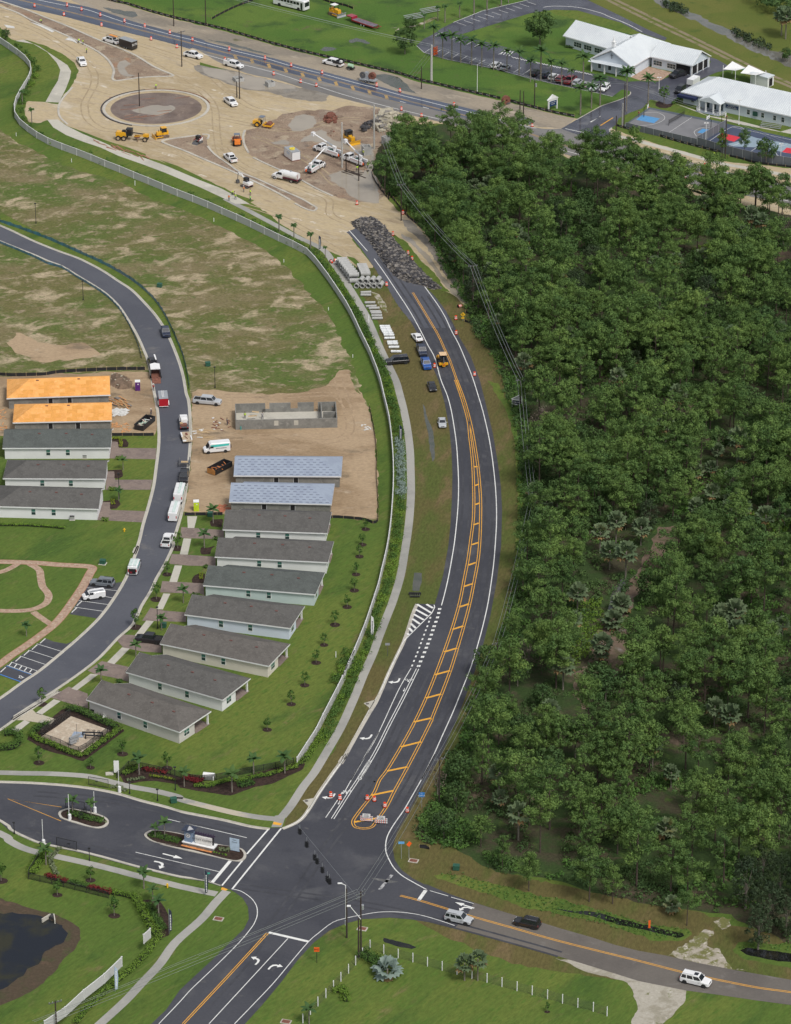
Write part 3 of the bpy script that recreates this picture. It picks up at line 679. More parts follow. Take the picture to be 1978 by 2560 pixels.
line('lane_line',m_white,7,.15,'K',1380,1165,1687,1240,k=1)
line('lane_line',m_white,7,.15,'K',1145,1453,1687,1580,'N',330,403,k=1)
line('centre_line',m_yellow,7,.14,'K',520,1073,65,1003,515,1190,k=1)
line('centre_line',m_yellow,7,.15,'N',740,920,400,1290,28,1687,k=1,dbl=.38)
line('lane_line',m_white,7,.15,'N',450,550,520,570,600,625,645,690,653,760,636,820,600,880,500,1000,300,1200,100,1390,0,1500,'M',1340,1687)
line('lane_line',m_white,7,.15,'N',912,965,520,1390,245,1687,k=1)
line('lane_line',m_white,7,.15,'N',460,1687,650,1490,800,1330,950,1150,1085,993,1170,920,1290,830,1400,795,1520,770,'O',150,745,300,742,450,757,600,792,800,857,k=3)
line('centre_line',m_yellow,8,.14,'O',340,605,500,645,740,718,960,785,1300,880,1687,990,'P',400,1155,760,1248,1020,1305,1400,1380,1687,1420,2300,1520,dbl=.36)
line('lane_line',m_white,7,.15,'O',590,563,745,608,k=1)
line('lane_line',m_white,7,.15,'O',770,618,960,672,k=1)
ARROW_T = [(-1.6,.12),(.2,.12),(.2,.42),(1.5,0),(.2,-.42),(.2,-.12),(-1.6,-.12)]
ARROW_C = [(-1.5,-.1),(-.6,-.1),(-.15,.1),(.1,.45),(.1,.75),(-.25,.75),(.35,1.65),(.9,.75),(.5,.75),(.5,.3),(.2,-.25),(-.5,-.45),(-1.5,-.45)]
def arrow(shape,k,x,y,hx,hy,s=1.0,flip=1):
 p = g(k,x,y); a = aim(p,g(k,hx,hy))
 c_,s_ = math.cos(a),math.sin(a)
 struct('road_arrow',MB().sheet([(p.x + s * (u * c_ - v * flip * s_),p.y + s * (u * s_ + v * flip * c_)) for u,v in shape],lay(8)),m_white)
arrow(ARROW_C,'Q',480,860,440,960,1.05,-1)
arrow(ARROW_C,'Q',240,1335,190,1430,1.05,-1)
arrow(ARROW_C,'L',1275,485,1225,570,1.05,-1)
arrow(ARROW_T,'Q',541,928,525,965,.5)
arrow(ARROW_T,'L',1342,530,1325,565,.5)
arrow(ARROW_T,'K',1460,1487,1560,1512,1.35)
arrow(ARROW_C,'K',1365,1550,1440,1565,1.1,-1)
arrow(ARROW_C,'N',660,1150,720,1090,1.0,1)
arrow(ARROW_C,'N',790,1195,850,1130,1.0,-1)
arrow(ARROW_T,'O',880,685,800,660,1.3)
arrow(ARROW_C,'O',885,705,800,680,.9,1)
for k,x,y in (('Q',581,846),('L',1410,437)):
 p = g(k,x,y); mb = MB()
 for dx in (-.45,.45): mb.add([(p.x + dx + r_ * math.cos(t * math.pi / 5),p.y + .2 + r_ * 1.0 * math.sin(t * math.pi / 5),lay(8)) for t in range(10) for r_ in (.36,.25)],[(2 * t,2 * t + 1,(2 * t + 3) % 20,(2 * t + 2) % 20) for t in range(10)])
 mb.ribbon([Vector((p.x - .4,p.y + .2,0)),Vector((p.x,p.y - .1,0)),Vector((p.x + .4,p.y + .2,0))],.1,lay(8)).ribbon([Vector((p.x - .1,p.y - .7,0)),Vector((p.x - .1,p.y - .2,0))],.3,lay(8))
 struct('bicycle_marking',mb,m_white)
def kerb(*a,w=.18,h=.13,gut=.55,side=1,k=3,name='kerb'):
 p = smooth(PL(*a),k)
 struct('gutter',MB().ribbon(offset(p,-side * (gut / 2 + w / 2 - .02)),gut,lay(6)),m_kerb)
 return struct(name,MB().ribbon(p,w,0,h),m_kerb)
kerb('Q',640,205,600,300,560,430,520,540,470,640,400,790,340,930,290,1040,240,1120,120,1330,0,1550,'L',1400,120,1300,250,1170,435,1080,580,1030,650,980,692,920,722,860,745,side=-1)
kerb('L',760,748,600,726,400,678,200,638,0,598,'K',1400,1066,1200,1016,1000,956,800,916,600,890,400,873,200,862,0,856,-600,836,side=-1)
kerb('K',-600,895,0,1195,80,1265,200,1327,350,1385,600,1435,850,1495,1100,1565,1300,1615,'L',0,1160,200,1187,340,1230,side=-1)
for a in (('Q',200,1040,240,1028,300,1010,330,985,250,1110,245,1075),('L',1035,510,1075,500,1150,487,1085,590,1080,555)):
 S_('drain_apron',m_conc,7,*a)
 struct('drain_cover',MB().tube(g(a[0],a[1] + 32,a[2] + 5) + Vector((0,0,.03)),g(a[0],a[1] + 32,a[2] + 5) + Vector((0,0,.06)),.35,n=12),M('iron',(.12,.11,.10),.7))
# ------------------------------------------------------------------ residential street
RR_ = PL('E',-300,90,0,212,120,265,300,350,500,430,640,480,740,525,880,600,1000,680,1120,760,1220,860,1310,960,1380,1060,1440,1170,1490,1290,1530,1400,1560,1520,1578,1630,
  'G',1600,350,1612,500,1616,650,1606,800,1592,950,1575,1100,1550,1250,1510,1400,1470,1530,'I',1470,220,1400,370,1330,490,1280,600,1200,730,1130,880,1000,1000,850,1160,700,1280,500,1420,330,1530,100,1680,
  'K',500,90,330,210,140,330,0,430,-400,700)
RL_ = PL('E',-300,230,0,350,150,410,300,470,400,515,520,560,650,640,800,730,900,800,1000,900,1080,1020,1150,1140,1200,1250,1240,1350,1268,1470,1290,1600,'G',1318,400,1330,520,1334,700,1312,900,1290,1060,1250,1220,1200,1390,1170,1520,1130,1640,
  'I',1160,220,1110,360,1060,480,1000,590,900,740,800,860,640,1010,500,1130,330,1270,180,1370,0,1500,-400,1760)
RR_,RL_ = smooth(RR_,3),smooth(RL_,3)
struct('residential_street',MB().sheet(RR_ + RL_[::-1],lay(5)),m_resasph)
for p,s in ((RR_,1),(RL_,-1)):
 struct('kerb',MB().ribbon(p,.3,0,.10),m_kerb)
 struct('gutter',MB().ribbon(offset(p,-s * .32),.45,lay(6)),m_conc)
S_('parking_bay',m_newasph,5,'I',765,520,960,535,1035,520,1060,490,990,610,900,745,830,835,790,825,590,795)
S_('parking_bay',m_newasph,5,'I',385,1000,450,1025,560,1045,640,1015,420,1200,180,1375,0,1310,-60,1290,20,1250)
for x0,y0,x1,y1 in ((735,572,1000,598),(885,645,960,660),(665,680,920,715),(625,735,880,772),(310,1045,540,1115),(240,1098,470,1170),(170,1148,400,1225),(95,1198,320,1275),(60,1225,275,1302)):
 struct('stall_line',MB().ribbon([g('I',x0,y0),g('I',x1,y1)],.13,lay(7)),m_white)
for x,y in ((672,705),(628,762),(362,1022),(293,1075),(225,1125),(155,1175),(28,1265)):
 a,b = g('I',x - 22,y + 20),g('I',x + 22,y - 20); c_ = (a + b) / 2
 w = thing('wheel_stop','white concrete wheel stop at the head of a parking bay in the pocket park','wheel stop',c_,aim(a,b),'wheel stops of the park bays')
 L_ = (b - a).length
 pt(w,'stop_bar_block',M('white_concrete',(.66,.65,.62),.8),('x',[(-L_ / 2,0),(L_ / 2,0),(L_ / 2 - .08,.13),(-L_ / 2 + .08,.13)],-.09,.09))
mb = MB()
for i in range(6):
 x,y = 100 + i * 43,1202 + i * 14
 mb.ribbon([g('I',x,y),g('I',x - 22,y + 28)],.22,lay(7))
struct('hatched_marking',mb,m_white)
line('stall_line',m_bluep,8,.22,'I',-60,1290,0,1302,180,1366,k=1)
line('stall_line',m_bluep,8,.14,'I',55,1232,268,1306,k=1)
p = g('I',180,1322); mb = MB().ribbon([p + Vector((-.5,.4,0)),p + Vector((-.1,.3,0)),p + Vector((.3,-.3,0)),p + Vector((.6,-.3,0))],.2,lay(8)).ribbon([p + Vector((-.3,.1,0)),p + Vector((-.45,-.4,0)),p + Vector((0,-.65,0)),p + Vector((.4,-.5,0))],.16,lay(9))
struct('wheelchair_symbol',mb,m_white)
PK = dict(a=('I',-300,350,0,352,300,362,500,378,700,388,760,395,782,410,760,450,700,560,620,680,540,790,470,870,400,930,250,1040,100,1140,0,1215,-300,1420),
  b=('I',160,360,100,400,0,440,-200,480),c=('I',250,370,330,420,345,490,360,560,400,610,412,650,390,700,320,740,230,762,100,768,0,765,-200,760),d=('I',280,775,340,820,430,880))
for key,w in (('a',1.75),('b',1.5),('c',1.6),('d',1.5)):
 p = smooth(PL(*PK[key]),4)
 struct('park_path',MB().ribbon(p,w,lay(4 if key != 'a' else 5)),m_paver2)
 if key == 'a':
  for s in (1,-1): struct('path_border',MB().ribbon(offset(p,s * (w / 2 + .05)),.14,lay(6)),M('terracotta_border',(.40,.20,.13),.8))
for a in ((180,60,540,85,540,160,250,155,170,150),(100,285,470,310,470,390,240,385,75,370),(20,515,370,535,375,640,350,625,0,610),(-80,740,40,765,225,780,220,860,-150,850)):
 S_('driveway',m_paver,4,'J',*a)
for a in ((1020,965,1110,970,1360,1000,1365,1120,1200,1110,1040,1075,990,1020),(740,1270,860,1190,1090,1240,1085,1365,960,1330,800,1300),(430,1500,580,1405,740,1465,745,1590,560,1540,470,1510)):
 S_('driveway',m_paver,4,'I',*a)
for a in ((930,690,1000,685,1005,742,1320,745,1315,838,925,830),(905,940,970,940,970,1010,1290,1010,1270,1095,890,1095),(860,1200,935,1200,935,1265,1240,1275,1200,1370,820,1350)):
 S_('driveway',m_paver,4,'G',*a)
LAWN = m_lawn
for i,a in enumerate((('H',230,1318,315,1318,290,1418,235,1418),('J',200,155,265,158,235,293,168,290),('J',125,383,188,385,145,525,80,522),('J',30,620,88,622,25,755,-30,750),
     ('I',1235,848,1297,855,1190,990,1137,975),('I',1030,1075,1095,1085,965,1217,905,1200),('I',765,1297,828,1305,650,1438,603,1422),('I',455,1512,512,1528,350,1645,300,1630),('K',205,340,255,355,150,440,60,440))):
 S_('front_walk',m_conc,5,*a)
S_('front_walk',m_walkc,5,'K',140,340,270,245,300,275,470,330,430,375,260,350,200,340)
S_('field_edge_grass',m_lawn,2,'E',-300,-20,0,100,300,260,640,420,880,530,1120,690,1230,760,1340,890,1440,1050,1530,1270,1600,1500,1610,1687,1580,1640,1500,1300,1380,1060,1200,860,1000,700,740,540,300,370,0,230,-300,110)
S_('pump_yard',m_gravel,4,'K',600,305,930,425,690,610,345,480,470,400)
# ------------------------------------------------------------------ sidewalks on the near side
strip('sidewalk',m_walkc,5,1.75,'F',215,-10,400,85,550,165,700,245,830,315,950,370,1060,435,1130,540,1180,610,1250,720,1330,850,1400,970,1450,1080,1500,1200,1560,1330,'T',470,0,500,100,530,215,555,330,575,450,592,600,597,750,600,900,
 598,1000,588,1150,573,1280,550,1430,512,1650,'Q',450,170,400,300,330,480,280,620,200,800,140,950,80,1090,0,1260,'L',1230,115,1130,280,1040,395,940,550,860,650)
strip('sidewalk',m_walkc,6,1.7,'K',-600,770,0,782,200,787,400,790,600,800,760,815,900,850,1100,900,1300,935,1500,985,'L',0,500,200,553,450,613,650,650,820,668)
S_('kerb_ramp',m_walkc,7,'L',800,640,900,625,860,735,770,735,790,690)
S_('tactile_pad',m_yellow,8,'L',792,690,862,705,850,722,782,712)
S_('tactile_pad',m_yellow,8,'L',355,1242,375,1248,405,1262,385,1272,345,1262)
strip('sidewalk',m_walkc,5,1.75,'K',-600,1050,0,1295,80,1355,180,1410,300,1450,450,1482,600,1515,800,1560,1000,1610,1130,1645,'L',-100,1210,0,1235,150,1268,310,1300)
strip('sidewalk',m_walkc,6,1.75,'N',395,565,300,665,180,805,'M',1480,1000,1350,1180,1200,1340,1050,1500,830,1700)
struct('upper_path',MB().sheet(PL('A',130,345,200,335,330,390,450,470,570,550,600,600,590,660,560,740,500,865,385,860,440,760,490,680,510,590,480,530,400,440,280,370),lay(5)),m_conc)
struct('upper_path',MB().sheet(PL('A',400,1010,490,1008,560,1060,700,1130,880,1205,1020,1272,1240,1340,1400,1398,1687,1520,'B',180,1590,330,1670,420,1720,300,1720,150,1650,0,1580,'A',1600,1545,1400,1460,1200,1385,1000,1315,850,1245,700,1195,560,1140,450,1075),lay(6)),m_conc)
S_('bank_grass',m_lawn,3,'A',500,1010,560,1060,700,1110,880,1180,1100,1250,1230,1300,1230,1330,1100,1290,880,1210,700,1140,560,1070)
S_('bank_grass',m_lawn,3,'A',1340,1345,1500,1400,1687,1490,'B',140,1580,460,1690,400,1720,120,1620,0,1560,'A',1500,1430)
S_('bank_grass',m_lawn,4,'A',390,395,520,450,630,530,662,598,600,600,560,540,450,460)
S_('bank_grass',m_lawn,4,'A',580,668,630,670,560,770,515,820,540,740)
S_('bank_grass',m_lawn,4,'B',0,525,120,560,230,590,120,575,0,550)
def wkerb(w,h,*a,k=3,m=None): return struct('new_kerb',MB().ribbon(smooth(PL(*a),k),w,0,h),m or m_kerb)
wkerb(.7,.15,'A',-300,-20,0,60,150,110,270,175,500,275,620,330,760,400,860,460,930,530,962,600,950,660,985,682,1150,660,1300,648,1440,645,1450,630,1300,565,1150,472,1000,405,800,325,600,235,400,155,200,75,0,10,-300,-80)
wkerb(.7,.15,'A',1687,1140,1500,1165,1400,1180,1370,1195,1400,1215,1550,1270,1687,1330,'B',200,1415,400,1505,600,1600,760,1687)
wkerb(.55,.15,'B',20,1135,75,1140,65,1175)
wkerb(.6,.15,'B',65,1235,120,1300,240,1385,330,1450,480,1510,700,1610,860,1680,'F',940,40,985,70,960,92,900,80,800,30)
wkerb(.6,.15,'B',380,1100,365,1150,375,1220,410,1290)
wkerb(.6,.15,'B',450,1330,520,1365,640,1420,800,1490,980,1590,1120,1655)
wkerb(.6,.15,'A',610,740,540,820,500,885,495,950,515,1000,570,1050)
m_trk = GM('packed_track',[((.33,.26,.165),1,0,1),((.405,.325,.215),.5,.42,.6)],fine=.22); m_lime = GM('lime_smear',[((.60,.54,.44),1,0,1),((.405,.325,.215),.7,.44,.58)],fine=.15); m_trkm = GM('mud_track',[((.33,.24,.155),1,0,1),((.40,.295,.190),.6,.45,.6)],fine=.3)
for a in (('A',0,150,300,250,560,400,760,560,800,700,720,860,740,1000,860,1090,1000,1110,1300,1200,1687,1380),('A',100,90,500,240,900,390,1250,520,1560,700,1687,760,'B',120,900,140,1100,180,1300,330,1440,640,1590,900,1687),('A',300,130,900,290,1500,480,1687,560,'B',200,740,420,900,600,940),
  ('B',150,1000,420,1050,700,1100,900,1080,1150,1010,1350,1000),('B',200,1250,350,1390,620,1500,900,1600,1080,1680,'F',1100,120,1250,200),('F',300,20,600,110,850,230,1080,380,1250,470,1400,600),('B',450,1150,620,1210,800,1290,1000,1420,1150,1560),('H',290,640,600,660,1000,640,1400,690,1600,600,1560,350,1500,150),('H',300,330,600,300,1000,310,1450,290,1600,420)):
 p = smooth(PL(*a),4)
 for d in (-.95,.95): struct('wheel_track',MB().ribbon([q + Vector((.25 * noise.noise(q * .2),.25 * noise.noise(q * .23),0)) for q in offset(p,d)],.42,lay((3.2 if a[0] != 'B' or a[1] != 450 else 3.9) + globals().get('TZ',0))),m_trk if a[0] != 'H' else m_trkm); TZ = globals().get('TZ',0) + .03
R9 = random.Random(3)
for k,x,y in (('A',700,720),('A',880,730),('A',760,520),('A',820,570),('A',640,300),('A',900,1010),('A',1380,1290),('A',1430,1310),('B',120,760),('B',180,790),('B',100,1100),('B',250,1060),('B',500,910),('B',560,925),('F',1080,120),('F',1110,60),('F',960,190),('F',820,160),('F',1000,250),('F',1180,130),('A',470,350),('A',60,140),('A',1050,330),('B',20,1480),('F',1200,270)):
 L_ = R9.uniform(20,60); S_('lime_smear',m_lime,3.3,k,x - L_,y - L_ * .2,x - L_ * .2,y - 9,x + L_,y + L_ * .22,x + L_ * .1,y + 9,rough_=(.35,.6))
# ================================================================== plants
rng = np.random.default_rng(11)
def np_mesh(name,V,F,mat,mi=None,mats=None,N=None):
 """triangles or quads from numpy arrays"""
 me = bpy.data.meshes.new(name)
 nv,(nf,k) = len(V),F.shape
 me.vertices.add(nv); me.vertices.foreach_set('co',np.ascontiguousarray(V,dtype=np.float32).ravel())
 me.loops.add(nf * k); me.loops.foreach_set('vertex_index',np.ascontiguousarray(F,dtype=np.int32).ravel())
 me.polygons.add(nf); me.polygons.foreach_set('loop_start',np.arange(0,nf * k,k,dtype=np.int32))
 for m in (mats or [mat]): me.materials.append(m)
 if mi is not None: me.polygons.foreach_set('material_index',np.ascontiguousarray(mi,dtype=np.int32))
 me.update(calc_edges=True)
 if N is not None:
  me.polygons.foreach_set('use_smooth',np.ones(nf,bool)); me.normals_split_custom_set_from_vertices(N.tolist())
 return me
def puffs(cs,rs,n,size,up=0.35,aspect=.55):
 """n small leaf triangles in a ball round each centre, mostly on its upper shell"""
 cs,rs = np.asarray(cs,float),np.asarray(rs,float)
 m = len(cs)
 d = rng.normal(size=(m,n,3)); d[...,2] = np.abs(d[...,2]) * 1.0 - up
 d /= np.linalg.norm(d,axis=2,keepdims=True)
 rr = rng.uniform(.55,1.0,(m,n,1)) * rs[:,None,None]
 c = cs[:,None,:] + d * rr
 t = rng.normal(size=(m,n,3)); t -= (t * d).sum(2,keepdims=True) * d * .6
 t /= np.linalg.norm(t,axis=2,keepdims=True)
 b = np.cross(d,t)
 s = size * rng.uniform(.6,1.3,(m,n,1))
 v0,v1,v2 = c + t * s,c - t * s * .6 + b * s * aspect,c - t * s * .6 - b * s * aspect
 V = np.stack([v0,v1,v2],2).reshape(-1,3)
 nn = d + np.array([0,0,.15]); nn /= np.linalg.norm(nn,axis=2,keepdims=True)
 return V,np.arange(len(V)).reshape(-1,3),np.repeat(nn.reshape(-1,3),3,axis=0)
LV = {}
LV['pine'] = LEAF('pine_needles',(.056,.118,.036),(.160,.250,.060),(.245,.325,.078))
LV['oak'] = LEAF('broadleaf_leaves',(.045,.095,.032),(.095,.160,.045))
LV['dark'] = LEAF('dark_feathery_leaves',(.032,.055,.028),(.062,.092,.040))
LV['palm'] = LEAF('palmetto_fronds',(.090,.140,.070),(.16,.21,.11),(.28,.24,.09))
LV['royal'] = LEAF('royal_palm_fronds',(.040,.100,.034),(.085,.150,.040))
LV['shrub'] = LEAF('understory_leaves',(.055,.130,.030),(.125,.230,.050))
LV['vine'] = LEAF('vine_leaves',(.06,.145,.030),(.12,.23,.045))
LV['hedge'] = LEAF('hedge_leaves',(.105,.200,.026),(.170,.270,.038))
LV['dkhedge'] = LEAF('dark_hedge_leaves',(.050,.115,.024),(.095,.175,.034))
LV['red'] = LEAF('red_leaves',(.11,.012,.018),(.22,.03,.03))
LV['lime'] = LEAF('lime_leaves',(.14,.20,.02),(.24,.28,.03))
LV['sage'] = LEAF('sage_leaves',(.14,.18,.09),(.24,.28,.15))
LV['brown'] = LEAF('dead_twigs',(.13,.105,.08),(.22,.18,.145))
LV['silver'] = LEAF('silver_fronds',(.18,.25,.22),(.30,.37,.33))
LV['deadfrond'] = LEAF('dry_fronds',(.20,.13,.06),(.30,.20,.09))
m_bark = M('pine_bark',(.085,.062,.050),.95,.3,3)
m_gbark = M('grey_bark',(.19,.165,.14),.95,.25,3)
m_ptrunk = M('palm_trunk',(.21,.185,.155),.9,.2,4)
def pine_mesh(seed,h=13.0,spread=3.3,base=.42,nb=15,tuft=.74,mat='pine',per=32,lf=.23):
 global rng
 rng = np.random.default_rng(seed)
 tr = MB(); bend = rng.uniform(-.35,.35,2)
 pts = [Vector((bend[0] * (t ** 2) * 1.5,bend[1] * (t ** 2) * 1.5,h * t * .97)) for t in (0,.35,.7,1)]
 rad = [.19,.15,.10,.03]
 for i in range(3): tr.tube(pts[i],pts[i + 1],rad[i],rad[i + 1],6,cap=False)
 cs,rs = [],[]
 for i in range(nb):
  f = (i + .5) / nb
  z = h * (base + (1 - base) * f)
  a = i * 2.4 + rng.uniform(-.4,.4)
  prof = math.sin(math.pi * (0.18 + .80 * f)) ** .7
  L_ = spread * prof * rng.uniform(.65,1.12)
  s = Vector((bend[0] * (z / h) ** 2 * 1.5,bend[1] * (z / h) ** 2 * 1.5,z - .5))
  e = s + Vector((math.cos(a) * L_,math.sin(a) * L_,.3 + .25 * L_))
  tr.tube(s,e,.06,.02,4,cap=False)
  k = max(3,int(L_ * 3.4))
  for j in range(k):
   t = .35 + .65 * (j + rng.random()) / k
   q = s.lerp(e,t) + Vector(rng.normal(0,.42,3)) * Vector((1,1,.5)) if False else s.lerp(e,t) + Vector((rng.normal(0,.5),rng.normal(0,.5),rng.normal(.12,.26)))
   cs.append(q); rs.append(tuft * rng.uniform(.75,1.25))
 for j in range(4): cs.append(Vector((bend[0] * 1.5 + rng.normal(0,.4),bend[1] * 1.5 + rng.normal(0,.4),h * rng.uniform(.95,1.0)))); rs.append(tuft)
 V,F,Nn = puffs([tuple(c) for c in cs],rs,per,lf)
 return np_mesh('crown',V,F,LV[mat],N=Nn),mesh_of('trunk',tr,m_bark)
def broad_mesh(seed,h=8.0,spread=3.0,mat='oak',n=60,per=26,lf=.30,bark=None,low=.25,rad=.95):
 global rng
 rng = np.random.default_rng(seed)
 tr = MB().tube((0,0,0),(0,0,h * .5),.16 * h / 8,.10 * h / 8,6,cap=False)
 cs,rs = [],[]
 for i in range(n):
  d = rng.normal(size=3); d /= np.linalg.norm(d)
  r = rng.uniform(.35,1) ** .5
  x,y,z = d[0] * spread * r,d[1] * spread * r,h * (low + (1 - low) / 2) + d[2] * h * (1 - low) / 2 * r
  cs.append((x,y,max(z,.3))); rs.append(rad * rng.uniform(.6,1.1))
  if i % 5 == 0: tr.tube((0,0,h * .3),(x * .8,y * .8,z),.05,.02,4,cap=False)
 V,F,Nn = puffs(cs,rs,per,lf,up=.5)
 return np_mesh('crown',V,F,LV[mat],N=Nn),mesh_of('trunk',tr,bark or m_gbark)
def fan_palm_mesh(seed,h=5.0,r=1.7,nf=26,mat='palm',trunk_r=.17):
 """cabbage palm: costapalmate fans on stalks"""
 rg = np.random.default_rng(seed)
 V,F,mi = [],[],[]
 for i in range(nf):
  a = i * 2.4 + rg.uniform(-.2,.2); el = math.radians(80 - 120 * (i / nf) + rg.uniform(-10,10))
  L_ = r * rg.uniform(.6,.8)
  d = np.array([math.cos(a) * math.cos(el),math.sin(a) * math.cos(el),math.sin(el)])
  c = np.array([0,0,h]) + d * L_
  s = np.array([-math.sin(a),math.cos(a),0]); u = np.cross(d,s)
  R_ = r * .62
  n0 = len(V); V.append(c - d * R_ * .15)
  k = 11
  for j in range(k):
   t = math.radians(-115 + 230 * j / (k - 1)); rr = R_ * (1.0 if j % 2 == 0 else .62)
   V.append(c + (d * math.cos(t) + s * math.sin(t)) * rr + u * (-.15 * abs(t)) * R_ + np.array([0,0,-.22 * R_ * (1 if j % 2 == 0 else .5)]))
  for j in range(k - 1): F.append((n0,n0 + 1 + j,n0 + 2 + j)); mi.append(1 if i > nf * .86 else 0)
 me = np_mesh('crown',np.array(V),np.array(F),None,mi,[LV[mat],LV['deadfrond']])
 tr = MB().tube((0,0,0),(0,0,h),trunk_r,trunk_r * .85,7)
 return me,mesh_of('trunk',tr,m_ptrunk)
def feather_palm_mesh(seed,h=7.0,r=2.2,nf=13,mat='royal',trunk_r=.2,shaft=True,droop=1.0):
 """royal or date palm: arching feather fronds"""
 rg = np.random.default_rng(seed)
 V,F = [],[]
 for i in range(nf):
  a = i * 2.4 + rg.uniform(-.25,.25); e0 = math.radians(75 - 65 * (i / nf) + rg.uniform(-8,8))
  p = np.array([0,0,h]); s = np.array([-math.sin(a),math.cos(a),0]); n0 = len(V); seg = 5
  for j in range(seg + 1):
   t = j / seg; w = .36 * math.sin(math.pi * (.12 + .85 * t)) + .03
   V.append(p + s * w - np.array([0,0,w * .55])); V.append(p.copy()); V.append(p - s * w - np.array([0,0,w * .55]))
   e = e0 - droop * 1.5 * t
   p = p + np.array([math.cos(a) * math.cos(e),math.sin(a) * math.cos(e),math.sin(e)]) * r / seg
  for j in range(seg):
   q = n0 + 3 * j
   F += [(q,q + 1,q + 4,q + 3),(q + 1,q + 2,q + 5,q + 4)]
 me = np_mesh('crown',np.array(V),np.array(F),LV[mat])
 tr = MB().tube((0,0,0),(0,0,h * (.82 if shaft else 1)),trunk_r,trunk_r * .8,8)
 out = [('crown',me),('trunk',mesh_of('trunk',tr,m_ptrunk))]
 if shaft: out.append(('crownshaft',mesh_of('crownshaft',MB().tube((0,0,h * .82),(0,0,h),trunk_r * .75,trunk_r * .45,8),M('crownshaft_green',(.13,.20,.06),.6))))
 return out
def plant(name,parts,loc,label,cat,group=None,rz=None,sc=1.0):
 t = thing(name,label,cat,loc,ru(0,6.28) if rz is None else rz,group)
 t.scale = (sc,sc,sc) if not hasattr(sc,'__len__') else sc
 for nm,me in parts: link(nm,me,t)
 return t
PINES = [pine_mesh(100 + i,h=ru(11,14.5),spread=(2.7,3.3,3.6,4.0,4.3,4.8)[i % 6],base=ru(.34,.58),nb=(11,13,15,17)[i % 4],tuft=(.62,.74,.86)[i % 3]) for i in range(12)]
OAKS = [broad_mesh(200 + i,h=ru(6.5,8.5),spread=ru(2.4,3.2),n=64) for i in range(3)]
DARKS = [broad_mesh(220 + i,h=11,spread=2.9,mat='dark',n=90,per=24,lf=.26,low=.06,rad=.8) for i in range(2)]
BARE = [broad_mesh(240,h=8,spread=2.3,mat='brown',n=36,per=10,lf=.2,low=.35)]
CPALM = [fan_palm_mesh(300 + i,h=hh,r=1.9) for i,hh in enumerate((4.2,2.2,5.5))]
def pairs(p): return [('crown',p[0]),('trunk',p[1])]
# ------------------------------------------------------------------ where the wood stands
WOOD = PL(*FW,*FE[:FE.index('D')],'D',2600,2000,1687,1950,1100,1840,840,1790,300,1680,0,1600,'C',1360,1490,1000,1370,560,1270,300,1240,0,1230,'B',1620,1290,1530,1440,'S',350,100,440,150)
def in_poly(x,y,poly):
 c = False; j = len(poly) - 1
 for i in range(len(poly)):
  a,b = poly[i],poly[j]
  if (a[1] > y) != (b[1] > y) and x < (b[0] - a[0]) * (y - a[1]) / (b[1] - a[1]) + a[0]: c = not c
  j = i
 return c
CLEAR = [PL('V',540,1480,470,1300,520,1150,380,1060,640,1000,780,900,800,780,1020,760,1010,900,900,1080,900,1160,760,1180,700,1350,680,1687,560,1687),
  PL('W',440,1020,520,1010,640,970,660,1080,610,1180,640,1290,500,1300,470,1200),PL('W',980,960,1150,870,1180,1020,1050,1080,1000,1040),PL('W',1250,650,1380,600,1400,700,1330,830,1250,820),
  PL('W',600,300,740,300,760,450,680,520,610,440),PL('W',820,1160,880,1120,900,1280,850,1340),PL('P',850,690,1250,700,1300,800,1000,850,850,760),PL('U',880,620,1300,600,1420,700,1060,780,900,720)]
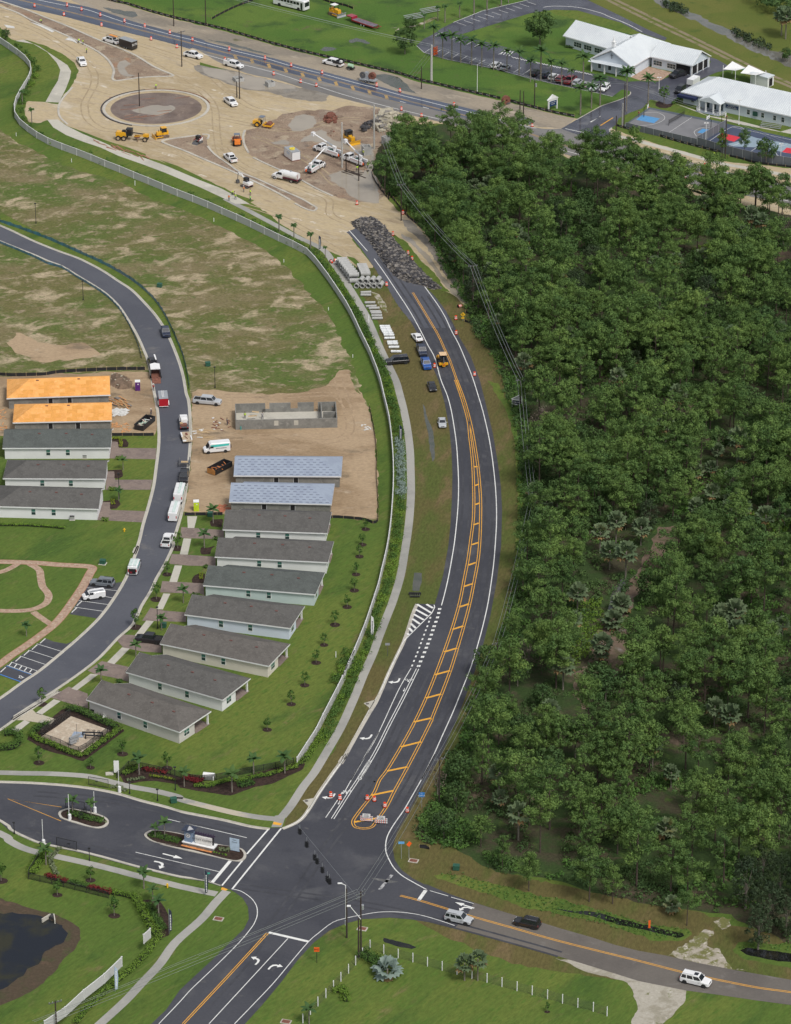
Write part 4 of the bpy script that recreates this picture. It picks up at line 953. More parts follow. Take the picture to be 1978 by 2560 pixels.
HAND = [('W',290,1030,'p'),('W',415,1130,'p'),('W',190,930,'p'),('W',515,955,'p'),('W',560,850,'p'),('W',465,830,'p'),('W',400,740,'p'),('W',600,560,'p'),('W',545,540,'p'),('W',320,470,'p'),
  ('W',350,400,'p'),('W',270,560,'p'),('W',240,640,'p'),('W',370,260,'p'),('W',520,130,'p'),('W',590,200,'p'),('W',740,1000,'p'),('W',700,900,'p'),('W',800,900,'p'),('W',720,800,'p'),('W',700,720,'p'),
  ('W',560,740,'o'),('W',870,700,'p'),('W',930,660,'p'),('W',980,540,'p'),('W',1030,600,'p'),('W',880,520,'p'),('W',820,500,'p'),('W',1190,450,'p'),('W',1200,570,'p'),('W',1260,620,'p'),('W',1230,220,'p'),
  ('W',1290,280,'p'),('W',1000,200,'p'),('W',1080,150,'p'),('W',950,220,'p'),('W',1570,150,'p'),('W',1560,250,'p'),('W',1400,270,'p'),('W',880,960,'p'),('W',940,960,'p'),('W',970,1110,'p'),('W',810,1190,'p'),
  ('W',700,1180,'p'),('W',1130,1150,'p'),('W',1210,1180,'p'),('W',1160,1290,'p'),('W',1240,880,'p'),('W',1340,900,'p'),('W',1230,1020,'p'),('W',1380,1110,'p'),('W',1450,1000,'p'),('W',1540,1060,'p'),
  ('W',1480,680,'p'),('W',1560,820,'p'),('W',1620,620,'p'),('W',1650,800,'p'),('W',1640,520,'p'),('W',1500,860,'p'),('W',1640,900,'p'),('W',1400,700,'p'),('W',1560,1160,'d'),('W',1480,1290,'d'),('W',1590,1400,'d'),
  ('W',1640,1260,'d'),('W',1540,1480,'d'),('W',1670,1420,'d'),('W',820,380,'o'),('W',780,350,'o'),('W',520,400,'o'),('W',140,770,'o'),('W',120,880,'o'),('W',60,1010,'o'),('W',430,610,'o'),('W',455,230,'b'),('W',1420,620,'o'),
  ('W',320,900,'c'),('W',800,220,'c'),('W',620,330,'c'),('W',855,95,'s'),('W',890,20,'s'),('W',1350,90,'c'),('W',1410,60,'c'),('W',1430,150,'c'),('W',1490,110,'c'),('W',1650,80,'c'),('W',750,1230,'s'),('W',1100,1070,'s'),
  ('W',1130,1420,'s'),('W',1400,540,'c'),('W',1330,510,'c'),('W',320,810,'c'),('W',1040,690,'c'),('W',40,1030,'s'),('W',410,1030,'c'),('V',360,1200,'c'),('V',560,940,'c'),('V',660,1000,'c'),('V',755,790,'c'),
  ('V',600,780,'c'),('V',500,840,'c'),('V',630,1270,'s'),('V',580,1370,'s'),('V',510,1530,'c'),('V',1100,660,'c'),('V',1330,600,'c'),('V',1400,650,'c'),('V',1300,640,'c'),('V',1190,380,'c'),('V',1100,420,'c'),
  ('V',1200,560,'c'),('V',1230,300,'c'),('V',1340,180,'c'),('V',1650,680,'c'),('V',1250,1340,'c'),('V',1340,1340,'c'),('V',910,150,'c'),('V',1330,550,'c'),
  ('V',640,100,'p'),('V',590,460,'p'),('V',500,470,'p'),('V',660,520,'p'),('V',960,480,'p'),('V',300,130,'p'),('V',250,290,'p'),('V',350,310,'p'),('V',280,480,'p'),('V',360,570,'p'),('V',470,370,'p'),('V',430,240,'p'),
  ('V',520,290,'p'),('V',770,170,'p'),('V',870,280,'p'),('V',960,200,'p'),('V',1060,150,'p'),('V',1130,240,'p'),('V',1330,410,'p'),('V',1460,270,'p'),('V',1590,360,'p'),('V',1640,410,'p'),('V',1550,450,'p'),('V',1150,760,'p'),
  ('V',1200,850,'p'),('V',1140,860,'p'),('V',1350,950,'p'),('V',1450,1000,'p'),('V',1530,1040,'p'),('V',1380,1050,'p'),('V',1500,900,'p'),('V',1620,640,'p'),('V',800,650,'d'),('V',660,680,'o'),('V',150,740,'o'),('V',260,700,'o'),
  ('V',380,720,'o'),('V',200,800,'o'),('V',340,850,'p'),('V',160,900,'p'),('V',120,1000,'p'),('V',270,950,'p'),('V',200,1130,'p'),('V',100,1200,'p'),('V',130,1350,'p'),('V',230,1470,'p'),('V',930,1180,'p'),('V',960,1260,'p'),
  ('V',900,1400,'p'),('V',730,1440,'p'),('V',1070,1520,'p'),('V',1040,1600,'p'),('V',1330,1560,'p'),('V',1540,1440,'p'),('V',1080,1190,'p'),('V',1000,1060,'o'),('V',950,1080,'o'),('V',1440,800,'o'),('V',1640,900,'o'),('V',60,1480,'b'),
  ('U',950,400,'p'),('U',900,400,'p'),('U',1030,460,'p'),('U',1110,480,'p'),('U',610,250,'p'),('U',780,290,'p'),('U',960,170,'p'),('U',1000,200,'p'),('U',1180,210,'p'),('U',1250,240,'p'),('U',1380,220,'p'),('U',1470,230,'p'),('U',1560,270,'p'),
  ('U',1640,260,'p'),('U',420,80,'p'),('U',470,120,'p'),('U',560,100,'p'),('U',590,60,'p'),('U',720,60,'p'),('U',820,60,'p'),('U',200,60,'p'),('U',60,60,'p'),('U',870,160,'o'),('U',780,150,'o'),('U',1440,500,'c'),('U',1500,520,'c'),('U',1390,560,'c'),
  ('U',720,710,'p'),('U',910,740,'p'),('U',960,1180,'p'),('U',600,1180,'p'),('U',780,1050,'p'),('U',1400,1390,'p'),('U',1200,1290,'p'),('U',230,1330,'p'),('U',960,1220,'p'),('U',1350,680,'p'),('U',1530,700,'p'),('U',620,800,'p'),('U',500,720,'p'),
  ('C',680,920,'p'),('C',870,960,'p'),('C',430,960,'p'),('C',590,980,'p'),('C',1290,1160,'p'),('C',1120,1170,'p'),('C',1580,1180,'p'),('D',40,1200,'p'),('D',210,1220,'p'),('D',380,1210,'p'),('D',500,1230,'p'),('D',720,1400,'p'),('D',1010,1440,'p'),('D',1100,1500,'p'),
  ('D',1250,1460,'p'),('D',1400,1480,'p'),('D',1500,1530,'p'),('C',200,1130,'p'),('C',60,1100,'o'),('B',1650,1180,'p'),('B',1560,1310,'p'),('S',560,120,'o')]
KZ = dict(p=10.5,o=5.0,d=7.0,c=4.4,s=2.0,b=5.5)
spots = []
for k,x,y,t in HAND:
 q = g(k,x,y,KZ[t])
 spots.append([q.x,q.y,t,1])
xs,ys = [p[0] for p in WOOD],[p[1] for p in WOOD]
grid = {}
def near(x,y,d):
 gx,gy = int(x // 4),int(y // 4)
 for i in range(gx - 2,gx + 3):
  for j in range(gy - 2,gy + 3):
   for (a,b) in grid.get((i,j),()):
    if (a - x) ** 2 + (b - y) ** 2 < d * d: return True
 return False
for s in spots: grid.setdefault((int(s[0] // 4),int(s[1] // 4)),[]).append((s[0],s[1]))
R2 = random.Random(5)
EDGE = [Vector((p.x,p.y,0)) for p in WOOD]
xmax = G(2060,300).x + 5
nfill = 0
for _ in range(26000):
 x,y = R2.uniform(min(xs),xmax),R2.uniform(min(ys),max(ys))
 px,py = proj((x,y,6))
 if px > 2070 or not in_poly(x,y,WOOD): continue
 if any(in_poly(x + a,y + b,c) for c in CLEAR for a,b in ((0,0),(2.5,0),(-2.5,0),(0,5))): continue
 dmin = 5.6 if py > 1300 else 5.0
 if py > 1950: dmin = 7.0
 n_ = noise.noise(Vector((x * .03,y * .03,1)))
 if near(x,y,dmin * (1.0 + .55 * n_)): continue
 u_ = R2.random()
 edge_ok = in_poly(x - 3.6,y,WOOD) and in_poly(x,y - 4,WOOD) and in_poly(x,y + 3,WOOD)
 if not edge_ok and R2.random() < .85: continue
 t = 'p' if u_ < .62 else 'o' if u_ < .86 else 'c' if u_ < .96 else 'b' if u_ < .975 else 'd'
 spots.append([x,y,t,0]); grid.setdefault((int(x // 4),int(y // 4)),[]).append((x,y)); nfill += 1
KIND = dict(p=('pine_tree',PINES,'pine tree'),o=('broadleaf_tree',OAKS,'tree'),d=('feathery_dark_tree',DARKS,'tree'),c=('cabbage_palm',[CPALM[0],CPALM[2]],'palm'),s=('low_palmetto',[CPALM[1]],'palm'),b=('bare_tree',BARE,'tree'))
DESC = dict(p='pine',o='rounded leafy tree',d='dark feathery tree',c='cabbage palm',s='low fan palm',b='bare tree')
GRP = dict(p='pines of the wood',o='broadleaf trees of the wood',d='dark feathery trees of the wood',c='cabbage palms of the wood',s='low fan palms of the wood',b='leafless trees of the wood')
spots.sort(key=lambda s: s[1])
cnt = {}
far = []
ONES = 'first second third fourth fifth sixth seventh eighth ninth tenth eleventh twelfth thirteenth fourteenth fifteenth sixteenth seventeenth eighteenth nineteenth'.split()
TENS = dict(zip(range(2,10),'twent thirt fort fift sixt sevent eight ninet'.split()))
def nth(n):
 if n > 99: return 'one hundred' + (' and ' + nth(n - 100) if n > 100 else 'th')
 if n < 20: return ONES[n - 1]
 return TENS[n // 10] + ('ieth' if n % 10 == 0 else 'y-' + ONES[n % 10 - 1])
LEVEL = ((420,'the court fence'),(500,'the bucket trucks'),(570,'the muddy corner'),(640,'the rubble heap'),(710,'the big pipe stack'),(790,'the yellow warning sign'),(860,'the white wrapped pipes'),(930,'the backhoe'),(1010,'the triangular white sign'),(1090,'the silver saloon'),(1180,'the blue grey roofs'),(1270,'the uppermost finished houses'),(1360,'the bending wires'),
  (1450,'the mint green house'),(1530,'the white hatching'),(1610,'the dashed lines'),(1690,'the short dark pole'),(1770,'the upper turn arrow'),(1850,'the second turn arrow'),(1930,'the tall verge pole'),(2010,'the blue square sign'),(2090,'the barricades'),(2170,'the orange diamond sign'),(2260,'the green ditch bank'),(9999,'the gravel track'))
FWX = PL(*FW)
def where(x,y):
 px,py = proj((x,y,5)); e = min((abs(p.y - y),p.x) for p in FWX)[1]
 return '%s rank in from the road, level with %s' % (nth(max(1,min(40,int((x - e) / 3.5) + 1))),next(v for k,v in LEVEL if py < k))
for s in spots:
 x,y,t,h = s
 cnt[t] = cnt.get(t,0) + 1
 if cnt[t] > (285 if t == 'p' else 120): far.append(s); continue
 nm,protos,cat = KIND[t]
 me = R2.choice(protos)
 sc = R2.uniform(.74,1.14) * (.9 if t == 'p' and proj((x,y,0))[1] > 1700 and R2.random() < .3 else 1)
 if t in 'pc' and not in_poly(x - 4.2,y,WOOD): sc *= .72; x += 1.8
 plant(nm,pairs(me),(x,y,0),('short ' if sc < .92 else 'tall ' if sc > 1.02 else '') + DESC[t] + ', ' + where(x,y),cat,GRP[t],sc=(sc,sc,sc * R2.uniform(.92,1.08)))
def merged(items,which):
 Vs,Fs,Ns,NC,n0 = [],[],[],{},0
 cache = {}
 for me,x,y,rz,sc in items:
  if me.name not in cache:
   v = np.empty(len(me.vertices) * 3,np.float32); me.vertices.foreach_get('co',v)
   k = len(me.loops) // len(me.polygons)
   f = np.empty(len(me.loops),np.int32); me.loops.foreach_get('vertex_index',f)
   cache[me.name] = (v.reshape(-1,3),f,k)
  v,f,k = cache[me.name]
  c_,s_ = math.cos(rz),math.sin(rz)
  w = v @ np.array([[c_,s_,0],[-s_,c_,0],[0,0,1]],np.float32) * sc + np.array([x,y,0],np.float32)
  Vs.append(w); Fs.append(f.reshape(-1,k) + n0); n0 += len(w)
  if me.name not in NC:
   nv = np.empty(len(me.loops) * 3,np.float32); me.corner_normals.foreach_get('vector',nv); NC[me.name] = nv.reshape(-1,3)[np.argsort(f,kind='stable')] if len(f) == len(v) else None
  Ns.append(NC[me.name] @ np.array([[c_,s_,0],[-s_,c_,0],[0,0,1]],np.float32) if NC[me.name] is not None else np.tile([[0,0,1.]],(len(v),1)))
 return np.concatenate(Vs),np.concatenate(Fs),np.concatenate(Ns)
groups = {}
for x,y,t,h in far:
 me = R2.choice(KIND[t][1]); rz,sc = R2.uniform(0,6.28),R2.uniform(.82,1.12)
 groups.setdefault(t,[]).append((me[0],me[1],x,y,rz,sc))
for t,it in groups.items():
 V,F,Nn = merged([(a,x,y,rz,sc) for a,b,x,y,rz,sc in it],0)
 root = link('far_' + KIND[t][0] + '_stand',np_mesh('far_crowns',V,F,LV[dict(p='pine',o='oak',d='dark',c='palm',b='brown',s='palm')[t]],N=Nn if t in 'podb' else None))
 root['kind'] = 'stuff'
 tm = MB()
 for a,b,x,y,rz,sc in it: tm.tube((x,y,0),(x,y,(8 if t == 'p' else 3) * sc),.17,.1,5,cap=False)
 o = obj('far_trunks',tm,m_bark,root); o['kind'] = 'stuff'
print('TREES',cnt,'far',len(far))
def leafy(name,pts,mat,r=(.5,1.1),per=22,lf=.26,kind='stuff',parent=None,zc=.45):
 global rng
 rng = np.random.default_rng(len(pts) * 7 + 1)
 cs = [(p[0],p[1],zc * rr) for p,rr in zip(pts,rng.uniform(*r,len(pts)))]
 V,F,Nn = puffs(cs,rng.uniform(*r,len(pts)),per,lf,up=.2)
 if parent is not None:
  l = parent.location; V = V - np.array([l.x,l.y,l.z])
 o = link(name,np_mesh(name,V,F,LV[mat],N=Nn),parent)
 if kind: o['kind'] = kind
 return o
us = {'shrub': [],'oak': [],'hedge': []}
for p in resample(FWX,.9):
 if proj(p)[1] > 2120: break
 for _ in range(3): us[R2.choice(('shrub','oak','hedge'))].append((p.x + R2.uniform(-.5,3.5),p.y + R2.uniform(-1,1)))
CLEAR2 = CLEAR[:1]
tries = 0
while tries < 30000 and sum(map(len,us.values())) < 10500:
 tries += 1
 x,y = R2.uniform(min(xs),xmax),R2.uniform(min(ys),max(ys))
 px,py = proj((x,y,1))
 if px > 2050 or not in_poly(x,y,WOOD): continue
 n_ = noise.noise(Vector((x * .045,y * .045,5))) + .5 * noise.noise(Vector((x * .15,y * .15,8)))
 c_ = any(in_poly(x,y,c) for c in CLEAR)
 if c_ and n_ < .42: continue
 if n_ < (-.28 if py < 1500 else -.14): continue
 q_ = noise.noise(Vector((x * .06,y * .06,20))); us['shrub' if q_ > .2 else 'hedge' if q_ > .08 else 'oak'].append((x,y))
leafy('understory',us['shrub'],'shrub',per=16,lf=.34)
leafy('understory',us['oak'],'oak',per=20,lf=.3,r=(.6,1.4))
leafy('understory',us['hedge'],'vine',per=18,lf=.3)
def fill(poly,step,jit=.4,seed=1):
 rr = random.Random(seed); out = []
 x0,x1 = min(p[0] for p in poly),max(p[0] for p in poly); y0,y1 = min(p[1] for p in poly),max(p[1] for p in poly)
 x = x0
 while x < x1:
  y = y0
  while y < y1:
   a,b = x + rr.uniform(-jit,jit) * step,y + rr.uniform(-jit,jit) * step
   if in_poly(a,b,poly): out.append((a,b))
   y += step
  x += step
 return out
for a,mt,st,r_,lf_ in ((('R',690,830,780,700,860,740,1000,820,1180,950,1180,1060,1100,1060,1000,1060,820,1030,690,950),'shrub',1.0,(.7,1.3),.26),(('R',1180,1130,1290,1120,1420,1180,1530,1220,1500,1275,1380,1280,1250,1220),'shrub',.9,(.5,.8),.22),
     (('V',180,1420,330,1270,520,1240,530,1420,420,1600,350,1660,260,1560),'hedge',1.1,(.6,1.0),.24),(('R',900,300,1000,290,1080,380,1100,500,920,480),'oak',.9,(.9,1.6),.28),
     (('U',1050,700,1180,640,1250,700,1150,780,1050,780),'hedge',1.3,(.6,1.1),.26),(('V',1260,740,1400,800,1687,840,1687,780,1500,720,1300,690),'hedge',1.2,(.6,1.0),.26),(('V',1500,80,1687,60,1687,300,1560,230),'hedge',1.2,(.6,1.1),.26),
     (('W',900,880,1000,840,1180,800,1200,850,1080,900,940,920),'shrub',1.0,(.5,.9),.24),(('W',860,1260,980,1240,1060,1330,1040,1390,900,1310),'oak',1.0,(.5,.9),.24),(('P',560,560,640,500,800,560,860,640,760,700,620,680),'oak',1.0,(.6,1.1),.26)):
 leafy('undergrowth',fill(PL(*a),st,seed=len(a)),mt,r=r_,lf=lf_)
for a in (('O',640,420,800,400,1100,500,1687,640,'P',560,850,840,890,800,970,500,970,250,895,0,830,'O',1500,740,1000,560),('P',1200,1060,1300,990,1687,1010,1990,1060,1990,1090,1687,1085,1450,1045,1250,1055)):
 leafy('ditch_grass',fill(PL(*a),.95,seed=3),'shrub',r=(.18,.42),per=9,lf=.18)
# ================================================================== buildings, walls and fences
def text(parent,s,size,mat,loc,rot,name='lettering',align='CENTER'):
 cu = bpy.data.curves.new('lettering','FONT'); cu.body = s; cu.size = size; cu.align_x = align; cu.align_y = 'CENTER'; cu.extrude = .008
 o = bpy.data.objects.new('tmp',cu); C.objects.link(o)
 bpy.context.view_layer.update()
 me = bpy.data.meshes.new_from_object(o.evaluated_get(bpy.context.evaluated_depsgraph_get()))
 bpy.data.objects.remove(o); me.materials.clear(); me.materials.append(mat)
 t = link(name,me,parent); t.location = loc; t.rotation_euler = rot
 return t
def shingle(name,col):
 m = GM(name,[(col,1,0,1),(tuple(c * .85 for c in col),.5,.45,.62),(tuple(c * 1.2 for c in col),3.2,.54,.66)],fine=.16,rough=.9)
 return m
m_sh1 = shingle('grey_shingles',(.112,.108,.102)); m_sh2 = shingle('green_grey_shingles',(.098,.108,.102)); m_sh3 = shingle('brown_grey_shingles',(.128,.118,.108))
m_osb = GM('osb_sheathing',[((.80,.395,.125),1,0,1),((.72,.34,.10),.5,.45,.6),((.84,.46,.18),1.2,.55,.7)],fine=.08)
m_osbd = GM('osb_dark',[((.72,.34,.09),1,0,1),((.66,.31,.08),.8,.45,.6)],fine=.08)
m_under = GM('roof_underlayment',[((.30,.345,.42),1,0,1),((.27,.31,.385),.4,.45,.6)],fine=.06)
m_mark = M('underlayment_print',(.08,.09,.14),.8)
m_block = GM('concrete_block',[((.24,.235,.215),1,0,1),((.19,.187,.172),.35,.45,.6),((.30,.29,.265),.9,.56,.7)],fine=.14)
m_metal = GM('white_metal_roof',[((.62,.66,.68),1,0,1),((.56,.60,.63),.12,.45,.62)],fine=.03,rough=.45,spec=.4)
m_trim = M('white_trim',(.80,.80,.79),.5,.03); m_paleblue = M('pale_blue_wall',(.60,.66,.72),.85,.04,.4)
m_wwhite = M('white_stucco',(.74,.74,.74),.85,.04,.4); m_cream = M('cream_stucco',(.66,.61,.53),.85,.04,.4)
m_bluew = M('blue_white_stucco',(.62,.68,.78),.85,.04,.4); m_mint = M('mint_stucco',(.52,.61,.60),.85,.04,.4); m_grw = M('warm_grey_stucco',(.56,.535,.50),.85,.04,.4)
m_glass = M('window_glass',(.030,.055,.060),.12,.1,spec=.8); m_glassg = M('window_upper_glass',(.07,.19,.16),.2,.1,spec=.8)
m_black = M('black_opening',(.012,.011,.012),.9); m_blk = M('black_metal',(.022,.022,.025),.5,spec=.5); m_vent = M('brown_vent',(.16,.07,.06),.8)
m_wood = M('raw_timber',(.50,.36,.20),.85,.2); m_darkw = M('dark_wood_pole',(.050,.036,.030),.95,.3,4); m_gal = M('galvanised_steel',(.42,.44,.46),.45,.1,metal=.4); m_concp = M('pole_concrete',(.46,.45,.42),.85,.1)
def house(label,NLp,NRp,W,wall,roof,cat='house',ze=2.75,rise=None,step=0.0,lend='gable',rend='hip',wins=(),doors=(),kind='shingle',vents=(),lanai=True,over=.42,ewins=True,group=None,name='house',L=None,wallh=None):
 a,b = NLp.copy(),NRp.copy(); a.z = b.z = 0
 rz = aim(a,b); L = L or (b - a).length
 t = thing(name,label,cat,a,rz,group)
 r = rise if rise is not None else W / 2 * 5 / 12
 H = W / 2
 xl = 0 if lend == 'gable' else H
 xr = L if rend == 'gable' else L - H
 s = step
 o = over
 pl = [(o,o),(L - o,o)]
 if lanai: pl += [(L - o,W * .52),(L - 3.2,W * .52),(L - 3.2,W - o)]
 else: pl += [(L - o,W - o)]
 pl += [(s + o,W - o),(s + o,W * .5),(o,W * .5)] if s > 0 else [(o,W - o)]
 obj('wall',MB().slab(pl,0,ze - .02),wall,t)
 if lend == 'gable': obj('gable_wall',MB().add([(o,o,ze - .02),(o,W - o if s == 0 else W * .5,ze - .02),(o,H,ze + r * (1 - o / H) - .05)],[(0,1,2)]),wall,t)
 if rend == 'gable' : obj('gable_wall',MB().add([(L - o,o,ze - .02),(L - o,W - o,ze - .02),(L - o,H,ze + r * (1 - o / H) - .05)],[(0,2,1)]),wall,t)
 th = .16
 mb = MB()
 def slope(p): 
  n = len(p); mb.add([(x,y,z + th) for x,y,z in p] + list(p),[tuple(range(n)),tuple(range(2 * n - 1,n - 1,-1))] + [(i,n + i,n + (i + 1) % n,(i + 1) % n) for i in range(n)])
 slope([(0,0,ze),(L,0,ze),(xr,H,ze + r),(xl,H,ze + r)])
 xs_ = s if s > 0 else 0
 slope([(L,W,ze),(xs_,W,ze),(max(xs_,xl) if lend == 'gable' else xl,H,ze + r),(xr,H,ze + r)])
 if lend != 'gable': slope([(0,W,ze),(0,0,ze),(xl,H,ze + r)])
 if rend != 'gable': slope([(L,0,ze),(L,W,ze),(xr,H,ze + r)])
 rf = obj('roof',mb,roof,t)
 fb = MB()
 def fas(x0,y0,z0,x1,y1,z1): fb.add([(x0,y0,z0 - .12),(x1,y1,z1 - .12),(x1,y1,z1 + th + .02),(x0,y0,z0 + th + .02)],[(0,1,2,3)])
 e = .015
 fas(-e,-e,ze,L + e,-e,ze)
 if rend == 'gable': fas(L + e,-e,ze,L + e,H,ze + r); fas(L + e,H,ze + r,L + e,W + e,ze)
 else: fas(L + e,-e,ze,L + e,W + e,ze)
 if lend == 'gable': fas(-e,H,ze + r,-e,-e,ze); fas(xs_ - e,W,ze,xs_ - e,H,ze + r)
 else: fas(-e,W,ze,-e,-e,ze)
 obj('fascia',fb,M('white_fascia',(.78,.78,.78),.6,.03),t)
 def onslope(x,y,w=.6,d=.3,h=.14): return (x,y,ze + r * y / H + th + h / 2 - .03,w,d,h)
 for fx,fy in vents: pt(rf,'roof_vent',m_vent,('b',) + onslope(fx * L,fy * H))
 if kind == 'osb':
  hh = math.hypot(H,r)
  mb2,mb3 = mesh_of('sheathing_panel',MB().box(0,0,0,2.40,1.16,.02),m_osb),mesh_of('sheathing_panel',MB().box(0,0,0,2.40,1.16,.02),m_osbd)
  row = 0
  y = .62
  sl = math.atan2(r,H)
  while y < hh - .5:
   x = 1.3 + (1.22 if row % 2 else 0)
   while x < (L - 1.25):
    yy,zz = y * math.cos(sl),y * math.sin(sl)
    if lend == 'gable' or x > yy + 1.3:
     p = link('sheathing_panel',mb3 if (int(x / 2.44) + row) % 2 else mb2,rf)
     p.location = (x,yy,ze + zz + th + .012); p.rotation_euler = (sl,0,0)
    x += 2.44
   y += 1.22; row += 1
 if kind == 'underlay':
  mk = MB(); sl = math.atan2(r,H); row = 0; y = .35
  while y < math.hypot(H,r) - .2:
   x = .8 + (.7 if row % 2 else 0)
   while x < L - .8 - (y * .9):
    yy,zz = y * math.cos(sl),y * math.sin(sl)
    mk.add([(x,yy,ze + zz + th + .02),(x + .75,yy,ze + zz + th + .02),(x + .75,yy + .13,ze + zz + th + .02 + .13 * math.tan(sl)),(x,yy + .13,ze + zz + th + .02 + .13 * math.tan(sl))],[(0,1,2,3)])
    x += 1.45
   y += .74; row += 1
  o_ = obj('printed_marks',mk,m_mark,rf); o_['kind'] = 'stuff'
 if kind == 'metal':
  rb = MB(); x = .5
  while x < L - .3:
   yt = H if (lend == 'gable' or x > H) and (rend == 'gable' or x < L - H) else min(x,L - x) if rend != 'gable' and lend != 'gable' else (x if lend != 'gable' and x < H else L - x)
   rb.tube((x,.05,ze + th + r * .05 / H + .02),(x,yt,ze + th + r * yt / H + .02),.035,n=4); x += .62
  o_ = obj('standing_seams',rb,m_trim,rf); o_['kind'] = 'stuff'
 def win(x,y,ax,w=.95,h=1.45,z=.85,n=1):
  f = pt(t,'window',m_trim,('b',x,y - .02,z + h / 2,w * n + .14,.06,h + .14) if ax == 0 else ('b',x + .02,y,z + h / 2,.06,w * n + .14,h + .14))
  for i in range(n):
   d = (i - (n - 1) / 2) * w
   for zz,m in ((z + h * .26,m_glass),(z + h * .75,m_glassg if cat == 'house' else m_glass)):
    pt(f,'pane',m,('b',x + d,y - .045,zz,w - .08,.03,h * .44) if ax == 0 else ('b',x + .045,y + d,zz,.03,w - .08,h * .44))
 for x in wins:
  n = 1
  if isinstance(x,tuple): x,n = x
  win(x,o,0,n=n)
 for x in doors: pt(t,'doorway',m_black,('b',x,o - .01,1.35,.95,.05,1.7)); pt(t,'door_frame',M('grey_trim',(.5,.5,.5),.7),('b',x - .55,o - .015,1.35,.12,.06,1.8),('b',x + .55,o - .015,1.35,.12,.06,1.8))
 if lanai:
  pt(t,'lanai_floor',m_paver,('b',L - 1.7,W * .76,.03,3.0,W * .45,.06))
  pt(t,'column',m_trim,('b',L - .55,W - .55,ze / 2,.32,.32,ze - .04))
  if ewins: win(L - o,W * .27,1,w=.85,h=1.3,n=2)
 return t,L
def NL_(k,x,y,z=2.75): return g(k,x,y,z)
def wx(k,a,b,*pix,z=1.6):
 """pixel x,y of windows -> distance along the wall line"""
 u = (b - a).copy(); u.z = 0; u.normalize(); out = []
 for i in range(0,len(pix),2):
  q = g(k,pix[i],pix[i + 1],z); out.append((q - a).dot(u))
 return out
def row_house(label,k,nl,nr,fr,wall,roof,wins,step=3.0,vents=((.33,.78),(.58,.78),(.82,.72)),**kw):
 a,b,c = g(k,*nl,2.75),g(k,*nr,2.75),g(k,*fr,2.75)
 u = b - a; u.normalize(); v = Vector((-u.y,u.x,0))
 W = (c - b).dot(v)
 W = max(9.2,min(W,11.5))
 t,L = house(label,a,b,W,wall,roof,wins=[x for x in wx(k,a,b,*wins)] if wins else (),step=step,vents=vents,group='houses of the curved street',**kw)
 return t,L,W
row_house('cream house with dark grey roof, uppermost finished house of the right-hand row','J',(530,85),(1410,117),(1438,-65),m_wwhite,m_sh1,(832,120,1075,132))
row_house('white house with grey roof below the uppermost finished cream one, right-hand row','J',(463,315),(1418,362),(1450,183),m_wwhite,m_sh1,(838,365,1010,377))
row_house('mint green house with greenish grey roof, in the middle of the right-hand row','J',(365,555),(1312,633),(1380,447),m_mint,m_sh2,(746,620,918,635))
row_house('pale blue house with dark grey roof, fourth finished one of the right-hand row','J',(208,802),(1100,918),(1207,728),m_bluew,m_sh1,(516,875,762,908))
row_house('cream house behind the parked black pickup truck','J',(0,1048),(918,1237),(1080,1047),m_cream,m_sh3,(367,1158,535,1192))
row_house('white house between the cream one and the lowest one of the right-hand row','J',(-288,1287),(530,1523),(750,1337),m_wwhite,m_sh1,(2,1402,228,1470))
row_house('lowest house of the right-hand row, beside the hedged pump yard','K',(728,170),(1515,445),(1768,262),m_grw,m_sh3,(1005,300,1224,378))
row_house('white house with greenish grey roof directly below the second orange-roofed shell','G',(22,748),(935,745),(942,583),m_wwhite,m_sh2,(408,778,573,778),lanai=False,rend='gable',lend='gable',step=0)
row_house('white house in the middle of the three finished left-hand ones','G',(25,1003),(893,1007),(905,850),m_wwhite,m_sh1,(358,1036,599,1038),lanai=False,rend='gable',lend='hip',step=0)
row_house('white house next to the green with an outdoor air conditioner at its wall','G',(-60,1238),(832,1262),(868,1085),m_wwhite,m_sh1,(284,1278,454,1283),lanai=False,rend='gable',lend='hip',step=0)
t,L,W = row_house('unfinished block house with bare orange roof sheathing, nearest the black silt fence','G',(57,328),(932,298),(915,137),m_block,m_osb,(),lanai=False,rend='gable',lend='hip',step=0,kind='osb',vents=((.3,.9),(.7,.9)),doors=(wx('G',g('G',57,328,2.75),g('G',932,298,2.75),427,338,588,333)))
t,L,W = row_house('unfinished block house with bare orange roof sheathing, the lower of the two','G',(108,533),(945,515),(940,360),m_block,m_osb,(),lanai=False,rend='gable',lend='hip',step=0,kind='osb',vents=((.34,.9),(.56,.9)),doors=(wx('G',g('G',108,533,2.75),g('G',945,515,2.75),428,553,660,548)))
row_house('block house under printed blue grey roof underlayment, the upper of the two','H',(622,980),(1530,987),(1532,818),m_block,m_under,(),lanai=False,step=0,kind='underlay',vents=(),doors=(wx('H',g('H',622,980,2.75),g('H',1530,987,2.75),982,1010,1148,1012)))
row_house('block house under printed blue grey roof underlayment, the lower of the two','H',(583,1202),(1448,1222),(1466,1048),m_block,m_under,(),lanai=False,step=2.5,kind='underlay',vents=(),doors=(wx('H',g('H',583,1202,2.75),g('H',1448,1222,2.75),880,1238,1120,1245)))
a,b,c = g('H',637,508,2.4),g('H',1497,490,2.4),g('H',1478,352,2.4)
a.z = b.z = 0; u = (b - a); L = u.length; u.normalize(); v = Vector((-u.y,u.x,0)); W = max(8.5,(c - b).dot(v)); rz = aim(a,b)
sh = thing('block_shell','roofless grey block walls of a house under construction with workers inside','house shell',a,rz)
pt(sh,'slab',m_conc,('b',L / 2,W / 2,.05,L - .1,W - .1,.1))
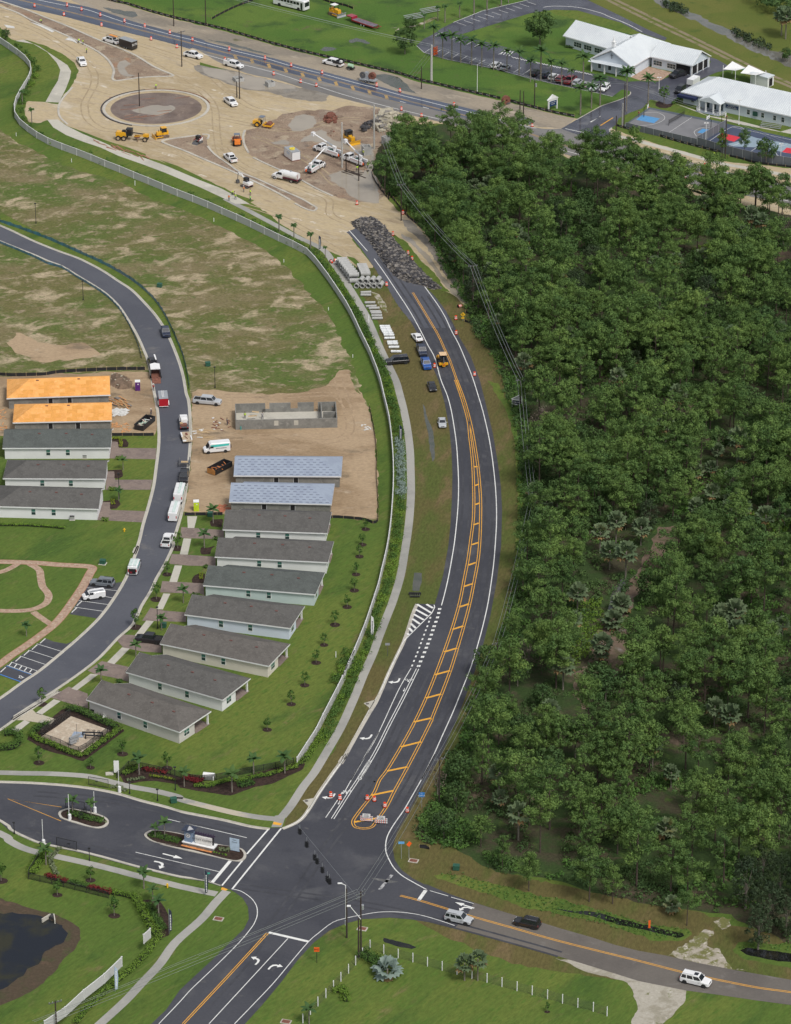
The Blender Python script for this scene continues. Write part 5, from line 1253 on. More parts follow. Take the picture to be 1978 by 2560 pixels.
pt(sh,'front_wall',m_block,('b',L / 2,.1,1.2,L,.2,2.4))
pt(sh,'back_wall',m_block,('b',L * .15,W,1.2,L * .3,.2,2.4),('b',L * .445,W,1.2,L * .21,.2,2.4),('b',L * .585,W,.45,L * .07,.2,.9),('b',L * .70,W,1.2,L * .16,.2,2.4),('b',L * .91,W,1.2,L * .18,.2,2.4),('b',L * .305,W,.45,L * .07,.2,.9))
pt(sh,'side_wall',m_block,('b',.1,W / 2,1.2,.2,W - .22,2.4)); pt(sh,'side_wall',m_block,('b',L - .1,W / 2,1.2,.2,W - .22,2.4))
pt(sh,'partition_wall',m_block,('b',L * .85,W / 2,1.2,.2,W - .22,2.4)); pt(sh,'partition_wall',m_block,('b',L * .93,W * .45,1.1,L * .13,.2,2.2))
for x in (.40,.595): pt(sh,'blocked_opening',m_conc,('b',L * x,-.005,1.45,1.0,.06,1.2))
pt(sh,'downpipe_stub',M('teal_pipe',(.05,.45,.42),.5),('t',1.2,-.15,0,1.2,-.15,.9,.1))
pt(sh,'scaffold_board',m_wood,('b',L * .17,W * .55,1.1,2.0,.5,.06,.2),('b',L * .2,W * .75,1.3,1.6,.6,.06,-.3))
def box_thing(name,label,cat,k,x,y,sx,sy,h,mat,rz=0,group=None,pad=True,top=None):
 p = g(k,x,y); t = thing(name,label,cat,p,rz,group)
 if pad: pt(t,'pad',m_conc,('b',0,0,.05,sx * 1.35,sy * 1.35,.1))
 pt(t,'cabinet',mat,('b',0,0,.1 + h / 2,sx,sy,h)); pt(t,'lid',top or mat,('b',0,0,.1 + h + .03,sx * 1.06,sy * 1.06,.06))
 return t
m_ac = M('grey_ac_casing',(.34,.34,.33),.6); m_green = M('utility_green',(.025,.10,.065),.6)
box_thing('air_conditioner','grey air conditioner on a pad at the wall of the lowest left-hand house','air conditioner','G',611,1345,.95,.95,.8,m_ac,group='air conditioners',top=m_blk)
box_thing('air_conditioner','grey air conditioner at the wall of the uppermost white left-hand house','air conditioner','G',717,826,.9,.9,.7,m_ac,group='air conditioners',top=m_blk)
box_thing('air_conditioner','black air conditioner at the corner of the house by the pump yard','air conditioner','K',785,275,.9,.9,.7,m_blk,group='air conditioners')
box_thing('air_conditioner','white air conditioner beside the hedge of the pump yard','air conditioner','K',890,310,.9,.9,.6,m_trim,group='air conditioners',top=m_ac)
for lab,k,x,y in (('green transformer box on the lawn above the grey parked car','I',868,370),('green utility box on the field beside the curved street','E',1348,735),('green utility box above the silver pickup truck','H',405,50),
     ('green utility box beside the black silt fence and driveway','H',427,1318),('green utility box between sidewalk and entrance road','K',1465,1032),('green utility box on the verge below the wood','O',813,385),('green utility box beside the palm and the black pickup','I',1380,905)):
 box_thing('transformer_box',lab,'utility box',k,x,y,1.15,1.0,.85,m_green,ru(-.3,.3),'green utility boxes',pad=(y == 370))
# ------------------------------------------------------------------ the white wall
WP = PL('A',-250,60,-60,250,0,315,120,395,240,490,268,560,240,640,160,770,130,830,120,870,125,950,180,1020,250,1070,350,1140,480,1195,620,1245,750,1295,880,1350,1010,1400,1140,1455,1280,1510,1410,1565,1550,1620,1687,1670,
  'F',130,40,265,100,395,158,525,222,655,285,785,345,905,408,980,490,1040,570,1100,650,1155,735,1210,815,1260,900,1300,980,1345,1080,1385,1160,1430,1250,1465,1340,1500,1430,1530,1530,1555,1650,
  'T',370,110,395,210,415,300,430,410,440,510,448,610,452,720,452,830,448,940,440,1050,432,1160,418,1270,400,1390,375,1500,345,1620,'Q',320,50,275,170,240,290,190,420,135,550,80,680,20,815,'J',1655,1070,1600,1190,1540,1320,1490,1420,1400,1590,
  'L',1130,-60,1050,50,975,170,z=1.9)
for p in WP: p.z = 0
m_vinyl = M('white_wall_panel',(.50,.50,.49),.7,.05,.3); m_vtop = M('white_wall_cap',(.62,.62,.61),.6)
def wall_run(pts,label,step=6.0,h=1.9):
 q = resample(pts,step)
 t = thing('boundary_wall',label,'wall',q[0],0,'white boundary wall')
 o = q[0]
 post = mesh_of('post',shapes([('b',0,0,h / 2 + .02,.2,.2,h + .04),('b',0,0,h + .07,.3,.3,.06)]),m_vtop)
 for i,p in enumerate(q):
  x = link('post',post,t); x.location = (p.x - o.x,p.y - o.y,0)
  if i:
   a_,c_ = q[i - 1],q[i]; L_ = (c_ - a_).length - .24; m_ = (a_ + c_) / 2
   pn = pt(t,'wall_panel',m_vinyl,('b',0,0,h / 2,L_,.10,h - .04)); pn.location = (m_.x - o.x,m_.y - o.y,0); pn.rotation_euler = (0,0,aim(a_,c_))
   pt(pn,'cap_rail',m_vtop,('b',0,0,h + .01,L_ - .12,.18,.07))
 return t
wall_run(WP,'long white panelled boundary wall curving between the sidewalk and the field')
wall_run(PL('M',1270,960,1215,1010,z=1.9) ,'short white wall piece at the end of the green hedge bottom left')
wall_run(PL('M',1030,1200,900,1330,720,1470,560,1620,380,1740,z=1.9),'white panelled wall running out of view beside the hedge bottom left')
m_silt_f = M('black_silt_fabric',(.018,.018,.022),.75); m_bluef = M('blue_fence_net',(.03,.16,.28),.6,.25,1.0,alpha=.8); m_pf = M('faded_print',(.35,.35,.36),.8)
def low_fence(label,h,mat,*a,name='silt_fence',cat='silt fence',marks=False,rpt=3.0,wob=.1,grp='silt fences'):
 q = resample(smooth(PL(*a),3),1.2)
 t = thing(name,label,cat,q[0],0,grp)
 mb = MB(); n = len(q)
 w = [wob * noise.noise(Vector((i * .7,3,len(a)))) for i in range(n)]
 of = offset(q,1.0)
 vs = []
 for i,p in enumerate(q):
  d = (of[i] - p) * w[i]
  vs += [(p.x,p.y,0),(p.x + d.x,p.y + d.y,h * (.85 + w[i]))]
 mb.add(vs,[(2 * i,2 * i + 2,2 * i + 3,2 * i + 1) for i in range(n - 1)])
 obj('fabric',mb,mat,t,world_=True)
 sm_ = MB()
 for i in range(0,n,max(1,int(rpt / 1.2))): p = q[i]; sm_.box(p.x,p.y,h * .55,.06,.06,h * 1.1)
 obj('stakes',sm_,m_wood if mat is m_silt_f else m_blk,t,world_=True)['kind'] = 'stuff'
 if marks:
  mk = MB()
  for i in range(1,n - 1,2):
   p,c_ = q[i],q[i + 1]; d = (p - of[i]).normalized() * .06
   s_ = 1 if (of[i].y > p.y) else -1
   d = d * s_
   for j in range(3):
    e = p.lerp(c_,.1 + .3 * j); f = p.lerp(c_,.3 + .3 * j)
    mk.quad((e.x + d.x,e.y + d.y,h * .35),(f.x + d.x,f.y + d.y,h * .35),(f.x + d.x,f.y + d.y,h * .62),(e.x + d.x,e.y + d.y,h * .62))
  obj('printed_letters',mk,m_pf,t,world_=True)['kind'] = 'stuff'
 return t
low_fence('black silt fence with faded print along the far highway shoulder',.95,m_silt_f,'A',800,-60,900,0,1080,40,1250,95,1450,150,1687,205,'B',200,252,400,310,640,380,900,447,1200,515,1500,585,1687,628,'C',180,685,300,712,600,782,850,838,marks=True)
low_fence('black silt fence from the cable spool to the school drive',.95,m_silt_f,'C',930,860,1100,905,1300,955,1480,990,marks=True)
low_fence('black silt fence along the foot of the grey court fence',.8,m_silt_f,'D',210,1062,300,1090,500,1130,700,1190,850,1230,1000,1268,1090,1290,marks=True)
low_fence('black silt fence beneath the navy court fence',.7,m_silt_f,'D',1165,1320,1270,1345,1400,1380,1687,1415,2100,1480)
low_fence('diagonal silt fence across the green pasture',.8,m_silt_f,'B',100,165,200,110,330,50,450,5,560,-50)
low_fence('silt fence beyond the bulldozer on the pasture',.8,m_silt_f,'B',1010,-10,1100,25,1220,50,1300,80)
low_fence('silt fence curving from the muddy corner along the wood',.85,m_silt_f,'B',1560,1390,1450,1450,1500,1570,1600,1690,'S',400,110,470,190,560,300,640,370,760,480,900,650,wob=.3)
low_fence('silt fence line at the edge of the wood by the highway',.8,m_silt_f,'D',-60,1400,60,1430,'D',780,1600,900,1630,1010,1670)
low_fence('black silt fence above the two orange-roofed shells',1.0,m_silt_f,'G',-200,125,0,130,100,138,380,130,480,112,700,98,1000,86,1225,85)
low_fence('short black silt fence between dumpster lot and front lawn',.9,m_silt_f,'G',945,640,1100,640,1310,640)
low_fence('black silt fence between the lime toilet and the lawns',.9,m_silt_f,'H',205,1312,400,1310,540,1308)
low_fence('black silt fence along the right edge of the building lots',.8,m_silt_f,'T',250,230,290,430,312,620,310,800,322,1190,200,1182,0,1165,'H',1440,1335)
low_fence('blue net fence on the outer side of the curved street',1.0,m_bluef,'E',-300,70,0,185,160,240,400,330,640,435,880,545,1100,670,1280,820,1370,940,1440,1070,1510,1230,1560,1370,1600,1600,name='blue_net_fence',cat='fence',grp='blue net fences',wob=.25)
low_fence('blue net fence on the inner side of the curved street',.8,m_bluef,'E',-300,240,0,365,150,425,300,490,400,540,520,575,650,655,800,745,900,815,1000,915,1075,1030,1130,1140,1170,1240,1195,1340,name='blue_net_fence',cat='fence',grp='blue net fences',wob=.2)
for lab,a in (('torn black silt fence strip nearest the yellow warning sign',(1060,1120,1120,1130,1190,1115)),('torn black silt fence strip below the yellow warning sign',(1050,1195,1120,1215,1190,1210)),('torn black silt fence strip at the field edge by the drums',(1130,1290,1180,1300,1220,1290))):
 low_fence(lab,.8,m_silt_f,'S',*a,wob=.5)
low_fence('short piece of black silt fence beside the orange street-corner sign',.8,m_silt_f,'O',500,200,590,215,wob=.3)
m_mesh = M('fence_mesh',(.03,.03,.032),.6,alpha=.32); m_wind = M('grey_windscreen',(.15,.165,.185),.8,.08,.5,alpha=.86)
def fence(label,h,step,mat_post,mat_mesh,*a,name='mesh_fence',cat='fence',pr=.05,k=1,grp=None,rail=True,z=0.0):
 q = resample(smooth(PL(*a,z=z),k) if k > 1 else PL(*a,z=z),step)
 for p in q: p.z = 0
 t = thing(name,label,cat,q[0],0,grp); o = q[0]
 post = mesh_of('post',MB().tube((0,0,0),(0,0,h),pr,n=6),mat_post)
 for i,p in enumerate(q):
  x = link('post',post,t); x.location = (p.x - o.x,p.y - o.y,0)
  if i:
   a_ = q[i - 1]; L_ = (p - a_).length; m_ = (a_ + p) / 2
   for nm,mt,sh_ in (('mesh_panel',mat_mesh,('b',0,0,h * .49,L_ - .1,.012,h * .94)),) + ((('rail',mat_post,('b',0,0,h * .97,L_ - .1,pr * 1.2,.05)),) if rail else ()):
    c_ = pt(t,nm,mt,sh_); c_.location = (m_.x - o.x,m_.y - o.y,0); c_.rotation_euler = (0,0,aim(a_,p))
 return t
fence('grey windscreened fence along the road side of the grey sports court',1.9,3.0,m_gal,m_wind,'D',290,1085,890,1225,grp='court fences')
fence('grey windscreened fence dividing the grey and navy courts',2.6,3.0,m_gal,m_wind,'D',890,1225,1140,1080,grp='court fences')
fence('grey windscreened fence in front of the navy court',2.6,3.0,m_gal,m_wind,'D',895,1230,1060,1280,1170,1310,1440,1375,1560,1385,1687,1405,2100,1480,grp='court fences')
m_wpost = M('white_plastic_post',(.80,.80,.80),.5)
fence('white post and wire fence facing the side road at the bottom',1.9,2.9,m_wpost,M('thin_wire_mesh',(.12,.12,.11),.6,alpha=.10),'O',85,1055,190,1092,299,1125,407,1153,515,1185,623,1215,733,1247,841,1275,950,1305,1063,1335,1175,1367,1287,1397,1399,1428,1512,1458,1625,1487,'P',-220,1520,-105,1550,19,1582,134,1620,name='post_fence',pr=.09,grp='white post fences',rail=False)
fence('white post and wire fence running down beside the lower road',1.9,2.9,m_wpost,M('thin_wire_mesh',(.12,.12,.11),.6,alpha=.10),'N',1605,1055,1540,1122,1493,1178,1436,1245,1378,1305,1316,1375,1257,1440,1200,1500,1136,1565,1078,1635,1018,1700,name='post_fence',pr=.09,grp='white post fences',rail=False)
fence('black fence panels around the hedged pump yard',1.2,2.4,m_blk,m_mesh,'K',345,490,480,530,580,580,680,612,800,520,930,430,grp='black fences')
fence('black fence at the gate of the pump yard',1.8,2.4,m_blk,m_mesh,'K',345,480,440,405,540,345,600,305,grp='black fences')
fence('black garden fence running behind the red and green beds',1.4,2.4,m_blk,m_mesh,'K',985,830,1030,800,1100,720,1175,745,1300,770,1450,805,1600,850,'L',260,350,400,320,560,285,700,260,850,232,960,200,grp='black fences')
fence('black garden fence around the bed bottom left',1.4,2.4,m_blk,m_mesh,'K',330,1520,225,1670,'M',222,462,460,515,620,555,920,630,grp='black fences')
def gate(label,k,x0,y0,x1,y1,h):
 a_,b_ = g(k,x0,y0),g(k,x1,y1); L_ = (b_ - a_).length
 t = thing('swing_gate',label,'gate',a_,aim(a_,b_),'black swing gates')
 pt(t,'gate_frame',m_blk,('b',L_ / 2,0,h,L_,.07,.07),('b',L_ / 2,0,.2,L_,.07,.07),('b',0,0,h / 2 + .1,.07,.07,h - .2),('b',L_,0,h / 2 + .1,.07,.07,h - .2))
 bars = [('b',.14 * i + .1,0,h / 2 + .1,.02,.02,h - .25) for i in range(int(L_ / .14))]
 pt(t,'gate_bars',m_blk,*bars)['kind'] = 'stuff'
 pt(t,'operator_box',m_blk,('b',L_ * .4,.05,h * .6,.5,.15,.12))
gate('black swing gate open beside the upper entrance lane','K',748,888,915,915,1.9)
gate('black swing gate open beside the lower entrance lane','K',650,1440,480,1400,1.9)
gate('black swing gate in the small planted island, upper leaf','K',555,1080,715,1105,1.9)
gate('black swing gate in the small planted island, lower leaf','K',670,1195,730,1140,1.9)
# ------------------------------------------------------------------ school buildings
pz = 3.2
a,b = g('C',1375,305,pz),g('D',135,412,pz)
house('long white metal-roofed school wing beside the hedge and lawn',a,b,11.5,m_paleblue,m_metal,'school building',pz,3.4,0,'gable','gable',wins=[(5.2,3),(9,3),(13,3)],kind='metal',lanai=False,over=.6,name='school_wing',L=(b - a).length + 4)
a,b = g('d',575,500,pz),g('d',850,335,pz)
t,L = house('white school hall with a cross on its front gable',a,b,13.8,m_paleblue,m_metal,'school building',pz,3.9,0,'gable','hip',wins=[(2.0,2)],kind='metal',lanai=False,over=.6,name='school_hall',L=24)
pt(t,'gable_cross',M('dark_cross',(.08,.08,.09),.6),('b',.48,6.9,5.2,.08,.12,1.6),('b',.48,6.9,5.5,.08,.9,.12))
pt(t,'steeple',m_trim,('b',5.5,9.0,6.9,.9,.9,1.6),('b',5.5,9.0,7.75,1.15,1.15,.12),('t',5.5,9.0,7.8,5.5,9.0,9.6,.35,.03,8))
for y in (1.2,4.6,8.4,12.6): pt(t,'porch_column',m_trim,('b',-.9,y,1.5,.3,.3,3.0))
pt(t,'porch_roof',m_metal,('x',[(-1.4,3.05),(.8,3.3),(.8,3.2),(-1.4,2.95)],.2,13.6))
for y in (3.0,7.5,10.8): f = pt(t,'window',m_trim,('b',.55,y,1.6,.06,1.1,1.6)); pt(f,'pane',m_glass,('b',.52,y,1.6,.04,.9,1.4))
a,b = g('d',815,347,pz),g('d',1425,482,pz)
t,L = house('school wing with an open porch at its gable end',a,b,10.5,m_paleblue,m_metal,'school building',pz,3.0,0,'gable','gable',wins=[(2.6,3),(7.2,3)],kind='metal',lanai=False,over=.6,name='school_wing')
pt(t,'porch_opening',m_black,('b',L - 3.4,.57,1.5,4.6,.06,2.5)); pt(t,'porch_opening',m_black,('b',L - .57,5.2,1.5,.06,8.6,2.5))
for x,y in ((L - .5,.5),(L - .5,3.6),(L - .5,6.8),(L - .5,10)): pt(t,'porch_column',m_trim,('b',x,y,1.5,.34,.34,3.0))
a,b = g('D',755,778,pz),g('D',1687,985,pz)
t,L = house('large white hip-roofed school building with a columned porch',a,b,15.5,m_paleblue,m_metal,'school building',pz,3.7,0,'hip','hip',wins=wx('D',a,b,838,850) + [x for x in wx('D',a,b,1335,940,1393,955,1453,968,1555,990,1625,1005)],kind='metal',lanai=False,over=.6,name='school_building',L=(b - a).length + 16)
px = wx('D',a,b,1010,900)[0]
pt(t,'awning',M('navy_awning',(.012,.02,.07),.7),('x',[(-.2,2.9),(5.6,2.9),(5.6,2.2),(-.2,2.2)],-1.6,.1))
pt(t,'porch_roof',m_metal,('h',[(px - 3.6,-2.6),(px + 3.6,-2.6),(px + 3.6,.3),(px - 3.6,.3)],3.05,3.2))
mb = MB().add([(px - 3.6,-2.6,3.2),(px + 3.6,-2.6,3.2),(px,-2.6,4.7),(px - 3.6,.4,3.2),(px + 3.6,.4,3.2),(px,3.2,4.7)],[(0,1,2),(0,2,5,3),(1,4,5,2)])
obj('porch_gable',mb,m_metal,t)
for dx in (-3.3,-1.2,1.2,3.3): pt(t,'porch_column',m_trim,('b',px + dx,-2.3,1.5,.34,.34,3.05),('b',px + dx,-2.3,.1,.5,.5,.2))
pt(t,'porch_floor',M('grey_porch_floor',(.22,.25,.29),.7),('b',px,-1.6,.06,7.4,4.0,.12))
for s in (-1,1):
 bl = []
 for i in range(9):
  a_ = R(20 + i * 9); bl.append(('b',px + s * (1.2 + 3.2 * math.sin(a_)),-1.2 - 2.6 * math.cos(a_),.5,.12,.12,.9))
 pt(t,'balustrade',m_trim,*bl)
for dx in (-2.2,0,2.2): pt(t,'door_pane',m_glass,('b',px + dx,.54,1.3,1.0,.06,2.1))
sx_ = wx('D',a,b,1195,910)[0]
sb = pt(t,'sign_board',M('navy_sign',(.012,.04,.12),.5),('b',sx_,.5,1.95,4.0,.1,.95))
for s_,z_ in (('Summit Road',2.2),('Christian Academy',1.75)): text(sb,s_,.42,m_trim,(sx_,.43,z_),(R(90),0,0))
pt(t,'poster',M('black_green_poster',(.02,.08,.06),.5),('b',wx('D',a,b,1393,955)[0],.3,1.6,1.5,.08,1.3))
p = g('D',1290,640); t = thing('storage_shed','small white shed with an open dark doorway behind the hip-roofed school','shed',g('D',1440,710),R(-40))
pt(t,'shed_body',m_trim,('b',0,0,1.4,6.0,3.0,2.8)); pt(t,'shed_roof',m_metal,('x',[(-3.2,2.8),(3.2,2.8),(3.2,3.0),(-3.2,3.2)],-1.7,1.7)); pt(t,'doorway',m_black,('b',3.01,0,1.3,.05,1.6,2.3))
t = thing('shade_sail','white shade sails with a green patch behind the hip-roofed school','shade sail',g('D',1290,680),R(-40))
pt(t,'sail',m_trim,('q',(-6,-2,2.6),(-1,-3,3.6),(-1,2,3.0),(-6,2.5,3.8)),('q',(0,-2,2.8),(6,-3,3.8),(6,2,3.2),(0,2,4.2))); pt(t,'green_cover',M('green_cover',(.02,.2,.13),.6),('q',(-1,0,3.0),(2,0,3.0),(2,3,3.4),(-1,3,3.2)))
for x,y in ((-6,-2),(-1,-3),(6,-3),(6,2),(-6,2.5)): pt(t,'pole',m_trim,('t',x,y,0,x,y,3.8,.08))
# ================================================================== vehicles and machines (x forwards)
m_tyre = M('tyre_rubber',(.018,.018,.019),.85); m_rim = M('wheel_rim',(.45,.46,.48),.35,metal=.6); m_rimd = M('dark_rim',(.09,.09,.10),.4)
m_vglass = M('vehicle_glass',(.012,.016,.022),.08,.05,spec=.9); m_chrome = M('chrome_trim',(.6,.6,.62),.2,metal=.8); m_under_ = M('underbody',(.02,.02,.02),.9)
m_lampw = M('headlamp_lens',(.75,.77,.80),.15); m_lampr = M('tail_lamp_lens',(.45,.02,.02),.25)
def paint(name,c,r=.28): return M(name,c,r,.03,.6,spec=.6,coat=.5)
P_white = paint('white_vehicle_paint',(.80,.80,.80)); P_black = paint('black_vehicle_paint',(.014,.014,.018)); P_silver = paint('silver_vehicle_paint',(.46,.48,.50)); P_grey = paint('grey_vehicle_paint',(.17,.19,.21)); P_navy = paint('dark_navy_paint',(.018,.026,.055))
P_blue = paint('blue_vehicle_paint',(.015,.085,.33)); P_red = paint('dark_red_paint',(.22,.01,.02)); P_dsil = paint('champagne_paint',(.30,.30,.29)); P_yel = paint('machine_yellow',(.78,.40,.015),.4); P_or = paint('machine_orange',(.75,.20,.02),.4)
m_rust = M('rusty_steel',(.19,.075,.05),.85,.3,2); m_steel = M('dark_steel',(.10,.10,.105),.55,.2); m_teal = M('teal_livery',(.06,.55,.50),.4)
_W = {}
def wheel(parent,x,y,r=.37,w=.25,rim=None):
 rim = rim or m_rim; key = (r,w,rim.name)
 if key not in _W:
  _W[key] = (mesh_of('tyre',MB().ring((0,0,0),'y',r,r * .62,w,14),m_tyre),mesh_of('rim',MB().tube((0,-w * .4,0),(0,w * .4,0),r * .63,n=10),rim))
 t = link('wheel',_W[key][0],parent); t.location = (x,y,r); link('rim',_W[key][1],t)
def loft(st,zb=None):
 """stations (x, halfwidth, z_bottom, z_top) -> body with chamfered top and bottom edges"""
 mb = MB(); vs = []; k = 8
 for x,w,z0,z1 in st:
  c = .10
  vs += [(x,-w + c * .6,z0),(x,-w,z0 + c),(x,-w,z1 - c),(x,-w + c,z1),(x,w - c,z1),(x,w,z1 - c),(x,w,z0 + c),(x,w - c * .6,z0)]
 fs = []
 for i in range(len(st) - 1):
  for j in range(k): fs.append((i * k + j,i * k + (j + 1) % k,(i + 1) * k + (j + 1) % k,(i + 1) * k + j))
 fs += [tuple(range(k - 1,-1,-1)),tuple((len(st) - 1) * k + j for j in range(k))]
 return mb.add(vs,fs)
def cab(t,P,xr,xf,txr,txf,z0,z1,wb,wt,pil=(),roofm=None,name='cabin'):
 """greenhouse: lower outline xr..xf, roof outline txr..txf, with glass set on its faces; pil = pillar positions 0..1 along the side"""
 v = [(xr,-wb,z0),(xf,-wb,z0),(xf,wb,z0),(xr,wb,z0),(txr,-wt,z1),(txf,-wt,z1),(txf,wt,z1),(txr,wt,z1)]
 o = obj(name,MB().add(v,[(0,1,5,4),(1,2,6,5),(2,3,7,6),(3,0,4,7)]),P,t)
 dz = z1 - z0
 tx = txr + .02,txf - .02
 rp = pt(t,'roof_panel',roofm or P,('h',[(tx[0] - .03,-wt),(tx[1] + .03,-wt),(tx[1] + .03,wt),(tx[0] - .03,wt)],z1 - .02,z1 + .04))
 def gl(nm,A,B,D,E,a=.06,b=.94,lo=.12,hi=.90):
  A,B,D,E = map(Vector,(A,B,D,E)); n = (B - A).cross(E - A).normalized() * .015
  def q(s,u): return A.lerp(B,s).lerp(E.lerp(D,s),u) + n
  obj(nm,MB().quad(q(a,lo),q(b,lo),q(b,hi),q(a,hi)),m_vglass,t)
 gl('windshield',v[1],v[2],v[6],v[5]); gl('rear_window',v[3],v[0],v[4],v[7],.1,.9,.2,.88)
 e = [0.0] + list(pil) + [1.0]
 for i in range(len(e) - 1):
  gl('side_window',v[0],v[1],v[5],v[4],e[i] + .03,e[i + 1] - .02,.14,.88)
  gl('side_window',v[2],v[3],v[7],v[6],1 - e[i + 1] + .02,1 - e[i] - .03,.14,.88)
 return o
def lights(t,xf,xr,w,zf,zr,hw=.38,tall=.16):
 for s in (-1,1):
  pt(t,'headlight',m_lampw,('b',xf,s * (w - .24),zf,.06,hw,.15)); pt(t,'tail_light',m_lampr,('b',xr,s * (w - .13),zr,.06,.18,tall * 2))
def arches(t,xs,w,r):
 for x in xs: pt(t,'wheel_arch',m_under_,('t',x,-w - .006,r,x,w + .006,r,r * 1.16,r * 1.16,14))
def suv(name,label,P,L=4.9,W=1.95,H=1.8,kind='suv',rim=None,rack=False,sunroof=False,group='cars'):
 t = thing(name,label,{'suv': 'car','sedan': 'car','pickup': 'pickup truck','minivan': 'van'}[kind],group=group)
 h,w = L / 2,W / 2; r = .39 if kind != 'sedan' else .34; z0 = .30; bl = H * .60 if kind != 'sedan' else H * .64
 if kind == 'pickup':
  bl = H * .60
  obj('body',loft([(-h + .02,w * .95,.5,bl),(-h + .15,w,.38,bl),(-h + 1.75,w,.34,bl)]),P,t)
  obj('front_body',loft([(-h + 1.76,w,.34,bl),(h - .9,w,.34,bl - .02),(h - .15,w * .97,.36,bl - .10),(h,w * .88,.45,bl - .22)]),P,t)
  pt(t,'bed_liner',m_under_,('b',-h + .92,0,bl + .005,1.55,W - .34,.03)); 
  for s in (-1,1): pt(t,'bed_rail',P,('b',-h + .92,s * (w - .10),bl + .05,1.7,.14,.10))
  pt(t,'tailgate',P,('b',-h + .07,0,bl + .05,.09,W - .3,.10))
  cab(t,P,-h + 1.78,h - 1.35,-h + 2.0,h - 2.15,bl - .02,H,w * .95,w * .78,(.48,))
  ax = (-h + 1.15,h - .95)
 else:
  obj('body',loft([(-h,w * .88,.45,bl - .08),(-h + .14,w * .97,.34,bl),(-h + 1,w,z0,bl),(h - 1.2,w,z0,bl - .01),(h - .2,w * .96,.33,bl - .13),(h,w * .84,.42,bl - .26)]),P,t)
  if kind == 'sedan': cab(t,P,-h + .75,h - 1.25,-h + 1.35,h - 2.05,bl - .02,H,w * .92,w * .72,(.5,))
  else: cab(t,P,-h + .12,h - 1.25,-h + .38,h - 2.0,bl - .02,H,w * .96,w * .78,(.28,.62) if L > 4.6 else (.33,.66))
  ax = (-h + .95,h - .90)
 arches(t,ax,w,r)
 for x in ax:
  for s in (-1,1): wheel(t,x,s * (w - .11),r,.25,rim)
 lights(t,h - .05,-h + .03,w * .93,bl - .28,bl - .2)
 pt(t,'grille',m_blk,('b',h - .02,0,bl - .34,.06,W * .45,.22)); pt(t,'bumper',m_blk if rim is m_rimd else P,('b',h - .02,0,.48,.12,W * .82,.16)); pt(t,'rear_bumper',m_chrome if kind == 'pickup' else m_blk,('b',-h,0,.52,.14,W * .85,.16))
 for s in (-1,1): pt(t,'mirror',P,('b',h - 1.55 - (.1 if kind == 'pickup' else 0),s * (w + .10),bl + .08,.12,.22,.16))
 if rack:
  for s in (-1,1): pt(t,'roof_rail',m_chrome if rim is not m_rimd else m_blk,('b',-h + 1.4,s * w * .66,H + .08,1.9,.05,.05))
 if sunroof: pt(t,'sunroof',m_vglass,('b',.1,0,H + .045,.75,.9,.02))
 return t
def at(t,k,x,y,fx,fy,rx,ry,z=.8):
 """centre pixel seen at height z, heading from rear pixel to front pixel"""
 p = g(k,x,y,z); a = aim(g(k,rx,ry,z),g(k,fx,fy,z))
 t.location = (p.x,p.y,0); t.rotation_euler = (0,0,a)
 return t
PK = lambda label,P,**kw: suv('pickup_truck',label,P,L=kw.pop('L',5.9),W=2.02,H=kw.pop('H',1.92),kind='pickup',group='pickup trucks',**kw)
CR = lambda label,P,**kw: suv('parked_car',label,P,**kw)
def ladder_rack(t,x0,x1,w,z,load=None):
 pt(t,'ladder_rack',m_steel,*[('b',x,0,z,.06,2 * w,.06) for x in (x0,(x0 + x1) / 2,x1)],*[('b',(x0 + x1) / 2,s * w,z,x1 - x0,.06,.06) for s in (-1,1)],*[('b',x,s * w,z - .4,.06,.06,.8) for x in (x0,x1) for s in (-1,1)])
def ladder(parent,x0,x1,y,z,w=.42,m=None,name='ladder'):
 n = int((x1 - x0) / .32)
 pt(parent,name,m or M('pale_green_ladder',(.55,.72,.66),.5),('b',(x0 + x1) / 2,y - w / 2,z,x1 - x0,.07,.09),('b',(x0 + x1) / 2,y + w / 2,z,x1 - x0,.07,.09),*[('b',x0 + .2 + i * .32,y,z,.04,w,.04) for i in range(n)])
# ---- traffic and parked cars
at(suv('car_on_road','silver grey car heading away from the junction on the side road',P_silver,L=5.1,rim=m_rimd,rack=True),'O',835,790,945,815,725,765)
at(suv('car_on_road','black car heading for the junction on the side road',P_black,L=4.85,H=1.72,rack=True),'O',1410,825,1300,800,1520,850)
at(suv('car_on_road','white car with a dark sunroof on the side road by the gravel drive',P_white,L=5.35,W=2.05,H=1.92,rack=True,sunroof=True),'P',883,1310,1010,1340,755,1280)
at(CR('white saloon at the road edge, uppermost of the cars parked along the verge',P_white,L=4.8,W=1.85,H=1.42,kind='sedan'),'S',652,1320,620,1285,685,1362)
at(PK('dark blue pickup truck on the verge between the white saloon and the blue pickup',P_navy),'S',690,1432,705,1475,672,1388)
at(PK('bright blue pickup truck on the verge beside the yellow backhoe',P_blue,L=5.6),'S',727,1545,742,1590,708,1495)
at(CR('black long car standing across the sidewalk below the white pipes',P_black,L=5.7,W=2.05,H=1.9,rack=True),'S',484,1520,385,1528,583,1512)
at(CR('black saloon on the verge above the long puddle',P_black,L=4.7,W=1.85,H=1.45,kind='sedan'),'T',777,48,790,85,762,10)
at(CR('silver saloon on the verge beside the long puddle',P_silver,L=4.6,W=1.82,H=1.45,kind='sedan'),'T',863,352,868,392,858,312)
at(PK('black pickup truck parked alone high on the curved street',P_navy,L=5.3),'E',1397,1108,1412,1165,1380,1048)
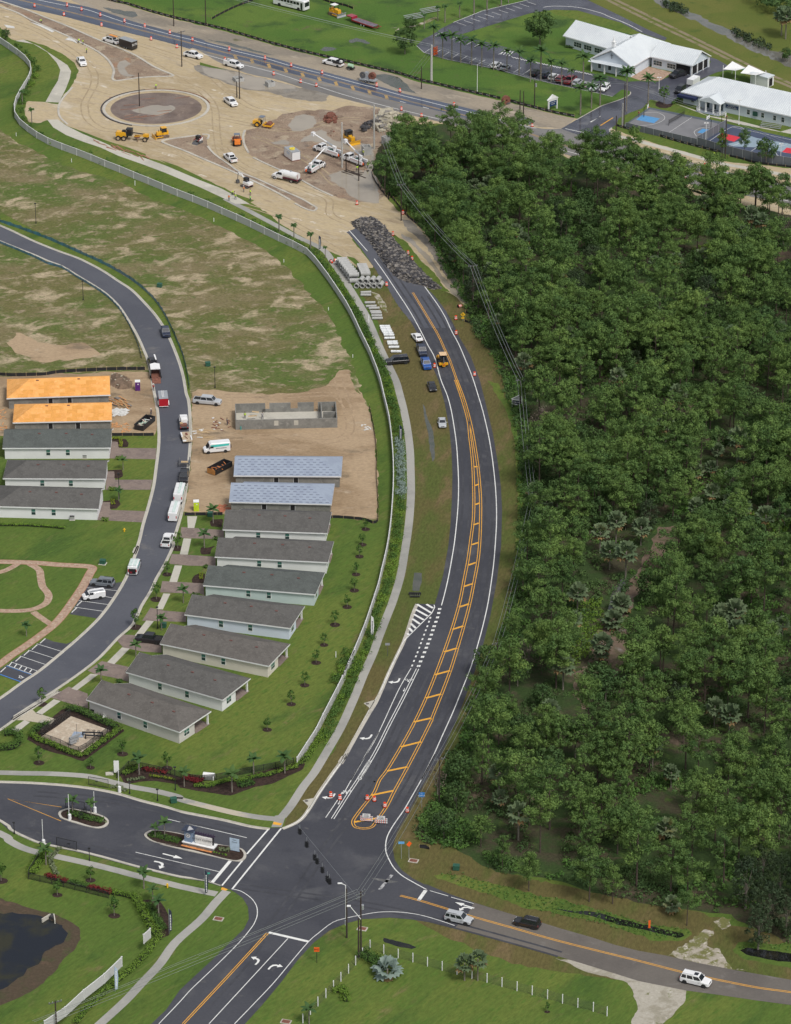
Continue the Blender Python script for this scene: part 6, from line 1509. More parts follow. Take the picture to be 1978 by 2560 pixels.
t = at(PK('black pickup truck with a white rack towing the white-topped trailer',P_black),'E',1290,1372,1272,1325,1303,1420); ladder_rack(t,-2.6,1.6,.8,2.35)
pt(t,'white_board',m_trim,('b',-.4,-.55,2.42,3.2,.35,.05))
at(PK('white pickup truck with an open white bed parked right of the driveways',P_white),'G',1415,1515,1440,1460,1392,1568)
at(CR('grey car with black wheels in the uppermost bay of the park',P_grey,L=5.2,rim=m_rimd,rack=True),'I',865,523,770,515,965,535)
at(PK('black pickup truck on the brick driveway of the cream house',P_black,rim=m_rimd),'I',1262,998,1160,985,1368,1010)
at(PK('silver long-bed pickup truck on the sand beside the block shell',P_silver,L=6.6,H=1.98),'H',400,342,520,352,280,330)
at(PK('white pickup truck facing the camera on the sand below the white path',P_white,L=5.8),'A',690,517,712,548,668,480)
at(PK('white pickup truck heading along the highway edge by the tall pole',P_white),'A',1630,462,1703,478,1556,445)
at(PK('white pickup truck on the sand between roundabout and the twin wooden poles',P_white),'B',260,856,308,890,212,822)
at(PK('white pickup truck with a dark load facing away near the orange roller',P_white),'B',258,1328,218,1296,300,1362)
t = at(PK('white pickup truck with caution-coloured rack towing the black box trailer',P_white,L=6.2),'A',942,338,876,318,1010,360); ladder_rack(t,-2.8,1.2,.8,2.3)
pt(t,'load',M('orange_load',(.7,.3,.08),.8),('b',-1.0,.2,2.42,3.0,.9,.14))
t = at(PK('white utility pickup with closed service body at the highway edge',P_white,L=6.3),'B',285,542,366,562,204,520)
pt(t,'service_body',P_white,('b',-1.9,.85,1.45,2.3,.35,.55),('b',-1.9,-.85,1.45,2.3,.35,.55))
t = at(PK('white cab truck with a black flat bed on the far highway shoulder',P_white,L=6.6,H=2.05),'B',1125,528,1040,508,1212,548)
pt(t,'flat_bed',m_blk,('b',-2.0,0,1.32,2.6,2.25,.35)); pt(t,'tool_boxes',m_blk,('b',-1.6,.9,1.65,1.6,.35,.5),('b',-1.6,-.9,1.65,1.6,.35,.5)); pt(t,'compressor',m_trim,('b',-2.9,.2,1.75,.6,.7,.6))
for x,y,P,kd,lab in ((812,545,P_white,'suv','white hatchback, first car from the orange barricade in the school car park'),(888,562,P_grey,'sedan','grey saloon next to the white hatchback in the school car park'),(1142,608,P_black,'suv','black car, first of the long row under the palms in the school car park'),
      (1230,625,P_navy,'suv','dark blue car beside the black one under the school palms'),(1296,645,P_white,'suv','white car between the dark blue and the red one under the school palms'),(1358,660,P_red,'suv','dark red car beside the dark red pickup in the school car park'),
      (1500,690,P_silver,'suv','silver car right of the dark red pickup in the school car park'),(1570,708,P_dsil,'sedan','champagne saloon half hidden by palms in the school car park')):
 at(suv('school_car',lab,P,L=4.6,W=1.85,H=1.45 if kd == 'sedan' else 1.65,kind=kd,group='school car park cars'),'C',x,y,x + 36,y - 28,x - 36,y + 28)
at(PK('dark red pickup truck in the school car park',P_red,L=5.6),'C',1437,672,1400,700,1474,645)
for x,y,P,kd,lab in ((32,733,P_silver,'sedan','silver saloon near the end of the school parking row'),(115,735,P_white,'suv','white car at the end of the school parking row by the planted island')):
 at(suv('school_car',lab,P,L=4.7,W=1.85,H=1.6,kind=kd,group='school car park cars'),'D',x,y,x - 36,y + 28,x + 36,y - 28)
at(PK('black pickup truck standing before the school entrance court',P_black,L=6.3,H=2.0),'D',738,622,672,642,800,602)
at(CR('black car beside the awning of the hip-roofed school',P_black,L=4.8),'D',750,752,725,770,775,735)
t = thing('white_trailer','low white trailer parked beyond the hip-roofed school','trailer'); at(t,'D',862,690,905,665,820,715)
pt(t,'trailer_box',P_white,('b',0,0,1.3,4.2,2.0,1.6)); pt(t,'tow_bar',m_steel,('b',-2.6,0,.6,1.2,.1,.1))
for x in (-.4,.5):
 for s in (-1,1): wheel(t,x,s * .95,.33)
# ---- vans
def big_van(label,P,L=6.0,H=2.5,W=2.05,livery=None,ladders=0,wrap=(),name='cargo_van',roofm=None):
 t = thing(name,label,'van',group='vans'); h,w = L / 2,W / 2
 obj('body',loft([(-h,w * .96,.42,H - .06),(-h + .3,w,.36,H),(h - 1.7,w,.36,H),(h - 1.25,w,.36,H - .25)]),P,t)
 obj('nose',loft([(h - 1.24,w,.36,1.38),(h - .35,w * .96,.38,1.22),(h,w * .85,.45,.98)]),P,t)
 mb = MB().add([(h - 1.24,-w * .92,H - .3),(h - .62,-w * .9,1.3),(h - .62,w * .9,1.3),(h - 1.24,w * .92,H - .3)],[(0,1,2,3)])
 obj('windshield',mb,m_vglass,t)
 for s in (-1,1):
  pt(t,'side_window',m_vglass,('b',h - 1.75,s * (w + .005),1.62,.8,.02,.5))
  if livery: pt(t,'livery_panel',livery,('x',[(-h + .3,H - .25),(h - 1.4,H - .35),(h - 1.6,1.55),(-h + .3,1.75)],s * (w + .004) - .004,s * (w + .004) + .004))
  if livery: pt(t,'livery_text',P_navy,*[('b',-h + 1.0 + i * .28,s * (w + .012),1.25,.17,.01,.2) for i in range(9)])
 arches(t,(-h + 1.15,h - .95),w,.36)
 for x in (-h + 1.15,h - .95):
  for s in (-1,1): wheel(t,x,s * (w - .12),.36)
 lights(t,h - .05,-h - .01,w * .95,.95,1.3,tall=.3); pt(t,'bumper',m_blk,('b',h,0,.5,.14,W * .84,.2))
 for s in (-1,1): pt(t,'mirror',m_blk,('b',h - 1.2,s * (w + .12),1.5,.1,.2,.3))
 if ladders:
  pt(t,'roof_rack',m_trim,*[('b',x,0,H + .12,.05,W * .85,.05) for x in (-h + .5,-.6,h - 2.2)])
  for i in range(ladders): ladder(t,-h + .2,h - 1.9,(-.45 + i * .9) if ladders > 1 else -.2,H + .22)
 return t
t = at(big_van('teal and white cargo van on the sand above the rusty dumpster',P_white,livery=m_teal),'H',478,735,368,745,590,725,1.1)
pt(t,'spare_wheel',m_tyre,('t',-3.05,.3,1.2,-3.3,.3,1.2,.42))
t = at(big_van('white van with teal ladders parked beside the green lawn',P_white,L=5.6,H=2.2,livery=m_teal,ladders=2),'I',1135,385,1165,300,1105,468,1.1)
pt(t,'open_back',m_black,('b',-2.82,0,1.15,.04,1.5,1.2)); pt(t,'red_load',P_red,('b',-2.86,.3,.9,.06,.5,.4))
t = at(big_van('teal and white service truck in front of the white ladder truck',P_white,L=7.6,H=2.3,livery=m_teal,ladders=1),'G',1517,1110,1535,1045,1495,1195,1.1)
t = at(big_van('white service truck with ladder, rearmost of the row on the curved street',P_white,L=7.8,H=2.3,ladders=1),'G',1475,1268,1500,1185,1450,1350,1.1)
t = at(big_van('small white delivery van in the park bays',P_white,L=4.75,H=1.85,W=1.8,name='delivery_van'),'I',790,630,692,645,885,615,.9)
pt(t,'livery_text',M('grey_print',(.3,.3,.32),.6),*[('b',-1.8 + i * .2,-.915,1.5 + .12 * j,.13,.01,.05) for i in range(7) for j in range(2)]); ladder(t,-2.1,1.0,.5,2.0,m=m_gal)
t = thing('coach_bus','white coach bus with dark windows at the top edge of the pasture','bus'); at(t,'B',770,22,920,58,620,-14,1.5)
obj('body',loft([(-6,1.2,.5,3.1),(-5.8,1.27,.4,3.25),(5.7,1.27,.4,3.25),(6,1.2,.5,3.05)]),P_white,t)
for s in (-1,1):
 for i in range(8): pt(t,'side_window',m_vglass,('b',-4.9 + i * 1.2,s * 1.28,2.25,1.0,.03,.85))
 pt(t,'livery_text',m_steel,*[('b',-1 + i * .3,s * 1.28,1.35,.18,.02,.2) for i in range(9)])
pt(t,'windshield',m_vglass,('b',6.0,0,2.1,.05,2.1,1.3)); pt(t,'door',m_vglass,('b',4.9,-1.285,1.6,.8,.03,2.1)); lights(t,6.0,-6.0,1.15,.9,1.2); pt(t,'roof_unit',P_white,('b',-2,0,3.35,2.2,1.5,.22))
arches(t,(-3.6,3.7),1.27,.5)
for x in (-3.6,3.7):
 for s in (-1,1): wheel(t,x,s * 1.12,.5,.3)
# ---- trucks
def chassis(t,L,cabx,P,H=2.35,W=2.3,hood=1.5,axles=(),r=.5,hoodm=None):
 """conventional truck front: hood ahead of a cab"""
 w = W / 2; xf = L / 2
 obj('hood',loft([(xf - hood - .05,w * .88,.6,1.55),(xf - .25,w * .80,.6,1.38),(xf,w * .72,.6,1.15)]),P,t)
 obj('cab_body',loft([(xf - hood - 1.9,w * .95,.6,1.55),(xf - hood - .06,w * .95,.6,1.6)]),P,t)
 cab(t,P,xf - hood - 1.88,xf - hood - .05,xf - hood - 1.8,xf - hood - .5,1.53,H,w * .93,w * .82,())
 pt(t,'frame_rail',m_under_,('b',0,.4,.65,L - .6,.12,.25),('b',0,-.4,.65,L - .6,.12,.25)); pt(t,'bumper',m_chrome,('b',xf + .08,0,.6,.16,W * .9,.28))
 for s in (-1,1):
  pt(t,'fender',P,('t',xf - .95,s * w * .78,r + .05,xf - .95,s * w,r + .05,r * 1.2,r * 1.2,12)); wheel(t,xf - .95,s * (w - .12),r,.3); pt(t,'mirror',m_blk,('b',xf - hood - .3,s * (w + .15),1.8,.08,.2,.4))
  for x in axles: wheel(t,x,s * (w - .2),r,.45)
 lights(t,xf,-xf,w * .85,.95,.9)
def bucket_truck(label,k,x,y,fx,fy,rx,ry,tip,L=8.0,two=True):
 t = thing('bucket_truck',label,'bucket truck',group='white bucket trucks'); at(t,k,x,y,fx,fy,rx,ry,1.2)
 chassis(t,L,0,P_white,axles=(-L / 2 + 2.0,))
 pt(t,'deck',m_steel,('b',-1.9,0,.95,L - 3.9,1.6,.2))
 for s in (-1,1): pt(t,'service_cabinet',P_white,('b',-1.9,s * .98,1.25,L - 4.0,.42,1.0)); pt(t,'red_stripe',M('red_marker',(.5,.03,.03),.5),('b',-1.9,s * 1.195,1.5,L - 4.2,.01,.06))
 pt(t,'rear_bumper',M('orange_cones',(.8,.12,.02),.6),('b',-L / 2 + .1,.7,1.0,.4,.35,.6)); pt(t,'material_box',m_green,('b',-1.3,-.1,1.35,1.2,.8,.5)); pt(t,'tool_pile',m_steel,('b',-2.9,.1,1.3,.8,1.0,.4))
 pt(t,'turret',P_white,('t',-2.6,0,1.05,-2.6,0,2.5,.42,.34,10),('b',-2.6,0,2.6,.9,.7,.5))
 bx,by,bz = tip
 a_ = Vector((-2.6,0,2.7)); b_ = Vector(tip)
 bo = pt(t,'boom',P_white,('t',*a_,*b_,.24,.17,4)); pt(bo,'boom_sleeve',m_gal,('t',*(a_.lerp(b_,.08)),*(a_.lerp(b_,.35)),.29,.29,4))
 pt(t,'bucket',P_white,('h',[(bx - .45,by - .45),(bx + .45,by - .45),(bx + .45,by + .45),(bx - .45,by + .45)],bz - .75,bz + .3))
 return t
bucket_truck('white bucket truck nearest the puddles, boom raised over its cab','B',1078,1262,968,1225,1188,1300,(5.2,.3,4.7),9.5)
bucket_truck('smaller white bucket truck seen from behind with its boom up','B',975,1400,1045,1355,905,1440,(4.2,-.6,5.2),7.6)
bucket_truck('white bucket truck beside the tall concrete pole','B',1300,1338,1215,1305,1390,1370,(4.6,-1.2,4.9),8.6)
t = thing('water_truck','white tank truck driving along the new kerb','tank truck'); at(t,'B',730,1482,642,1462,820,1505,1.3)
chassis(t,8.2,0,P_white,axles=(-2.3,)); pt(t,'tank',P_white,('t',-3.8,0,1.85,.9,0,1.85,1.0,1.0,16)); pt(t,'tank_cradle',M('maroon_frame',(.12,.01,.03),.5),('b',-1.5,0,.95,4.8,1.9,.16)); pt(t,'tank_print',m_steel,*[('b',-2.6 + i * .3,-1.0,1.9,.2,.02,.14) for i in range(8)])
pt(t,'rear_ladder',P_red,('b',-3.95,.35,1.7,.06,.06,1.7),('b',-3.95,.75,1.7,.06,.06,1.7)); pt(t,'hatch',m_gal,('t',-1.5,0,2.8,-1.5,0,2.98,.3)); pt(t,'spray_bar',m_blk,('b',-4.1,0,.7,.3,2.1,.3))
t = thing('flatbed_truck','white-cab truck with a loaded bed towing a flat trailer','truck'); at(t,'G',1550,512,1545,445,1558,580,1.2)
obj('cab_body',loft([(.3,1.02,.4,1.25),(2.9,1.02,.4,1.22),(3.2,.9,.5,1.0)]),P_white,t); cab(t,P_white,.3,2.4,.45,1.5,1.23,2.05,.98,.82,(.5,)); pt(t,'flat_bed',m_steel,('b',-1.5,0,.95,3.4,2.1,.2)); pt(t,'white_tank',m_trim,('b',-.7,-.1,1.6,1.5,1.4,1.1)); pt(t,'tools',m_rust,('b',-2.3,.1,1.25,1.2,1.5,.4)); pt(t,'crate',m_wood,('b',-2.0,.6,1.4,.6,.6,.5))
for x in (2.2,-1.9):
 for s in (-1,1): wheel(t,x,s * .92,.4)
lights(t,3.2,-3.2,.95,.85,.9)
t = thing('flat_trailer','low flat trailer with a plywood deck and white cases','trailer'); at(t,'G',1572,645,1555,590,1590,700,.7)
pt(t,'deck',M('plywood_deck',(.45,.36,.25),.9,.2),('b',0,0,.62,5.2,2.1,.14)); pt(t,'side_box',P_white,('b',.9,.98,.85,2.0,.3,.35)); pt(t,'side_box',P_white,('b',-1.2,-.98,.85,1.8,.3,.35)); pt(t,'side_box',P_white,('b',-2.3,.7,.75,.5,.8,.2)); pt(t,'loose_tools',m_rust,('b',1.2,-.2,.75,1.2,.5,.12),('b',-.6,.1,.76,1.6,.12,.12,.3)); pt(t,'tow_bar',m_steel,('b',3.1,0,.5,1.2,.12,.1))
for x in (-.5,.4):
 for s in (-1,1): wheel(t,x,s * 1.12,.33)
t = PK('black pickup truck with a raised hook frame behind it',P_black,L=5.9); at(t,'G',1553,975,1538,1040,1560,900)
t2 = thing('arm_trailer','black two-armed trailer frame behind the black pickup truck','trailer'); at(t2,'G',1557,855,1555,895,1560,815,.8)
for s in (-1,1): pt(t2,'side_arm',m_steel,('b',0,s * 1.15,.8,3.8,.2,.35)); wheel(t2,-.9,s * 1.15,.36)
pt(t2,'cross_beam',m_steel,('b',1.4,0,.9,.3,2.2,.3)); pt(t2,'winch_box',m_wood,('b',.4,0,.8,.8,1.5,.25))
# ---- trailers
t = thing('box_trailer','black enclosed box trailer with white lettering and a grey roof','trailer'); at(t,'A',1082,372,1018,352,1146,392,1.2)
pt(t,'trailer_box',P_black,('b',0,0,1.5,5.4,2.3,2.3)); pt(t,'roof_panel',m_gal,('b',0,0,2.68,5.45,2.35,.08)); text(t,'ELITE',1.2,m_trim,(-.4,-1.16,1.7),(R(90),0,0)); text(t,'ELITE',.9,m_trim,(-2.72,0,1.7),(R(90),0,R(-90)))
for x in (-.5,.5):
 for s in (-1,1): wheel(t,x,s * 1.1,.36)
t = thing('open_trailer','white-topped trailer with its back open and a rusty floor','trailer'); at(t,'E',1312,1460,1298,1400,1325,1560,.9)
pt(t,'roof_panel',m_trim,('h',[(3.1,0),(2.4,1.15),(-.6,1.15),(-.6,-1.15),(2.4,-1.15)],2.1,2.25)); pt(t,'floor',m_rust,('b',-.1,0,.55,5.0,2.1,.14)); pt(t,'ramp',m_rust,('x',[(-4.2,.02),(-2.6,.5),(-2.6,.6),(-4.2,.1)],-1,1))
for s in (-1,1): pt(t,'side_wall',P_black,('b',.2,s * 1.12,1.3,4.6,.06,1.5)); wheel(t,-.9,s * 1.25,.36,.25,m_rimd)
t = thing('cargo_trailer','bright red cargo trailer with a grey roof and a white ladder on top','trailer'); at(t,'G',1378,335,1370,280,1386,395,1.1)
m_tr = paint('bright_red_paint',(.42,.01,.02)); pt(t,'trailer_box',m_tr,('b',0,0,1.35,4.6,2.1,2.0)); pt(t,'roof_panel',m_gal,('b',0,0,2.38,4.65,2.15,.06)); ladder(t,-1.6,2.2,.1,2.5,m=m_trim); pt(t,'rear_trim',m_trim,('b',-2.31,0,.42,.05,2.1,.12))
for s in (-1,1): pt(t,'fender',m_trim,('b',-.6,s * 1.2,.6,1.5,.25,.5)); wheel(t,-.6,s * 1.2,.33)
t = thing('gooseneck_trailer','long dark red gooseneck trailer on the pasture by the bulldozer','trailer'); at(t,'e',620,385,340,290,870,470,.9)
m_rt = paint('dark_red_trailer',(.33,.012,.035)); pt(t,'deck',M('grey_deck_planks',(.16,.14,.17),.9,.3),('b',-.8,0,.95,9.0,2.3,.1)); pt(t,'gooseneck',m_rt,('b',5.0,0,1.6,2.4,2.2,.3),('b',3.85,0,1.3,.3,2.2,.8)); pt(t,'ramps',m_rt,('b',-6.0,.7,.75,1.6,.6,.15,0,.25),('b',-6.0,-.7,.75,1.6,.6,.15,0,.25))
for s in (-1,1): pt(t,'side_rail',m_rt,('b',-.8,s * 1.2,.85,9.2,.14,.35)); [wheel(t,x,s * 1.15,.38,.3,m_trim) for x in (-1.6,-.4)]
t = thing('cable_reel_trailer','grey trailer carrying cable reels beside the highway','trailer'); at(t,'e',715,1380,560,1350,860,1400,1.0)
pt(t,'deck',m_gal,('b',0,0,.75,5.0,2.1,.25)); pt(t,'reel_stand',m_gal,('x',[(-.2,.85),(1.7,.85),(1.0,2.9),(.2,2.9)],-.5,.5),('b',-1.2,0,1.0,1.4,1.6,.3)); pt(t,'reel',m_steel,('r',(1.7,.3,1.9),'y',.95,.25,.5,16)); pt(t,'reel',m_rust,('r',(-1.2,0,2.0),'y',1.05,.3,.9,16)); pt(t,'tow_bar',m_steel,('b',3.0,0,.6,1.4,.14,.12))
for x in (-.7,.3):
 for s in (-1,1): wheel(t,x,s * 1.08,.38)
t = thing('tank_trailer','small pale green tank on a two-wheeled trailer behind the flat-bed truck','trailer'); at(t,'B',1272,565,1240,558,1302,572,.8)
pt(t,'tank',M('pale_green_tank',(.40,.60,.42),.5),('t',-.8,0,1.25,.8,0,1.25,.5,.5,12)); pt(t,'frame',m_blk,('b',0,0,.6,2.3,1.3,.3)); [wheel(t,0,s * .8,.36) for s in (-1,1)]
# ---- machines
def tracks(t,L,y,w=.5,h=.85,m=None):
 for s in (-1,1):
  pt(t,'track',m or m_steel,('x',[(-L / 2 + .2,0),(L / 2 - .2,0),(L / 2,.25),(L / 2 - .05,h - .1),(L / 2 - .4,h),(-L / 2 + .4,h),(-L / 2,h - .3),(-L / 2,.25)],s * y - w / 2,s * y + w / 2))
def rops(t,x,z0,z1,L=1.4,W=1.5,roof=None,glass=True,m=None):
 if glass: pt(t,'cab_glass',m_vglass,('b',x,0,(z0 + z1) / 2,L * .9,W * .9,z1 - z0 - .1))
 pt(t,'cab_posts',m or m_blk,*[('b',x + a_ * L / 2,b_ * W / 2,(z0 + z1) / 2,.1,.1,z1 - z0) for a_ in (-1,1) for b_ in (-1,1)])
 pt(t,'cab_roof',roof or m_blk,('b',x,0,z1 + .06,L * 1.15,W * 1.15,.14))
t = thing('motor_grader','yellow motor grader with a black cab below the roundabout','grader'); at(t,'a',650,350,950,370,360,335,1.2)
pt(t,'engine_housing',P_yel,('x',[(-4.6,1.0),(-1.8,1.0),(-1.8,2.1),(-2.4,2.35),(-4.5,2.35),(-4.7,1.9)],-.75,.75)); pt(t,'grille',m_blk,('b',-4.68,0,1.7,.1,1.2,.9)); rops(t,-.9,1.3,3.2,1.5,1.5)
pt(t,'exhaust',m_blk,('t',-2.3,-.4,2.3,-2.3,-.4,3.1,.1),('b',-2.5,0,2.5,.9,1.0,.4)); pt(t,'main_frame',m_blk,('t',-.2,0,2.2,3.4,0,1.9,.16)); pt(t,'front_frame',P_yel,('b',3.7,0,1.6,1.5,.9,.8),('t',.4,.45,1.3,3.2,.45,1.5,.12),('t',.4,-.45,1.3,3.2,-.45,1.5,.12)); pt(t,'blade',M('earth_worn_steel',(.40,.26,.16),.8),('b',1.2,0,.6,.12,3.7,.6,.35)); pt(t,'blade_circle',m_rust,('t',1.2,0,1.0,1.2,0,1.12,.9,.9,14))
m_dust = M('dusty_rim',(.42,.33,.22),.9)
for x,s in ((-3.9,1),(-3.9,-1),(-2.3,1),(-2.3,-1),(3.6,1),(3.6,-1)): wheel(t,x,s * 1.05,.68,.4,m_dust)
def dozer(label,k,x,y,fx,fy,rx,ry,P,roofm,s=1.0,cabglass=True,name='bulldozer'):
 t = thing(name,label,'bulldozer',group='bulldozers'); at(t,k,x,y,fx,fy,rx,ry,1.0); t.scale = (s,s,s)
 tracks(t,3.3,.95,m=M('muddy_track',(.16,.11,.08),.9,.3)); pt(t,'hood',P,('x',[(0,.8),(1.7,.8),(1.7,1.7),(0,1.85)],-.5,.5)); pt(t,'body',P,('b',-.8,0,1.15,1.6,1.5,.7)); rops(t,-.4,1.5,2.75,1.3,1.4,roof=roofm,glass=cabglass); pt(t,'rear_tank',P,('b',-1.4,0,1.5,.5,1.3,.7))
 pt(t,'blade',m_gal if roofm is m_trim else P,('x',[(2.45,.05),(2.3,.5),(2.5,1.1),(2.6,1.1),(2.42,.5),(2.6,.05)],-1.5,1.5)); pt(t,'push_arms',P,('b',1.3,1.25,.5,2.3,.14,.2),('b',1.3,-1.25,.5,2.3,.14,.2)); pt(t,'exhaust',m_blk,('t',1.1,.2,1.8,1.1,.2,2.4,.07))
 return t
dozer('small yellow bulldozer with a yellow cab roof in front of the grader','a',1165,310,1020,330,1270,290,P_yel,P_yel,1.0)
dozer('yellow bulldozer with a white canopy beside the red trailer on the pasture','e',130,210,250,250,30,170,P_yel,m_trim,1.15,False)
dozer('yellow bulldozer with a dark cab working in the mud beyond the bucket trucks','c',800,400,900,450,720,350,P_yel,m_blk,1.15)
t = thing('soil_roller','yellow soil roller with a rusty drum at the edge of the mud','roller',group='rollers'); at(t,'b',690,260,840,280,520,240,1.1)
def roller(t,P):
 pt(t,'engine_housing',P,('x',[(-2.9,.8),(-.7,.8),(-.7,1.7),(-1.5,1.95),(-2.8,1.75)],-.8,.8)); rops(t,-.3,1.2,2.85,1.2,1.4,glass=False,m=m_steel,roof=M('canopy_grey',(.16,.19,.24),.6)); pt(t,'seat',m_blk,('b',-.5,0,1.5,.5,.6,.6)); pt(t,'drum',m_rust,('t',1.7,-1.05,.78,1.7,1.05,.78,.78,.78,18)); pt(t,'drum_frame',P,('b',1.6,1.2,.75,2.4,.16,.4),('b',1.6,-1.2,.75,2.4,.16,.4),('b',2.75,0,.75,.2,2.5,.4),('b',.35,0,.9,.3,2.4,.4))
 for s in (-1,1): wheel(t,-1.4,s * .95,.75,.5,P)
roller(t,P_yel)
t = thing('soil_roller','orange soil roller seen from behind on the sand lane','roller',group='rollers'); at(t,'b',230,560,215,440,250,660,1.1); roller(t,P_or)
def skid(label,k,x,y,fx,fy,rx,ry):
 t = thing('skid_steer',label,'loader'); at(t,k,x,y,fx,fy,rx,ry,.9)
 tracks(t,1.9,.75,.35,.65); pt(t,'body',P_white,('b',-.5,0,1.0,1.5,1.2,.8)); rops(t,.1,1.0,2.0,1.0,1.0); pt(t,'lift_arms',P_red,('b',.2,.68,1.35,2.4,.12,.2,0,.3),('b',.2,-.68,1.35,2.4,.12,.2,0,.3)); pt(t,'loader_bucket',m_steel,('x',[(1.3,.05),(2.0,.05),(1.4,.6),(1.3,.6)],-.9,.9))
skid('small white and red track loader on the soil of the splitter island','A',1675,1178,1625,1200,1720,1150)
t = thing('mini_excavator','white mini excavator digging beside the new kerb','excavator'); at(t,'b',400,1330,270,1290,500,1370,.9)
tracks(t,2.8,.85,.45,.6); pt(t,'house',P_white,('b',-.5,0,1.15,2.2,1.8,.8)); pt(t,'maroon_stripe',M('maroon_frame',(.12,.01,.03),.5),('b',-.5,0,.78,2.25,1.85,.15)); rops(t,.1,1.2,2.5,1.1,1.0); pt(t,'boom',P_white,('t',.8,-.3,1.2,2.0,-.3,3.0,.2,.16,4),('t',2.0,-.3,3.0,3.4,-.3,3.1,.16,.14,4)); pt(t,'dipper',m_steel,('t',3.4,-.3,3.2,3.7,-.3,1.0,.14,.11,4)); pt(t,'digging_bucket',m_steel,('x',[(3.3,.2),(3.9,.2),(4.0,1.0),(3.5,1.0)],-.75,.15))
t = thing('backhoe_loader','yellow backhoe loader driving away on the curved road','backhoe'); at(t,'S',868,1515,848,1462,884,1590,1.2)
pt(t,'hood',P_yel,('x',[(.6,.8),(2.6,.8),(2.6,1.5),(.6,1.7)],-.45,.45)); rops(t,-.2,1.1,2.75,1.7,1.5,roof=M('tan_cab_roof',(.72,.50,.30),.6)); pt(t,'rear_frame',P_yel,('b',-1.6,0,.8,.5,2.2,.5)); pt(t,'dig_boom',m_steel,('t',-1.7,0,1.0,-1.9,0,2.6,.2,.16,4),('t',-1.9,0,2.6,-2.4,0,1.3,.15,.12,4)); pt(t,'digging_bucket',P_yel,('b',-2.3,0,.8,.5,.7,.6)); pt(t,'hazard_triangle',M('signal_red',(.6,.02,.02),.5),('b',-2.6,0,.95,.04,.35,.35))
pt(t,'loader_bucket',P_yel,('x',[(3.2,.1),(4.0,.1),(3.4,.9),(3.2,.9)],-1.1,1.1)); pt(t,'loader_arms',P_yel,('b',2.2,.75,1.0,2.4,.14,.25),('b',2.2,-.75,1.0,2.4,.14,.25))
for s in (-1,1): wheel(t,-.7,s * .95,.72,.45,P_yel); wheel(t,2.2,s * .9,.45,.3,P_yel)
# ---- skips, toilets, shed
def skip(label,k,x,y,fx,fy,rx,ry,m,loads,end):
 t = thing('dumpster',label,'dumpster',group='roll-off dumpsters'); at(t,k,x,y,fx,fy,rx,ry,.6)
 pt(t,'floor',m,('b',0,0,.2,6.0,2.2,.1)); pt(t,'side_wall',m,('b',0,1.12,.75,6.0,.08,1.2)); pt(t,'side_wall',m,('b',0,-1.12,.75,6.0,.08,1.2)); pt(t,'end_wall',end,('b',-3.0,0,.75,.08,2.3,1.2)); pt(t,'end_wall',m,('b',3.0,0,.75,.08,2.3,1.2)); pt(t,'top_rim',m,('b',0,1.14,1.38,6.1,.14,.1),('b',0,-1.14,1.38,6.1,.14,.1))
 R3 = random.Random(len(label))
 for m_,n in loads: pt(t,'debris',m_,*[('b',R3.uniform(-2.2,2.2),R3.uniform(-.7,.7),R3.uniform(.5,1.0),R3.uniform(.8,2.0),R3.uniform(.08,.25),.08,R3.uniform(0,3),R3.uniform(-.4,.4)) for _ in range(n)])['kind'] = 'stuff'
skip('black dumpster full of pale scraps beside the curved street','G',1222,533,1300,470,1150,595,m_blk,((M('mint_scrap',(.45,.62,.5),.7),9),(M('pale_scrap',(.65,.50,.40),.8),9),(m_trim,4)),m_blk)
skip('black and orange dumpster with orange debris below the teal van','H',505,908,605,850,400,960,m_blk,((M('orange_scrap',(.55,.19,.06),.8),14),(m_steel,5)),M('orange_rust_wall',(.42,.19,.05),.8))
def toilet(label,k,x,y,c):
 t = thing('portable_toilet',label,'portable toilet',g(k,x,y),R(4),'portable toilets'); m = M('toilet_' + ('violet' if c[2] > .1 else 'lime'),c,.5)
 pt(t,'cabin_walls',m,('b',0,0,1.1,1.15,1.15,2.2)); pt(t,'roof_cap',m_trim,('b',0,0,2.26,1.25,1.25,.16)); pt(t,'door',m,('b',0,-.59,1.05,.7,.04,1.9)); pt(t,'door_label',m_trim,('b',.1,-.62,1.7,.35,.02,.2))
toilet('violet portable toilet on the sand behind the orange-roofed shells','G',1163,252,(.10,.02,.18)); toilet('lime green portable toilet at the corner of the curved street','H',308,1268,(.55,.70,.03))
t = thing('storage_container','white storage box with blue print and a yellow bundle on its roof','container'); at(t,'b',1200,800,1130,760,1270,860,1.3)
pt(t,'container_walls',P_white,('b',0,0,1.35,4.9,2.5,2.3)); pt(t,'container_roof',m_gal,('b',0,0,2.55,5.0,2.6,.08)); pt(t,'brick_skid',m_rust,('b',0,0,.12,5.0,2.6,.22)); pt(t,'corner_trim',m_steel,*[('b',a_ * 2.46,b_ * 1.26,1.35,.08,.08,2.4) for a_ in (-1,1) for b_ in (-1,1)]); pt(t,'blue_print',M('light_blue_print',(.25,.40,.6),.6),*[('b',-.8 + .35 * i,s * 1.256,1.9 - .35 * j,.25,.01,.18) for i in range(5) for j in range(2) for s in (-1,1)])
t2 = thing('yellow_bundle','yellow coiled bundle lying on the roof of the white storage box','hose bundle',tuple(t.location[:2]) + (2.6,),1.0); pt(t2,'coil',M('yellow_hose',(.75,.6,.05),.6),('r',(0,0,.12),'z',.75,.3,.24,12),('b',.5,0,.12,1.0,.4,.2))
